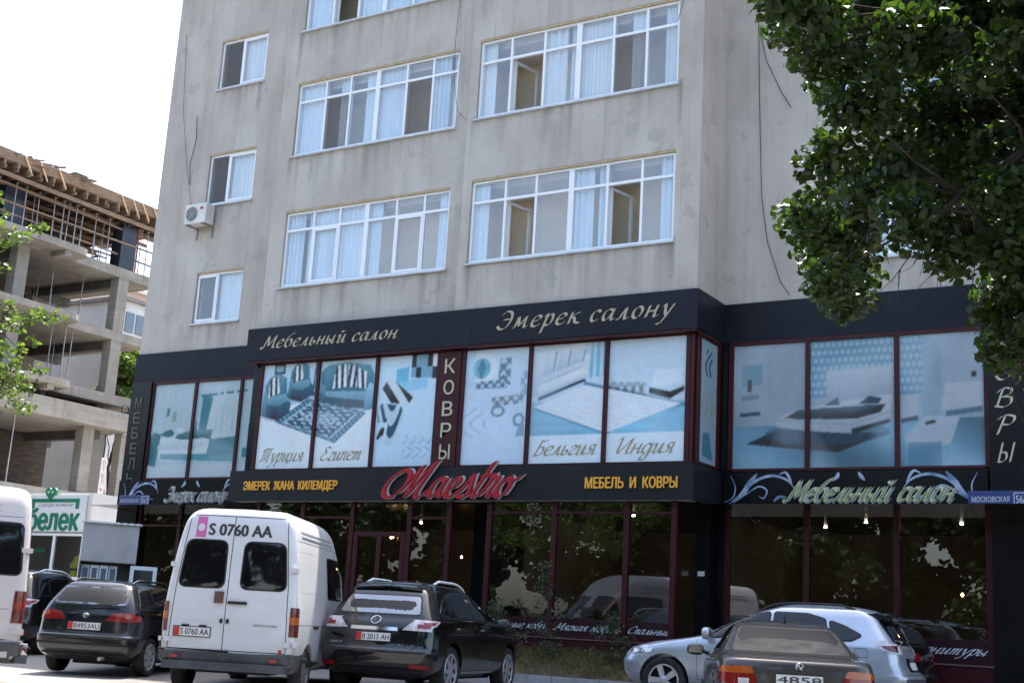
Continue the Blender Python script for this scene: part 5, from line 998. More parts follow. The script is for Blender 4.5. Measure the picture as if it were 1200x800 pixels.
# ground floor shop front: a pavilion built out from the frame, facing the street
YS = 33.0
mb = MB(); mb.box(XI, XF-1.6, Y0, 41.6, 0, 5.24); mb.build('infill_or_shade_wall', M['white_render'], CB)
sp = empty('shop_pavilion', (-41, 34, 0), 0, 'small white shop pavilion with a glazed front left of the kiosk', 'shop')
mb = MB(); mb.box(-46, -41.32, YS, 33.2, 0, 3.74); mb.box(-38.16, -37.98, YS, 39.9, 0, 3.74); mb.box(-46, -37.98, YS+.001, 40, 3.745, 5.2); mb.box(-46, -38.17, 36.2, 36.4, 0, 3.74); mb.build('wall', M['white_render'], sp)
f = MB()
for x in (-41.25, -39.78, -38.22): f.box(x-.06, x+.06, YS-.02, YS+.06, 0, 3.70)
for z in (3.66, 2.08, .1):
    for a_, b_ in ((-41.19,-39.84),(-39.72,-38.28)): f.box(a_, b_, YS-.015, YS+.055, z-.05, z+.05)
fo = f.build('shop_front', M['pvc'], sp); f = MB(); f.quad((-41.2,YS+.02,.1),(-38.2,YS+.02,.1),(-38.2,YS+.02,3.65),(-41.2,YS+.02,3.65)); f.build('pane', glassy('pane_soft', (.62,.65,.6), 1.3), fo, fix=False)
mb = MB(); mb.box(-41.15,-40.3,YS+.07,YS+.09,3.0,3.12); mb.build('green_notice', M['green_sign'], fo)
s = empty('shop_sign', (-40, YS-.1, 3.8), 0, 'white sign with rounded green letters and a heart above the small shop window', 'sign')
mb = MB(); mb.box(-41.75, -38.2, YS-.12, YS-.03, 3.76, 5.10); mb.build('board', M['white_panel'], s)
mb = MB(); font_into(mb, 'белек', on_wall(-41.22, YS-.12, 3.80), 2.78, .82, .02, bold=.05)
for (p, q, c_, d_) in ((-41.15,-38.52,4.84,4.97),(-41.15,-40.97,4.60,4.84),(-38.70,-38.52,4.60,4.84)): mb.box(p, q, YS-.14, YS-.118, c_, d_)
hp = [(16*math.sin(t)**3/17, (13*math.cos(t)-5*math.cos(2*t)-2*math.cos(3*t)-math.cos(4*t))/17) for t in [i*2*math.pi/40 for i in range(40)]]
a = [mb.vert((-40.13+.32*x, YS-.16, 5.18+.30*z)) for x, z in hp]; b = [mb.vert((-40.13+.32*x, YS-.06, 5.18+.30*z)) for x, z in hp]
mb.face(a); mb.face(b[::-1])
for i in range(40): mb.face((a[i], b[i], b[(i+1) % 40], a[(i+1) % 40]))
mb.build('green_letters', M['green_sign'], s)
mb = MB()
for dx in (-.11, .11): mb.face([mb.vert((-40.13+dx+.075*x, YS-.165, 5.22+.075*z)) for x, z in hp])
mb.build('hearts', M['lime'], s, fix=False)
mb = MB(); font_into(mb, 'СООДА БОРБОР', on_wall(-40.72, YS-.122, 4.66), 1.86, .13, .002); mb.build('small_letters', M['text_dark'], s)
s = empty('banner', (XF+.2, 40.3, 5.95), 0, 'narrow white upright banner with red lettering on the concrete frame', 'sign'); mb = MB(); mb.box(XF+.62, XF+.66, 39.62, 39.95, 5.97, 7.6); mb.build('sheet', M['ribbed'], s)
mb = MB()
for i, ch in enumerate('ОТЕЛЬ'): font_into(mb, ch, lambda u, v, n: (XF+.662+n, 39.71+u, 7.28-.29*i+v), .15, .2, .003)
mb.build('lettering', M['plate_red'], s)
mx, my = -39.0, YS+.55
mn = empty('mannequin', (mx, my, .6), 0, 'mannequin in a yellow dress leaning in the small shop window', 'mannequin')
def ring_loft(mb, rings, n=14):
    R_ = []
    for (cx, cy, cz, rx, ry) in rings: R_.append([mb.vert((cx+rx*math.cos(6.283*j/n), cy+ry*math.sin(6.283*j/n), cz)) for j in range(n)])
    for r0, r1 in zip(R_, R_[1:]):
        for j in range(n): mb.face((r0[j], r0[(j+1) % n], r1[(j+1) % n], r1[j]))
    mb.face(R_[0][::-1]); mb.face(R_[-1])
mb = MB(); ring_loft(mb, [(mx-.1,my,.6,.12,.10),(mx-.1,my,1.6,.10,.09),(mx-.05,my,2.3,.16,.12),(mx+.08,my,2.8,.18,.12),(mx+.18,my,3.0,.07,.06),(mx+.2,my,3.1,.055,.05),(mx+.22,my,3.18,.09,.09),(mx+.24,my,3.30,.095,.10),(mx+.25,my,3.42,.04,.04)]); mb.tube([(mx+.30,my,2.9),(mx+.44,my,3.15),(mx+.42,my,3.5)], [.055,.045,.03], 8); mb.tube([(mx-.08,my,2.85),(mx-.28,my-.05,2.55),(mx-.1,my-.1,2.35)], [.055,.045,.03], 8); mb.build('figure', M['skin_mannequin'], mn, smooth=60)
mb = MB(); ring_loft(mb, [(mx-.12,my,1.5,.42,.32),(mx-.09,my,1.95,.33,.25),(mx-.05,my,2.32,.21,.16),(mx,my,2.5,.20,.16),(mx+.08,my,2.85,.22,.16),(mx+.1,my,2.92,.17,.13)]); mb.build('dress', M['dress'], mn, smooth=60); mb = MB(); ring_loft(mb, [(mx-.04,my,2.37,.22,.17),(mx-.02,my,2.46,.22,.17)]); mb.build('belt', M['text_dark'], mn)
# kiosk at the corner of the shop building, turned towards the road
KA = R(48); k = empty('kiosk', (-24.30, 21.80, .17), KA, 'grey ribbed roller-shutter kiosk beside the left corner of the shop building', 'kiosk')
mb = MB(); mb.box(-.64, .64, 0, .45, 1.98, 2.88); mb.build('upper_box', M['ribbed'], k, local=True)
mb = MB()
for i in range(24): mb.box(-.625+i*.0525, -.60+i*.0525, -.010, -.001, 1.99, 2.87)
mb.build('shutter', M['ribbed'], k, local=True); mb = MB(); mb.box(-.70, .70, -.07, .5, 2.883, 2.915)
for i in range(9): mb.box(-.68+i*.155, -.60+i*.155, -.09, -.071, 2.875, 2.925)
mb.build('roof', M['white_panel'], k, local=True)
mb = MB(); mb.box(-.64, -.60, 0, .45, 0, 1.977); mb.box(.60, .64, 0, .45, 0, 1.977); mb.box(-.599, .599, .38, .43, 0, 1.977); mb.build('wall', M['concrete_dark'], k, local=True)
KM = Matrix.Translation((-24.30, 21.80, .17)) @ Matrix.Rotation(KA, 4, 'Z')
for i, (x, m_) in enumerate(((-.49,'bluewin'),(-.28,'pvc'),(-.07,'pvc'),(.14,'bluewin'))):
    p = KM @ Vector((x, .16, 0))
    d_ = empty('display_door', p, KA, ('blue tinted glazed door leaf at the kiosk, left of the white ones', 'white framed narrow door leaf shown under the kiosk, the left one', 'white framed narrow door leaf shown under the kiosk, the right one', 'blue tinted glazed door leaf at the kiosk, right of the white ones')[i], 'door', 'doors on display at the kiosk')
    mb = MB()
    for q in ((-.095,-.06,0,1.9),(.06,.095,0,1.9),(-.06,.06,0,.09),(-.06,.06,1.83,1.9)): mb.box(q[0], q[1], -.025, .025, q[2], q[3])
    mb.build('frame', M['pvc'] if m_ == 'pvc' else M['sill'], d_, local=True); mb = MB(); mb.box(-.06, .06, -.01, .01, .09, 1.83); mb.build('pane', M['bluewin'], d_, local=True)
p = KM @ Vector((.84, -.12, 0)); wf = empty('display_window', p, KA, 'white window frame standing on display beside the kiosk', 'window'); mb = MB()
for q in ((-.31,-.22,.75,1.93),(.22,.31,.75,1.93),(-.22,.22,1.84,1.93),(-.22,.22,.75,.84)): mb.box(q[0], q[1], -.03, .03, q[2], q[3])
mb.build('frame', M['pvc'], wf, local=True); mb = MB(); mb.box(-.22, .22, -.012, .012, .84, 1.84); mb.build('pane', M['darkwin'], wf, local=True); mb = MB(); mb.box(-.30, -.22, -.15, .15, 0, .748); mb.box(.22, .30, -.15, .15, 0, .748); mb.box(-.219, .219, -.03, .03, .45, .55); mb.build('trestle', M['timber'], wf, local=True)
# far buildings behind the frame
fb = empty('far_building', (-68, 55, 0), 0, 'pink rendered building with rows of small square windows seen through the concrete frame', 'building')
mb = MB(); mb.box(-80, -62, 36, 80, 0, 20.6); mb.build('wall', M['pink_render'], fb)
mb = MB(); mb.box(-80.3, -61.7, 35.7, 80.3, 20.603, 20.8); mb.build('roof', M['white_render'], fb)
for i in range(14):
    for z in (18.0, 14.4, 10.6):
        mb = MB(); mb.box(-62.0, -61.97, 44.6+i*1.25, 45.15+i*1.25, z, z+.75); mb.build('window', M['darkwin'], fb)
mb = MB(); mb.box(-61.999, -61.9, 36, 80, 17.0, 17.2); mb.build('string_course', M['white_render'], fb)
lb = empty('low_building', (-56, 50, 0), 0, 'white house with a band of blue windows peeping out behind the concrete frame', 'building')
mb = MB(); mb.box(-61.5, -54, 47.3, 62, 0, 17.5); mb.build('wall', M['white_render'], lb); mb = MB(); mb.box(-61.6, -53.8, 47.1, 62.2, 17.503, 17.7); mb.build('roof', M['concrete'], lb)
for i in range(6):
    mb = MB(); mb.box(-54.0, -53.95, 47.6+i*.75, 48.2+i*.75, 15.8, 16.9); mb.build('window', M['bluewin'], lb)

# ================================================================ TREES
def leaf_mesh(name, blobs, density, size, mat, parent, seed, flat=.6, down=.0, fill=1.0):
    rng = np.random.default_rng(seed); C = []; 
    for (x, y, z, r) in blobs:
        n = max(6, int(density*(r/.16)**2)); d = rng.normal(size=(n, 3)); d /= np.linalg.norm(d, axis=1)[:, None]; d *= (rng.random(n)**.45)[:, None]*r*1.45*np.array([1, 1, .85]); C.append(np.array([x, y, z])+d)
    C = np.concatenate(C); n = len(C)
    nrm = rng.normal(size=(n, 3))*.8+np.array([0, 0, flat]); nrm /= np.linalg.norm(nrm, axis=1)[:, None]
    t = rng.normal(size=(n, 3))*.7+np.array([0, 0, -down]); t -= (t*nrm).sum(1)[:, None]*nrm; t /= np.linalg.norm(t, axis=1)[:, None]+1e-9; b = np.cross(nrm, t)
    S = size*(.6+.75*rng.random(n))
    shape = np.array([(0,-.5,0),(.34,-.28,.06),(.40,.02,.08),(.2,.36,.03),(0,.62,-.05),(-.2,.36,.03),(-.40,.02,.08),(-.34,-.28,.06)])
    P = C[:, None]+S[:, None, None]*(shape[None, :, 0, None]*b[:, None]+shape[None, :, 1, None]*t[:, None]+shape[None, :, 2, None]*nrm[:, None])
    k = len(shape); me = bpy.data.meshes.new(name); me.vertices.add(n*k); me.vertices.foreach_set('co', P.reshape(-1).astype(np.float32))
    # two faces per leaf, folded on the midrib
    idx = np.arange(n)[:, None]*k; fa = np.concatenate([idx+np.array([[0,1,2,3,4]]), idx+np.array([[0,4,5,6,7]])], 1).reshape(-1, 5)
    me.loops.add(fa.size); me.loops.foreach_set('vertex_index', fa.reshape(-1).astype(np.int32)); me.polygons.add(len(fa)); me.polygons.foreach_set('loop_start', np.arange(0, fa.size, 5, dtype=np.int32)); me.update(); me.validate()
    tone = np.clip(rng.normal(.4, .28, n), 0, 1.3); a = me.attributes.new("tone", 'FLOAT', 'FACE'); a.data.foreach_set('value', np.repeat(tone, 2).astype(np.float32))
    me.materials.append(mat); o = bpy.data.objects.new(name, me); COL.objects.link(o)
    if parent is not None:
        o.parent = parent; l = root_loc(parent); co = np.zeros(n*k*3, np.float32); me.vertices.foreach_get('co', co); me.vertices.foreach_set('co', (co.reshape(-1, 3)-np.array(l, np.float32)).ravel()); me.update()
    return o
def limb(mb, a, b, r0, r1, seed, wob=.12, n=8, sag=0):
    rg = random.Random(seed); a = Vector(a); b = Vector(b); L = (b-a).length; off = Vector((rg.uniform(-1,1), rg.uniform(-1,1), rg.uniform(-1,1)))*wob*L; pts = []
    for i in range(n+1): t = i/n; pts.append(a.lerp(b, t)+off*math.sin(math.pi*t)+Vector((rg.uniform(-1,1), rg.uniform(-1,1), rg.uniform(-1,1)))*.015*L+Vector((0,0,sag*math.sin(math.pi*t))))
    mb.tube(pts, [r0+(r1-r0)*i/n for i in range(n+1)], 7); return pts
def blob_tree(name, label, base, top, blobs, density, size, mat, r, seed, extra=0, cat='tree', nl=7, group=None):
    T = empty(name, base, 0, label, cat, group); mb = MB(); base = Vector(base); top = Vector(top)
    tp = limb(mb, base, top, r, r*.55, seed, .03, 10); mb.build('trunk', M['bark'], T, smooth=60)
    mb = MB(); rg = random.Random(seed); B = [Vector(b[:3]) for b in blobs]; nodes = []
    hubs = rg.sample(B, min(nl, len(B)))
    for i, h in enumerate(hubs):
        st = tp[min(len(tp)-1, 5+i % 6)]; pts = limb(mb, st, h, r*.38, r*.08, seed+i, .1, 9, .1*(h-st).length); nodes += pts[3:]
    for i, b_ in enumerate(B):
        p = min(nodes, key=lambda q: (q-b_).length)
        if (p-b_).length > .05: limb(mb, p, b_, max(.006, r*.07), .004, seed+100+i, .12, 5)
    mb.build('limbs', M['bark'], T, smooth=60); leaf_mesh('crown', blobs, density, size, mat, T, seed); return T
rg = random.Random(21)
more = []
for k in range(240):       # the rest of the right-hand crown, out of the picture to the right and above
    x, y, z = rg.uniform(-2.6, 3.6), rg.uniform(7.2, 12.2), rg.uniform(3.4, 8.6)
    dx = (x+1.516*0) 
    if ((x-.6)/3.0)**2+((y-9.6)/2.6)**2+((z-6.2)/2.7)**2 > 1: continue
    v = Vector((x, y, z-1.08)); dep = v.dot(Vector(cf)); px = 600+1516.56*v.dot(Vector(cr))/dep; py = 400-1516.56*v.dot(Vector(cu))/dep
    if px < 1235 and py > -90: continue
    more.append((x, y, z, rg.uniform(.22,.36)))
TREE_R = [(x, y, z, r*.97) for x, y, z, r in TREE_R]
blob_tree('leafy_tree', 'big dark green tree whose hanging crown covers the upper right of the shop building', (1.1, 9.9, 0), (.5, 9.6, 5.4), TREE_R+more, 250, .064, M['leaf'], .19, 5, nl=16)
# bare hanging twigs under the crown
tw = bpy.data.objects['leafy_tree']; mb = MB(); rg = random.Random(9)
for k in range(34):
    b_ = rg.choice([q for q in TREE_R if q[2] < 4.6 and q[0] > -2.6]); p = Vector(b_[:3]); q = p+Vector((rg.uniform(-.25,.25), rg.uniform(-.2,.2), -rg.uniform(.25,.6))); pts = limb(mb, p, q, .005, .002, k, .15, 5)
    for j in range(2): limb(mb, pts[3], pts[3]+Vector((rg.uniform(-.18,.18), rg.uniform(-.1,.1), -rg.uniform(.1,.3))), .003, .0015, k*7+j, .15, 4)
mb.build('bare_twigs', M['bark'], tw)['kind'] = 'stuff'
left_more = []
for k in range(70):
    x, y, z = rg.uniform(-22,-17.2), rg.uniform(7.5,12.2), rg.uniform(3.6,7.2)
    v = Vector((x, y, z-1.08)); dep = v.dot(Vector(cf)); px = 600+1516.56*v.dot(Vector(cr))/max(dep,.1)
    if px > -30: continue
    left_more.append((x, y, z, rg.uniform(.25,.4)))
TREE_L = [(x, y, z, r*.62) for x, y, z, r in TREE_L]
blob_tree('sunlit_tree', 'bright green sunlit tree reaching in from the left edge before the concrete frame', (-20.2, 9.3, 0), (-19.4, 9.8, 5.0), TREE_L+left_more, 62, .075, M['leaf_lit'], .16, 6, nl=12)
bl = [(-51.5+rg.uniform(-1,1), 46+rg.uniform(-1,1), rg.uniform(10.2,14.0), rg.uniform(.35,.6)) for k in range(34)]
blob_tree('small_tree', 'small green tree behind the concrete frame beside the shop corner', (-51.5, 46, 0), (-51.5, 46, 11.5), bl, 60, .2, M['leaf_lit'], .12, 7, nl=5)
# thin saplings in the planted bed
for i, (x, y, h, label) in enumerate(((-12.45, 22.0, 1.75, 'wispy young conifer in the planted bed before the middle shop window'), (-13.55, 22.05, .95, 'low thin sapling at the left end of the planted bed'), (-11.0, 22.0, .75, 'low ragged plant in the planted bed towards the silver car'))):
    z0 = bank(x, y); bl = [(x+rg.gauss(0,.24)*(1.15-t), y+rg.gauss(0,.14)*(1.15-t), z0+.15+h*t, .10) for t in [rg.random() for k in range(38)]]
    T = empty('sapling', (x, y, z0-.05), 0, label, 'plant', 'young plants in the bed'); mb = MB(); limb(mb, (x,y,z0-.05), (x+.03,y,z0+h), .016, .005, i, .03)
    for b_ in bl: limb(mb, (x, y, b_[2]-.08), b_[:3], .005, .002, i+int(b_[0]*100), .1, 3)
    mb.build('stem', M['bark'], T); leaf_mesh('foliage', bl, 44, .042, M['leaf_grey'], T, 30+i)
# trees on the far side of the street, behind the photographer: seen only as reflections in the shop glass
bl = []
for k in range(17):
    cx, cy = -66+k*5.3+rg.uniform(-1,1), -9+rg.uniform(-2.5,2.5); hh = rg.uniform(11, 14.5)
    for j in range(46): bl.append((cx+rg.gauss(0,2.0), cy+rg.gauss(0,1.3), max(.9, min(hh, hh*.45+rg.gauss(0,hh*.26))), rg.uniform(.6,1.0)))
o = leaf_mesh('tree_belt', bl, 12, .34, M['leaf_dark'], None, 41); tag(o, 'belt of dark street trees across the road behind the viewpoint', 'trees', kind='stuff')

# ================================================================ VEHICLES (local frame: x forward from the rear bumper, y left, z up)
def pchip(xs, ys, x):
    n = len(xs); h = [xs[i+1]-xs[i] for i in range(n-1)]; d = [(ys[i+1]-ys[i])/h[i] for i in range(n-1)]; m = [0]*n
    m[0], m[-1] = d[0], d[-1]
    for i in range(1, n-1): m[i] = 0 if d[i-1]*d[i] <= 0 else 2*d[i-1]*d[i]/(d[i-1]+d[i])
    i = min(max(0, int(x-xs[0])), n-2)
    while i < n-2 and x > xs[i+1]: i += 1
    t = (x-xs[i])/h[i]; a = ys[i]; b = ys[i+1]
    return a*(1+2*t)*(1-t)**2+m[i]*h[i]*t*(1-t)**2+b*t*t*(3-2*t)+m[i+1]*h[i]*t*t*(t-1)
def outline(xr, xf, w, rr, rf, br, bf, tr, tf):
    P = []; rr = min(rr, w*.9); rf = min(rf, w*.9)
    for k in range(7): y = (w-rr)*k/7; P.append((xr+br*(y/w)**2, y))
    xc = xr+br*((w-rr)/w)**2
    for k in range(7): a = k/6*math.pi/2; P.append((xc+rr*(1-math.cos(a)), w-rr+rr*math.sin(a)))
    xfc = xf-bf*((w-rf)/w)**2; x0, x1 = xc+rr, xfc-rf
    for k in range(1, 27): P.append((x0+(x1-x0)*k/27, w))
    for k in range(7): a = k/6*math.pi/2; P.append((xfc-rf*(1-math.sin(a)), w-rf+rf*math.cos(a)))
    for k in range(1, 8): y = (w-rf)*(1-k/7); P.append((xf-bf*(y/w)**2, y))
    xm = (xr+xf)/2; out = []
    for x, y in P:
        f = 1-tr*max(0, (xm-x)/(xm-xr))**3-tf*max(0, (x-xm)/(xf-xm))**3; out.append((x, y*f))
    return out
def body_mesh(keys, sub=5, crown=.02):
    n = len(keys); xs = list(range(n)); mb = MB(); rows = []
    cols = list(zip(*keys))
    for s in range((n-1)*sub+1):
        u = s/sub; v = [pchip(xs, c, u) for c in cols]; half = outline(*v[1:]); full = [(x, y) for x, y in half]+[(x, -y) for x, y in half[-2:0:-1]]
        rows.append([mb.vert((x, y, v[0])) for x, y in full])
    N = len(rows[0])
    for a, b in zip(rows, rows[1:]):
        for j in range(N): mb.face((a[j], a[(j+1) % N], b[(j+1) % N], b[j]))
    for row, dz, flip in ((rows[0], 0, True), (rows[-1], crown, False)):
        h = N//2
        mid = [row[0]]+[mb.vert(((mb.v[row[k]][0]), 0, mb.v[row[k]][2]+dz*math.sin(math.pi*k/h))) for k in range(1, h)]+[row[h]]
        for k in range(h):
            a, b = row[k], row[k+1]; c, d = row[(N-k) % N], row[(N-k-1) % N]
            for q in ((a, b, mid[k+1], mid[k]), (mid[k], mid[k+1], d, c)):
                q = list(dict.fromkeys(q))
                if len(q) >= 3: mb.face(q[::-1] if flip else q)
    return mb
def temp_obj(mb): return mb.build('temp', M['rubber'])
class Car:
    def __init__(s, name, label, cat, pose, keys, paint, wheels, crown=.02, group=None, sub=8):
        X, Y, Z, a = pose; s.root = empty(name, (X, Y, Z), R(a), label, cat, group); s.root.rotation_euler = (0, 0, R(a))
        b = temp_obj(body_mesh(keys, sub, crown)); s.wheels = wheels
        cut = MB()
        for (wx, wy, r) in wheels:
            for sg in (-1, 1):
                ya, yb_ = sorted((sg*(wy-.24), sg*(wy+.4))); ring = [cut.vert((wx+(r+.055)*math.cos(t), yy, r+(r+.055)*math.sin(t))) for yy in (ya, yb_) for t in [k*2*math.pi/40 for k in range(40)]]
                for k in range(40): cut.face((ring[k], ring[(k+1) % 40], ring[40+(k+1) % 40], ring[40+k]))
                cut.face(ring[:40][::-1]); cut.face(ring[40:])
        c = temp_obj(cut); m = b.modifiers.new('b', 'BOOLEAN'); m.operation = 'DIFFERENCE'; m.object = c; m.solver = 'EXACT'; bpy.context.view_layer.update()
        me = bpy.data.meshes.new_from_object(b.evaluated_get(bpy.context.evaluated_depsgraph_get()))
        bpy.data.objects.remove(b); bpy.data.objects.remove(c)
        me.name = 'body'; me.materials.clear(); me.materials.append(paint); me.shade_smooth(); me.set_sharp_from_angle(angle=R(38))
        s.body = bpy.data.objects.new('body', me); COL.objects.link(s.body); s.body.parent = s.root
        bm = bmesh.new(); bm.from_mesh(me); s.bvh = BVHTree.FromBMesh(bm); bm.free()
        # dark underbody
        k0 = keys[0]; u = MB(); u.box(k0[1]+.3, k0[2]-.4, -k0[3]+.32, k0[3]-.32, k0[0]-.06, k0[0]+.04)
        for (wx, wy, r) in wheels: u.tube([(wx, -wy+.1, r), (wx, wy-.1, r)], .05, 8)
        u.build('underbody', M['rubber'], s.root, local=True)
    AX = {'rear': (Vector((1,0,0)), lambda a, b: Vector((-3, a, b))), 'front': (Vector((-1,0,0)), lambda a, b: Vector((9, a, b))), 'left': (Vector((0,-1,0)), lambda a, b: Vector((a, 4, b))), 'right': (Vector((0,1,0)), lambda a, b: Vector((a, -4, b))), 'top': (Vector((0,0,-1)), lambda a, b: Vector((a, b, 5)))}
    def hit(s, ax, a, b, off=0):
        d, f = s.AX[ax]; o = f(a, b); h = s.bvh.ray_cast(o, d)
        if h[0] is None: h = s.bvh.find_nearest(o+d*4)
        n = h[1]; n = -n if n.dot(d) > 0 else n; return h[0]+n*off
    def patch(s, mb, ax, poly, off=.004, step=.07, rim=True, relax=0):
        bm = bmesh.new(); vs_ = [bm.verts.new((a, b, 0)) for a, b in poly]
        try: bm.faces.new(vs_)
        except ValueError: bm.free(); return
        for i in (0, 1):
            lo, hi = min(p[i] for p in poly), max(p[i] for p in poly); n = max(1, int((hi-lo)/step))
            for k in range(1, n):
                co = [0, 0, 0]; no = [0, 0, 0]; co[i] = lo+(hi-lo)*k/n; no[i] = 1
                bmesh.ops.bisect_plane(bm, geom=bm.verts[:]+bm.edges[:]+bm.faces[:], plane_co=co, plane_no=no)
        bmesh.ops.triangulate(bm, faces=[f for f in bm.faces if len(f.verts) > 4]); bm.verts.ensure_lookup_table(); bm.verts.index_update(); d = s.AX[ax][0]
        top = [s.hit(ax, v.co.x, v.co.y, off) for v in bm.verts]
        if relax:
            nb = [[e.other_vert(v).index for e in v.link_edges] for v in bm.verts]; bd = [v.is_boundary for v in bm.verts]
            for _ in range(relax): top = [p if bd[i] else p*.4+sum((top[k] for k in nb[i]), Vector())*(.6/len(nb[i])) for i, p in enumerate(top)]
            top = [p if bd[i] else p-d0*.002 for i, p in enumerate(top) for d0 in (s.AX[ax][0],)]
        ids = [mb.vert(p) for p in top]
        for f in bm.faces: mb.face([ids[v.index] for v in f.verts])
        if rim:
            back = {}
            for e in bm.edges:
                if len(e.link_faces) == 1:
                    i, j = e.verts[0].index, e.verts[1].index
                    for k in (i, j):
                        if k not in back: back[k] = mb.vert(top[k]+d*(off*.7+.010))
                    mb.face((ids[i], ids[j], back[j], back[i]))
        bm.free()
    def part(s, name, mat, polys, off=.004, parent=None, step=.07, smooth=40, relax=0):
        mb = MB()
        for ax, poly in polys: s.patch(mb, ax, poly, off, step, relax=relax)
        return mb.build(name, mat, parent or s.root, smooth=smooth, local=True)
    def glass(s, name, ax, poly, r=.05, mat='tint', seal=.022, parent=None):
        p = rpoly(poly, r); cx = sum(a for a, b in p)/len(p); cz = sum(b for a, b in p)/len(p)
        o = s.part(name, M[mat], [(ax, p)], .0055 if ax in ('rear', 'front') else .008, relax=12 if ax in ('rear', 'front') else 0, step=.07 if ax in ('rear', 'front') else .05); big = []
        n = len(p)
        for i in range(n):
            a, b, c = p[i-1], p[i], p[(i+1) % n]; tx, ty = c[0]-a[0], c[1]-a[1]; l = math.hypot(tx, ty) or 1; q = (b[0]+ty/l*seal, b[1]-tx/l*seal)
            q2 = (b[0]-ty/l*seal, b[1]+tx/l*seal); big.append(q if (q[0]-cx)**2+(q[1]-cz)**2 > (q2[0]-cx)**2+(q2[1]-cz)**2 else q2)
        s.part('seal', M['seal'], [(ax, big)], .003, parent=o, step=.05); return o
    def seam(s, lines, wd=.006, off=.0016, mat='seal', name='panel_gap'):
        mb = MB()
        for ax, pts in lines:
            L = []
            for (a, b) in zip(pts, pts[1:]):
                n = max(2, int(math.hypot(b[0]-a[0], b[1]-a[1])/.05)); L += [(a[0]+(b[0]-a[0])*k/n, a[1]+(b[1]-a[1])*k/n) for k in range(n)]
            L.append(pts[-1]); row = []
            for i, p in enumerate(L):
                a = L[max(i-1, 0)]; b = L[min(i+1, len(L)-1)]; tx, ty = b[0]-a[0], b[1]-a[1]; l = math.hypot(tx, ty) or 1
                row.append((mb.vert(s.hit(ax, p[0]-ty/l*wd/2, p[1]+tx/l*wd/2, off)), mb.vert(s.hit(ax, p[0]+ty/l*wd/2, p[1]-tx/l*wd/2, off))))
            for r0, r1 in zip(row, row[1:]): mb.face((r0[0], r0[1], r1[1], r1[0]))
        return mb.build(name, M[mat], s.root, local=True, fix=False)
    def text(s, name, mat, body, y0, y1, z0, z1, off=.004, bold=.0, ax='rear', shear=0, parent=None):
        """text on the rear, read from behind: starts at larger y"""
        V, Fc, mx = font_verts(body, 0, shear); mb = MB()
        for k, (dx, dz) in enumerate(((0,0),) if not bold else ((-1,0),(1,0),(0,1),(0,-1))):
            t = bold*(z1-z0)*1.6; ids = [mb.vert(s.hit(ax, y0+(y1-y0)*a/mx[0]+dx*t, z0+(z1-z0)*b/mx[1]+dz*t*.5, off+.0004*k)) for a, b in V]
            for f in Fc: mb.face([ids[i] for i in f])
        return mb.build(name, mat, parent or s.root, local=True, fix=False)
    def plate(s, y0, y1, z0, z1, body, red=True):
        o = s.part('number_plate', M['plate_white'], [('rear', [(y0,z0),(y1,z0),(y1,z1),(y0,z1)])], .016)
        s.part('plate_frame', M['seal'], [('rear', [(y0+.012,z0-.012),(y1-.012,z0-.012),(y1-.012,z1+.012),(y0+.012,z1+.012)])], .011, parent=o)
        t = y0
        if red: t = y0+(y1-y0)*.16; s.part('plate_strip', M['plate_red'], [('rear', [(y0,z0+.002),(t,z0+.002),(t,z1-.002),(y0,z1-.002)])], .0175, parent=o)
        s.text('plate_letters', M['text_dark'], body, t+(y1-y0)*.03, y1-(y1-y0)*.03, z0+(z1-z0)*.16, z1-(z1-z0)*.16, .0185, .012, parent=o); return o
    def fit_wheels(s, spokes, mat, w=.215, rimr=.68, steel=False):
        for (wx, wy, r) in s.wheels:
            t = MB(); hw = w/2; rr = r*rimr
            t.lathe([(rr, -hw*.9), (r*.9, -hw), (r*.97, -hw*.85), (r, -hw*.55), (r, hw*.55), (r*.97, hw*.85), (r*.9, hw), (rr, hw*.9), (rr, -hw*.9)], 40)
            for sg in (-1, 1):
                if not hasattr(s, '_tm_%s' % r):
                    o = t.build('wheel', M['tyre'], s.root, smooth=35, local=True); m = MB()
                    m.lathe([(rr, hw*.86), (rr*.95, hw*.92), (rr*.9, hw*.80), (rr*.86, hw*.1), (.07, hw*.1), (.001, hw*.1)], 40)
                    rim_dark = m.build('rim_well', M['rubber'] if not steel else M['alloy_dim'], o, smooth=35, local=True); m = MB()
                    m.lathe([(rr*1.0, hw*.88), (rr*.97, hw*.95), (rr*.90, hw*.93), (rr*.88, hw*.75)], 40); m.lathe([(.075, hw*.3), (.075, hw*.82), (.05, hw*.92), (.001, hw*.92)], 20)
                    for k in range(spokes):
                        a = 2*math.pi*k/spokes; u = Vector((math.cos(a), 0, math.sin(a))); v = Vector((-math.sin(a), 0, math.cos(a)))
                        wd0, wd1 = .040, .028+.02*(spokes < 6)
                        q = [u*.05+v*wd0, u*.05-v*wd0, u*rr*.93-v*wd1, u*rr*.93+v*wd1]; ff = [m.vert(p+Vector((0, hw*(.86 if i < 2 else .90), 0))) for i, p in enumerate(q)]; bb = [m.vert(p+Vector((0, hw*.45, 0))) for p in q]
                        m.face(ff)
                        for i in range(4): m.face((ff[i], bb[i], bb[(i+1) % 4], ff[(i+1) % 4]))
                    m.build('rim', mat, o, smooth=35, local=True); setattr(s, '_tm_%s' % r, o)
                else: o = copy_tree(getattr(s, '_tm_%s' % r), s.root)
                o.location = (wx, sg*wy, r); o.rotation_euler = (0, 0, 0 if sg > 0 else math.pi)
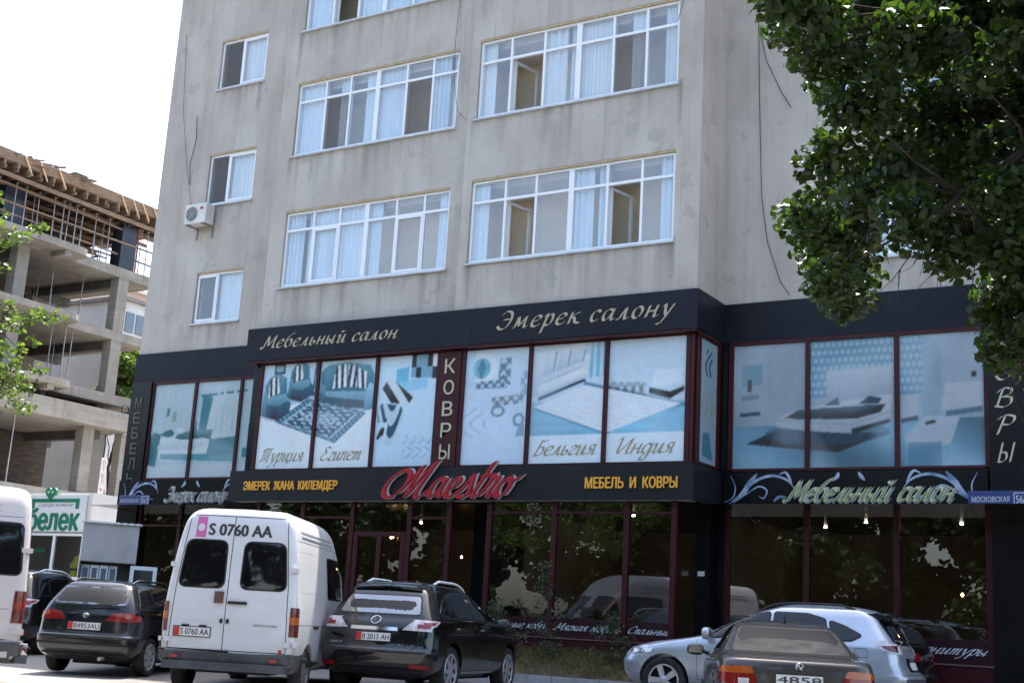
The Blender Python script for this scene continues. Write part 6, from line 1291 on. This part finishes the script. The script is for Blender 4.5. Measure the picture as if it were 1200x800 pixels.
def rpoly(p, r, n=4):
    out = []; N = len(p)
    for i in range(N):
        a, b, c = Vector(p[i-1]), Vector(p[i]), Vector(p[(i+1) % N]); d0 = (a-b); d1 = (c-b); rr = min(r, d0.length*.45, d1.length*.45); q0 = b+d0.normalized()*rr; q1 = b+d1.normalized()*rr
        for k in range(n+1): t = k/n; out.append(tuple(q0*(1-t)**2+b*2*t*(1-t)+q1*t*t))
    return out
mir = lambda poly: [(-a, b) for a, b in poly]
def rail(car, x0, x1, y, z, zr, mat, r=.017):
    for sg in (-1, 1):
        mb = MB(); pts = []
        for k in range(15):
            t = k/14; x = x0+(x1-x0)*t; h = car.hit('top', x, sg*y); lift = .055*min(1, 7*t, 7*(1-t))
            pts.append((x, sg*y, h.z+lift-.006))
        mb.tube(pts, r, 8); mb.build('roof_rail', M[mat], car.root, smooth=50, local=True)
def mirrors(car, x, y, z, mat, s_=1):
    for sg in (-1, 1):
        mb = MB(); c = [(x+.09, sg*(y-.10), z-.05), (x+.05, sg*y, z-.015)]
        mb.tube(c, [.03, .025], 8); ring_loft_y(mb, x, sg*y, z, s_, sg); o = mb.build('wing_mirror', M[mat], car.root, smooth=50, local=True)
        g = MB(); g.quad((x-.062, sg*(y+.01), z-.05*s_), (x-.062, sg*(y+.19), z-.045*s_), (x-.062, sg*(y+.185), z+.06*s_), (x-.062, sg*(y+.01), z+.065*s_)); g.build('mirror_glass', M['chrome'], o, local=True, fix=False)
def ring_loft_y(mb, x, y, z, s_, sg):
    R_ = []
    for (t, f) in ((-.01,.55),(.02,.9),(.08,1),(.15,.95),(.19,.75),(.21,.4)):
        R_.append([mb.vert((x+.01+(.075 if math.cos(a) > 0 else .07)*f*math.copysign(abs(math.cos(a))**.6, math.cos(a)), y+sg*t, z+.085*s_*f*math.copysign(abs(math.sin(a))**.6, math.sin(a)))) for a in [k*6.2832/16 for k in range(16)]])
    for a, b in zip(R_, R_[1:]):
        for j in range(16): mb.face((a[j], a[(j+1) % 16], b[(j+1) % 16], b[j]))
    mb.face(R_[0]); mb.face(R_[-1])
# key rows: z, x_rear, x_front, half width, corner rear, corner front, bow rear, bow front, taper rear, taper front
VANK = [(.34,.16,4.80,.84,.10,.25,.0,.12,.02,.10),(.42,.09,4.92,.91,.10,.25,.0,.14,.02,.10),(.60,.05,5.0,.955,.10,.28,.02,.16,.01,.10),(.9,.045,4.98,.965,.10,.3,.02,.18,.01,.10),(1.15,.045,4.85,.962,.10,.3,.02,.2,.01,.10),(1.36,.055,4.35,.950,.10,.3,.02,.22,.01,.08),(1.95,.085,3.62,.885,.11,.3,.02,.22,.01,.06),(2.15,.10,3.42,.855,.12,.3,.02,.22,.01,.06),(2.36,.12,3.22,.81,.13,.3,.02,.2,.01,.06),(2.50,.16,2.95,.73,.15,.3,.03,.2,.01,.06),(2.565,.26,2.7,.60,.16,.3,.03,.2,.0,.05),(2.585,.45,2.4,.42,.16,.3,.03,.2,.0,.05)]
def van(name, label, pose, paint, minibus=False):
    c = Car(name, label, 'van', pose, VANK, M[paint], [(.98,.85,.34),(4.02,.85,.34)], crown=.015)
    for sg in (1, -1):
        wp = [(.135*1,2.10),(.70,2.10),(.765,1.46),(.125,1.46)]; wp = wp if sg > 0 else mir(wp)
        c.glass('rear_window', 'rear', [(a, b) for a, b in wp], .10)
    c.seam([('rear', [(.055,.60),(.055,2.46)]), ('rear', [(.84,.60),(.80,1.5),(.70,2.46)]), ('rear', [(-.84,.60),(-.80,1.5),(-.70,2.46)]), ('rear', [(.70,2.46),(-.70,2.46)]), ('rear', [(.84,.60),(-.84,.60)])], .011)
    c.seam([('rear', [(.83,1.0),(.07,.99)]), ('rear', [(.04,.99),(-.83,.98)])], .005, mat='sill', name='crease')
    side = 'left' if minibus else 'right'
    for s2 in ('left', 'right'):
        c.seam([(s2, [(.16,2.17),(3.3,2.17)]), (s2, [(.25,1.0),(2.9,1.0)]), (s2, [(2.05,.6),(2.05,2.06)]), (s2, [(3.36,.6),(3.36,2.05)])], .006)
        c.glass('side_window', s2, [(2.14,1.42),(3.24,1.42),(3.24,2.02),(2.14,2.02)], .07)
        c.glass('side_window', s2, [(3.44,1.40),(4.28,1.38),(3.90,1.86),(3.72,2.0),(3.44,2.0)], .05)
        if minibus: c.glass('side_window', s2, [(.17,1.44),(1.96,1.44),(1.96,2.08),(.21,2.08)], .07)
        else: c.seam([(s2, [(.30,1.46),(1.92,1.46),(1.92,2.03),(.33,2.03),(.30,1.46)])], .007, mat='sill', name='pressing')
        mb = MB()
        for z in (2.24, 2.31): c.patch(mb, s2, rpoly([(.5,z),(2.6,z),(2.6,z+.03),(.5,z+.03)], .012, 2), .012, .12)
        each(mb, 'roof_rib', M[paint], c.root, smooth=40, local=True)
    for s2, sg in (('left', 1), ('right', -1)):
        mb = MB(); c.patch(mb, s2, [(.075,.83),(.21,.83),(.20,1.23),(.075,1.23)], .012, .025); c.patch(mb, 'rear', [(sg*.865,.83),(sg*.925,.83),(sg*.925,1.23),(sg*.865,1.23)], .012, .02)
        tl = mb.build('tail_light', M['red_dark'], c.root, smooth=40, local=True)
        mb = MB(); c.patch(mb, s2, [(.077,1.00),(.20,1.00),(.20,1.10),(.077,1.10)], .0145, .025); c.patch(mb, 'rear', [(sg*.87,1.0),(sg*.923,1.0),(sg*.923,1.10),(sg*.87,1.10)], .0145, .02)
        mb.build('indicator', M['orange_lens'] if not minibus else M['red_lens'], tl, smooth=40, local=True)
    mb = MB()
    for sg in (1, -1):
        for z in (1.75, .72): 
            h = c.hit('rear', sg*.86, z); mb.box(h.x-.03, h.x+.0, sg*.80, sg*.90, z-.035, z+.035); h = c.hit('left' if sg > 0 else 'right', .14, z); mb.box(.05, .2, h.y-.02, h.y+.02, z-.03, z+.03)
    each(mb, 'hinge', M[paint], c.root, local=True)
    b = c.part('bumper', M['bumper_grey'], [('rear', [(.93,.37),(-.93,.37),(-.93,.575),(.93,.575)]), ('left', [(.02,.37),(.50,.37),(.42,.60),(.02,.60)]), ('right', [(.02,.37),(.50,.37),(.42,.60),(.02,.60)])], .055)
    mb = MB(); mb.box(-.05,.10,-.86,.86,.33,.44); mb.build('step', M['bumper_grey'], b, local=True)
    mb = MB()
    for sg in (1, -1): mb.box(-.04,-.018, sg*.70-.055, sg*.70+.055, .475, .52)
    each(mb, 'reflector', M['red_reflector'], b, local=True)
    if not minibus:
        c.plate(.76, .245, .775, .895, 'S 0760 AA'); c.text('door_number', M['text_dark'], 'S 0760 AA', .42, -.485, 2.185, 2.345, .004, .035)
        p = c.part('door_sticker', M['pink'], [('rear', [(.615,2.145),(.465,2.145),(.465,2.44),(.605,2.44)])], .003); mb = MB()
        c.patch(mb, 'rear', [(.54+.05*math.cos(a), 2.285+.055*math.sin(a)) for a in [k*6.283/20 for k in range(20)]], .0042); mb.build('sticker_disc', M['white_text'], p, local=True)
        mb = MB(); c.patch(mb, 'rear', [(.225,1.24),(.10,1.24),(.10,1.40),(.225,1.40)], .035); mb.build('lock_cover', M['brown_box'], c.root, local=True)
        mb = MB(); c.patch(mb, 'rear', rpoly([(.03,1.235),(-.24,1.235),(-.24,1.275),(.03,1.275)], .015), .03); each(mb, 'door_handle', M['rubber'], c.root, local=True)
        mb = MB()
        for y in (.10, .01): c.patch(mb, 'rear', [(y+.022*math.cos(a), 1.0+.035*math.sin(a)) for a in [k*6.283/14 for k in range(14)]], .02)
        each(mb, 'door_buffer', M['rubber'], c.root, local=True)
        c.text('model_script', M['text_dark'], 'SPRINTER', -.36, -.70, .945, .975, .003)
        mb = MB()
        for y in (.60, .35): h = c.hit('rear', y, .92); mb.box(h.x-.03, h.x, y-.05, y+.05, .905, .93)
        each(mb, 'plate_lamp', M['rubber'], c.root, local=True)
        for s2 in ('right', 'left'): mb = MB(); c.patch(mb, s2, [(1.2,.95),(1.5,.95),(1.5,.99),(1.2,.99)], .015); c.patch(mb, s2, [(2.2,.95),(3.3,.95),(3.3,.99),(2.2,.99)], .015); each(mb, 'rub_strip', M['rubber'], c.root, local=True)
        c.part('tow_sticker', M['red_reflector'], [('rear', [(-.74,.585),(-.79,.585),(-.79,.65),(-.74,.65)])], .004)
        mb = MB(); mb.tube([(.25,-.1,.35),(.12,-.1,.30),(.0,-.1,.30)], .02, 8); mb.build('tow_eye', M['rubber'], c.root, local=True)
    else:
        for (x, z, a, b_) in ((.27,1.80,.24,.15),(.40,1.56,.16,.17),(1.2,1.6,.2,.15)):
            c.part('window_notice', M['plate_white'], [('left', [(x,z),(x+a,z+.02),(x+a,z+b_),(x,z+b_)])], .007)
        c.seam([('left', [(.25,.62),(2.9,.62)])], .012)
        mb = MB(); mb.box(.2, 3.2, .955, .975, .40, .60); mb.build('sill_panel', M[paint], c.root, local=True)
    mirrors(c, 4.15, .98, 1.55, 'rubber', 1.6); c.fit_wheels(6, M['alloy_dim'], .2, .62, True)
    return c
van('white_van', 'white high-roofed panel van with a pink sticker and black number across its rear doors', (-12.87, 13.81, .0, 117.2), 'paint_white')
van('white_minibus', 'cream-white minibus cut off by the left edge with paper notices in its side window', (-14.76, 11.95, 0, 232.7), 'paint_cream', True)
# ---- black SUV
LEXK = [(0.27,0.3,4.45,0.78,0.2,0.35,0.05,0.3,0.02,0.1),(0.34,0.14,4.6,0.87,0.22,0.4,0.06,0.32,0.02,0.1),(0.46,0.05,4.72,0.925,0.25,0.42,0.07,0.36,0.02,0.11),(0.62,0.03,4.77,0.94,0.26,0.42,0.08,0.4,0.025,0.12),(0.7,0.075,4.76,0.942,0.25,0.42,0.08,0.42,0.03,0.12),(0.88,0.1,4.66,0.94,0.24,0.42,0.08,0.45,0.035,0.12),(1.0,0.12,4.3,0.93,0.24,0.42,0.08,0.45,0.04,0.12),(1.12,0.2,3.62,0.905,0.24,0.2,0.08,0.28,0.045,0.1),(1.18,0.235,3.38,0.875,0.24,0.19,0.08,0.245,0.05,0.08),(1.4,0.395,2.8,0.765,0.22,0.175,0.08,0.21,0.06,0.06),(1.56,0.54,2.4,0.675,0.2,0.165,0.08,0.175,0.06,0.05),(1.635,0.68,2.15,0.6,0.2,0.15,0.06,0.14,0.05,0.05),(1.675,0.9,1.95,0.48,0.2,0.15,0.05,0.105,0.03,0.04),(1.69,1.2,1.75,0.33,0.15,0.1,0.03,0.07,0.0,0.0)]
def suv(pose, label, plain=False):
    c = Car('black_suv', label, 'car', pose, LEXK, M['paint_black'], [(1.03,.80,.37),(3.77,.80,.37)], crown=.008)
    c.glass('rear_window', 'rear', [(-.655,1.175),(.655,1.175),(.57,1.44),(-.57,1.44)], .05, 'rearglass')
    mb = MB()     # roof spoiler
    n = 14; rows = []
    for (dx, z, wz, yw) in ((.85,1.64,0,.52),(.56,1.612,0,.545),(.48,1.585,0,.555),(.49,1.56,0,.555),(.64,1.53,0,.54)):
        rows.append([mb.vert((dx+.05*(2*k/n-1)**2, yw*(2*k/n-1), z-.03*(2*k/n-1)**2)) for k in range(n+1)])
    for a, b in zip(rows, rows[1:]):
        for k in range(n): mb.face((a[k], a[k+1], b[k+1], b[k]))
    for k in (0, n): mb.face([r[k] for r in rows])
    mb.build('spoiler', M['paint_black'], c.root, smooth=50, local=True)
    for sg in (1, -1):
        f = (lambda p: p) if sg > 0 else mir; s2 = 'left' if sg > 0 else 'right'
        t = c.part('tail_light', M['clear_lens'], [('rear', f([(.44,.945),(.86,.935),(.87,1.09),(.62,1.10)])), (s2, [(.16,.95),(.36,1.02),(.50,1.09),(.22,1.10)])], .008, step=.035)
        c.part('tail_lens', M['red_lens'], [('rear', f([(.66,.98),(.84,.975),(.845,1.03),(.67,1.035)])), (s2, [(.2,1.0),(.33,1.035),(.40,1.07),(.22,1.06)])], .012, parent=t, step=.03)
        c.part('reflector', M['red_reflector'], [('rear', f([(.60,.40),(.86,.40),(.86,.455),(.60,.455)]))], .008, step=.025)
        c.glass('side_window', s2, [(1.98,1.155),(3.02,1.15),(2.62,1.38),(2.30,1.49),(1.98,1.53)], .03); c.glass('side_window', s2, [(1.0,1.17),(1.90,1.155),(1.90,1.535),(1.4,1.53),(1.08,1.46)], .03); c.glass('side_window', s2, [(.58,1.20),(.92,1.185),(.98,1.43),(.88,1.40)], .03)
        c.seam([(s2, [(1.94,.45),(1.94,1.14)]), (s2, [(3.12,.45),(3.14,1.13)]), (s2, [(1.0,1.12),(1.12,.9),(1.32,.72)])], .006)
        mb = MB()
        for x in (1.2, 2.3): c.patch(mb, s2, rpoly([(x,.985),(x+.2,.985),(x+.2,1.01),(x,1.01)], .01), .03)
        each(mb, 'door_handle', M['chrome'], c.root, local=True)
        mb = MB(); c.patch(mb, s2, [(1.45,.33),(3.35,.33),(3.35,.37),(1.45,.37)], .01); mb.build('sill_trim', M['chrome'], c.root, local=True)
    c.seam([('rear', [(.88,.64),(-.88,.64)]), ('rear', [(.90,.92),(.62,.66),(.58,.64)]), ('rear', [(-.90,.92),(-.62,.66),(-.58,.64)])], .008)
    if not plain:
        c.part('chrome_strip', M['chrome'], [('rear', [(.38,.925),(-.38,.925),(-.37,.975),(.37,.975)])], .022); c.plate(.275, -.275, .77, .885, 'B 2015 AH')
        e = MB(); h = c.hit('rear', 0, 1.075); 
        for (rx, rz) in ((.075,.055),): e.tube([(c.hit('rear', rx*math.cos(a), 1.075+rz*math.sin(a)).x-.014, rx*math.cos(a), 1.075+rz*math.sin(a)) for a in [k*6.283/28 for k in range(29)]], .008, 6, False)
        e.tube([(h.x-.013, .005, 1.105), (h.x-.010, .03, 1.05), (h.x-.010, -.045, 1.05)], .008, 6); e.build('emblem', M['chrome'], c.root, local=True)
        c.text('badge', M['chrome'], 'LEXUS', .72, .50, .715, .745, .004, .02); c.text('badge', M['chrome'], 'RX 350', -.40, -.65, .715, .745, .004, .02)
        mb = MB(); mb.tube([(1.0,.1,1.66),(.86,.1,1.70),(.70,.1,2.02)], [.012,.006,.003], 6); mb.build('antenna', M['rubber'], c.root, local=True)
        mb = MB(); mb.tube([(.24,.0,1.19),(.36,-.12,1.27),(.40,-.35,1.30)], .010, 6); mb.build('rear_wiper', M['rubber'], c.root, local=True)
    rail(c, .95, 2.45, .56, 1.62, 1.70, 'pvc', .02); mirrors(c, 3.0, .95, 1.12, 'paint_black', 1.0)
    c.part('lower_bumper', M['rubber'], [('rear', [(.72,.30),(-.72,.30),(-.78,.40),(.78,.40)])], .012)
    c.fit_wheels(7, M['alloy'], .235, .72); return c
suv((-11.84, 15.77, .07, 102.5), 'glossy black SUV with clear tail lights and a white number plate parked before the entrance')
suv((-22.35, 17.05, .08, 112), 'dark SUV almost hidden between the cream minibus and the black estate car', True)
# ---- black estate car
WAGK = [(0.22,0.3,4.1,0.68,0.2,0.3,0.05,0.3,0.02,0.1),(0.3,0.12,4.28,0.77,0.2,0.35,0.06,0.3,0.02,0.1),(0.42,0.03,4.38,0.825,0.2,0.38,0.07,0.34,0.02,0.1),(0.58,0.015,4.41,0.848,0.2,0.4,0.08,0.38,0.025,0.11),(0.64,0.06,4.4,0.85,0.2,0.4,0.08,0.4,0.03,0.11),(0.8,0.09,4.25,0.845,0.2,0.4,0.08,0.42,0.03,0.11),(0.94,0.11,3.5,0.83,0.2,0.4,0.08,0.4,0.035,0.1),(1.06,0.16,3.2,0.8,0.2,0.175,0.08,0.245,0.04,0.08),(1.26,0.27,2.75,0.7,0.2,0.15,0.08,0.21,0.05,0.06),(1.38,0.36,2.4,0.62,0.18,0.15,0.08,0.175,0.05,0.05),(1.44,0.45,2.15,0.55,0.18,0.15,0.06,0.14,0.05,0.05),(1.475,0.7,1.9,0.43,0.15,0.1,0.05,0.105,0.03,0.03),(1.487,0.95,1.7,0.28,0.1,0.1,0.03,0.07,0,0)]
def wagon(pose, label, plate=None, paint='paint_navy'):
    c = Car('estate_car', label, 'car', pose, WAGK, M[paint], [(.86,.735,.305),(3.46,.735,.305)], crown=.008)
    c.glass('rear_window', 'rear', [(-.62,1.09),(.62,1.09),(.53,1.37),(-.53,1.37)], .07, 'rearglass')
    for sg in (1, -1):
        f = (lambda p: p) if sg > 0 else mir; s2 = 'left' if sg > 0 else 'right'
        t = c.part('tail_light', M['red_lens'], [('rear', rpoly(f([(.32,.845),(.74,.83),(.76,.97),(.58,.985),(.44,.96)]), .04)), (s2, rpoly([(.12,.83),(.32,.86),(.36,.93),(.16,.96)], .03))], .012, step=.035)
        c.part('tail_lens', M['orange_lens'], [('rear', rpoly(f([(.62,.90),(.72,.895),(.72,.95),(.63,.955)]), .02))], .0155, parent=t, step=.03)
        c.glass('side_window', s2, [(1.85,1.03),(2.98,1.01),(2.55,1.25),(2.25,1.34),(1.85,1.385)], .03); c.glass('side_window', s2, [(.98,1.05),(1.77,1.03),(1.77,1.385),(1.02,1.375)], .03); c.glass('side_window', s2, [(.40,1.07),(.90,1.055),(.94,1.365),(.56,1.34)], .03)
        c.seam([(s2, [(1.81,.35),(1.81,.99)]), (s2, [(2.9,.35),(2.98,.97)]), (s2, [(.95,1.0),(1.02,.8),(1.2,.62)])], .006); mb = MB()
        for x in (1.0, 2.0): c.patch(mb, s2, rpoly([(x,.87),(x+.18,.87),(x+.18,.895),(x,.895)], .01), .025)
        each(mb, 'door_handle', M['paint_navy'], c.root, local=True)
    c.seam([('rear', [(.80,.60),(-.80,.60)]), ('rear', [(.60,.985),(.62,.8),(.55,.62)]), ('rear', [(-.60,.985),(-.62,.8),(-.55,.62)])], .008)
    c.part('bumper_trim', M['rubber'], [('rear', [(.76,.46),(-.76,.46),(-.76,.50),(.76,.50)])], .008); c.part('lower_bumper', M['rubber'], [('rear', [(.62,.25),(-.62,.25),(-.70,.34),(.70,.34)])], .01)
    if plate:
        c.plate(.27, -.27, .695, .805, plate); e = MB(); h = c.hit('rear', 0, .915)
        for (rx, rz) in ((.05,.035),(.02,.035),(.035,.012)): e.tube([(h.x-.010, rx*math.cos(a), .915+(.012 if rz < .02 else 0)+rz*math.sin(a)) for a in [k*6.283/24 for k in range(25)]], .005, 5, False)
        e.build('emblem', M['chrome'], c.root, local=True)
        mb = MB(); mb.tube([(.12,-.05,1.06),(.11,-.15,1.09),(.13,-.5,1.11)], .010, 6); mb.build('rear_wiper', M['rubber'], c.root, local=True)
        mb = MB(); mb.tube([(.15,-.35,.27),(.0,-.35,.26)], .03, 10); mb.build('exhaust', M['steel_prop'], c.root, local=True)
        mb = MB(); c.patch(mb, 'rear', [(.16,.855),(-.16,.855),(-.16,.83),(.16,.83)], .02); mb.build('tailgate_grip', M['paint_navy'], c.root, local=True)
    rail(c, .6, 2.2, .50, 1.44, 1.53, 'seal', .016); mirrors(c, 2.85, .87, .98, 'paint_navy', .9); c.fit_wheels(8, M['alloy'], .195, .70); return c
wagon((-16.55, 14.48, .04, 113.8), 'black estate car with wide red tail lights parked in the sun beside the white van', 'B4953AU')
wagon((-5.3, 22.52, .14, 180), 'black car mostly hidden behind the tail of the silver crossover', None, 'paint_black')
# ---- bronze-black saloon
BMWK = [(0.22,0.35,4.4,0.72,0.2,0.3,0.05,0.3,0.02,0.1),(0.3,0.1,4.62,0.82,0.22,0.4,0.06,0.3,0.02,0.1),(0.42,0.02,4.74,0.875,0.24,0.42,0.07,0.34,0.03,0.11),(0.6,0.0,4.775,0.9,0.25,0.42,0.08,0.38,0.03,0.12),(0.68,0.045,4.76,0.9,0.25,0.42,0.08,0.4,0.035,0.12),(0.85,0.06,4.6,0.893,0.24,0.42,0.08,0.42,0.04,0.12),(0.94,0.085,4.2,0.88,0.22,0.42,0.08,0.42,0.05,0.12),(0.985,0.16,3.7,0.862,0.22,0.42,0.08,0.4,0.06,0.11),(1.01,0.52,3.35,0.835,0.25,0.4,0.09,0.35,0.04,0.09),(1.06,0.8,3.12,0.8,0.25,0.175,0.09,0.231,0.04,0.08),(1.22,1.1,2.78,0.7,0.22,0.15,0.09,0.21,0.05,0.06),(1.34,1.36,2.48,0.615,0.2,0.15,0.08,0.175,0.05,0.05),(1.4,1.55,2.28,0.53,0.2,0.15,0.07,0.14,0.04,0.05),(1.425,1.75,2.1,0.4,0.15,0.1,0.05,0.105,0.02,0.03),(1.435,1.85,2.0,0.25,0.1,0.05,0.02,0.07,0,0)]
c = Car('bronze_saloon', 'dusty dark bronze saloon with orange-topped tail lights in front of the silver crossover', 'car', (-4.9, 14.57, -.03, 115.7), BMWK, M['paint_bronze'], [(1.05,.775,.32),(3.88,.775,.32)], crown=.006)
c.glass('rear_window', 'rear', [(-.70,1.045),(.70,1.045),(.56,1.345),(-.56,1.345)], .05, 'dustglass', .03)
for sg in (1, -1):
    f = (lambda p: p) if sg > 0 else mir; s2 = 'left' if sg > 0 else 'right'
    t = c.part('tail_light', M['red_lens'], [('rear', f([(.47,.67),(.80,.67),(.81,.80),(.50,.80)])), (s2, [(.09,.68),(.32,.70),(.40,.80),(.10,.80)])], .008)
    c.part('indicator', M['orange_lens'], [('rear', rpoly(f([(.50,.803),(.815,.803),(.80,.875),(.54,.885)]), .03)), (s2, [(.10,.803),(.40,.803),(.30,.87),(.12,.87)])], .008, parent=t)
    c.part('reversing_lens', M['clear_lens'], [('rear', f([(.56,.68),(.68,.68),(.68,.75),(.56,.75)]))], .012, parent=t, step=.03)
    c.glass('side_window', s2, [(2.16,1.055),(3.02,1.05),(2.72,1.22),(2.45,1.32),(2.16,1.36)], .03); c.glass('side_window', s2, [(1.36,1.06),(2.08,1.055),(2.08,1.365),(1.70,1.34),(1.45,1.20)], .03)
    c.seam([(s2, [(2.12,.35),(2.12,1.04)]), (s2, [(3.15,.35),(3.1,1.03)]), (s2, [(1.3,1.03),(1.2,.85),(1.36,.66)])], .006)
    mb = MB()
    for x in (1.45, 2.3): c.patch(mb, s2, rpoly([(x,.90),(x+.19,.90),(x+.19,.925),(x,.925)], .01), .025)
    each(mb, 'door_handle', M['paint_bronze'], c.root, local=True)
    mb = MB(); c.patch(mb, s2, [(1.5,.55),(3.4,.55),(3.4,.60),(1.5,.60)], .012); each(mb, 'rub_strip', M['rubber'], c.root, local=True)
c.seam([('rear', [(.86,.64),(-.86,.64)]), ('rear', [(.50,.93),(.47,.66)]), ('rear', [(-.50,.93),(-.47,.66)]), ('top', [(.16,.72),(.62,.74)]), ('top', [(.16,-.72),(.62,-.74)])], .007)
c.plate(.26, -.26, .70, .81, '4858', False)
e = MB(); h = c.hit('rear', 0, .905); e.lathe([(.001,-.008),(.04,-.008),(.042,0),(.042,.004)], 24, (h.x-.008, 0, .905), 'x'); em = e.build('emblem', M['seal'], c.root, local=True)
e = MB()
for a in (0, math.pi): e.face([e.vert((h.x-.0175, 0, .905))]+[e.vert((h.x-.0175, .030*math.cos(a+k*math.pi/12), .905+.030*math.sin(a+k*math.pi/12))) for k in range(7)])
e.build('emblem_quarters', M['white_text'], em, local=True, fix=False); e = MB(); e.tube([(h.x-.016, .040*math.cos(a), .905+.040*math.sin(a)) for a in [k*6.283/28 for k in range(29)]], .005, 5, False); e.build('emblem_ring', M['chrome'], em, local=True)
mb = MB(); mb.tube([(1.62,0,1.41),(1.55,0,1.44),(1.50,0,1.50)], [.016,.008,.004], 6); mb.build('antenna', M['rubber'], c.root, local=True)
mirrors(c, 3.02, .93, 1.02, 'paint_black', .9); c.fit_wheels(5, M['alloy'], .22, .70)
# ---- silver crossover
RXK = [(0.26,0.35,4.4,0.78,0.2,0.35,0.05,0.3,0.02,0.1),(0.34,0.16,4.58,0.87,0.22,0.45,0.06,0.32,0.02,0.11),(0.48,0.0,4.7,0.915,0.25,0.42,0.07,0.36,0.02,0.11),(0.62,-0.04,4.73,0.925,0.26,0.42,0.08,0.38,0.025,0.11),(0.7,0.03,4.71,0.925,0.25,0.42,0.08,0.4,0.03,0.11),(0.84,0.1,4.6,0.922,0.24,0.38,0.08,0.4,0.035,0.11),(0.95,0.115,4.26,0.915,0.24,0.38,0.08,0.38,0.04,0.1),(1.05,0.14,3.62,0.905,0.24,0.19,0.08,0.252,0.045,0.09),(1.12,0.19,3.34,0.88,0.24,0.2,0.08,0.266,0.05,0.09),(1.36,0.36,2.86,0.765,0.22,0.175,0.08,0.21,0.06,0.06),(1.52,0.47,2.42,0.68,0.2,0.165,0.08,0.175,0.07,0.05),(1.6,0.6,2.15,0.61,0.2,0.15,0.06,0.14,0.06,0.05),(1.645,0.85,1.95,0.5,0.2,0.15,0.05,0.105,0.04,0.04),(1.66,1.1,1.75,0.33,0.15,0.1,0.03,0.07,0.0,0.0)]
c = Car('silver_crossover', 'silver-blue crossover standing side-on below the right shop windows, nose to the left', 'car', (-5.1, 20.75, .10, 185.5), RXK, M['paint_silver'], [(1.10,.785,.365),(3.80,.785,.365)], crown=.008)
c.glass('rear_window', 'rear', [(-.68,1.12),(.68,1.12),(.58,1.46),(-.58,1.46)], .05, 'tint')
mb = MB(); n = 14; rows = []
for (dx, z, yw) in ((.80,1.60,.62),(.40,1.585,.62),(.27,1.56,.62),(.28,1.53,.62),(.55,1.50,.60)): rows.append([mb.vert((dx+.05*(2*k/n-1)**2, yw*(2*k/n-1), z-.04*(2*k/n-1)**2)) for k in range(n+1)])
for a, b in zip(rows, rows[1:]):
    for k in range(n): mb.face((a[k], a[k+1], b[k+1], b[k]))
for k in (0, n): mb.face([r[k] for r in rows])
mb.build('spoiler', M['paint_black'], c.root, smooth=50, local=True)
for sg in (1, -1):
    f = (lambda p: p) if sg > 0 else mir; s2 = 'left' if sg > 0 else 'right'
    t = c.part('tail_light', M['clear_lens'], [('rear', f([(.58,.97),(.86,.97),(.85,1.12),(.66,1.12)])), (s2, rpoly([(.18,.98),(.40,1.02),(.52,1.10),(.40,1.17),(.22,1.17)], .03))], .008)
    c.part('tail_lens', M['red_dark'], [(s2, [(.2,1.0),(.34,1.03),(.42,1.08),(.22,1.09)])], .012, parent=t, step=.03)
    c.part('headlight', M['head_lens'], [(s2, rpoly([(3.98,.80),(4.38,.74),(4.42,.80),(4.20,.885),(4.0,.905)], .03)), ('front', f([(.42,.72),(.74,.74),(.72,.84),(.50,.80)]))], .007)
    c.part('fog_light', M['head_lens'], [(s2, rpoly([(4.40,.44),(4.52,.44),(4.50,.50),(4.40,.51)], .02))], .008)
    c.glass('side_window', s2, [(2.14,1.10),(3.10,1.085),(2.74,1.34),(2.45,1.44),(2.14,1.50)], .03); c.glass('side_window', s2, [(1.22,1.13),(2.06,1.105),(2.06,1.505),(1.55,1.50),(1.28,1.43)], .03); c.glass('side_window', s2, [(.72,1.215),(.86,1.14),(1.14,1.13),(1.20,1.41),(.98,1.34)], .03)
    c.seam([(s2, [(2.10,.42),(2.10,1.09)]), (s2, [(3.24,.42),(3.26,1.06)]), (s2, [(1.16,1.12),(1.2,.95),(1.42,.74)]), (s2, [(3.24,.42),(1.5,.42)]), (s2, [(4.4,.66),(4.62,.62)]), (s2, rpoly([(.62,.90),(.80,.90),(.80,1.03),(.62,1.03),(.62,.90)], .02))], .007)
    mb = MB()
    for x in (1.35, 2.5): c.patch(mb, s2, rpoly([(x,.93),(x+.2,.93),(x+.2,.955),(x,.955)], .01), .03)
    each(mb, 'door_handle', M['paint_silver'], c.root, local=True)
    c.part('sill_cladding', M['bumper_grey'], [(s2, [(1.52,.30),(3.36,.30),(3.36,.36),(1.52,.36)])], .012)
c.part('number_plate', M['plate_white'], [('rear', [(.26,.75),(-.26,.75),(-.26,.86),(.26,.86)])], .012); c.part('plate_garnish', M['paint_black'], [('rear', [(.42,.72),(-.42,.72),(-.42,.92),(.42,.92)])], .006)
c.part('bumper_strip', M['bumper_grey'], [('rear', [(.8,.56),(-.8,.56),(-.8,.62),(.8,.62)])], .012); c.seam([('rear', [(.80,.68),(-.80,.68)])], .008)
c.part('windscreen', M['rearglass'], [('front', [(-.62,1.12),(.62,1.12),(.54,1.46),(-.54,1.46)])], .005)
rail(c, .85, 2.4, .58, 1.58, 1.675, 'seal', .018); mirrors(c, 3.05, .93, 1.13, 'paint_silver', 1.15); c.fit_wheels(5, M['alloy'], .235, .70)
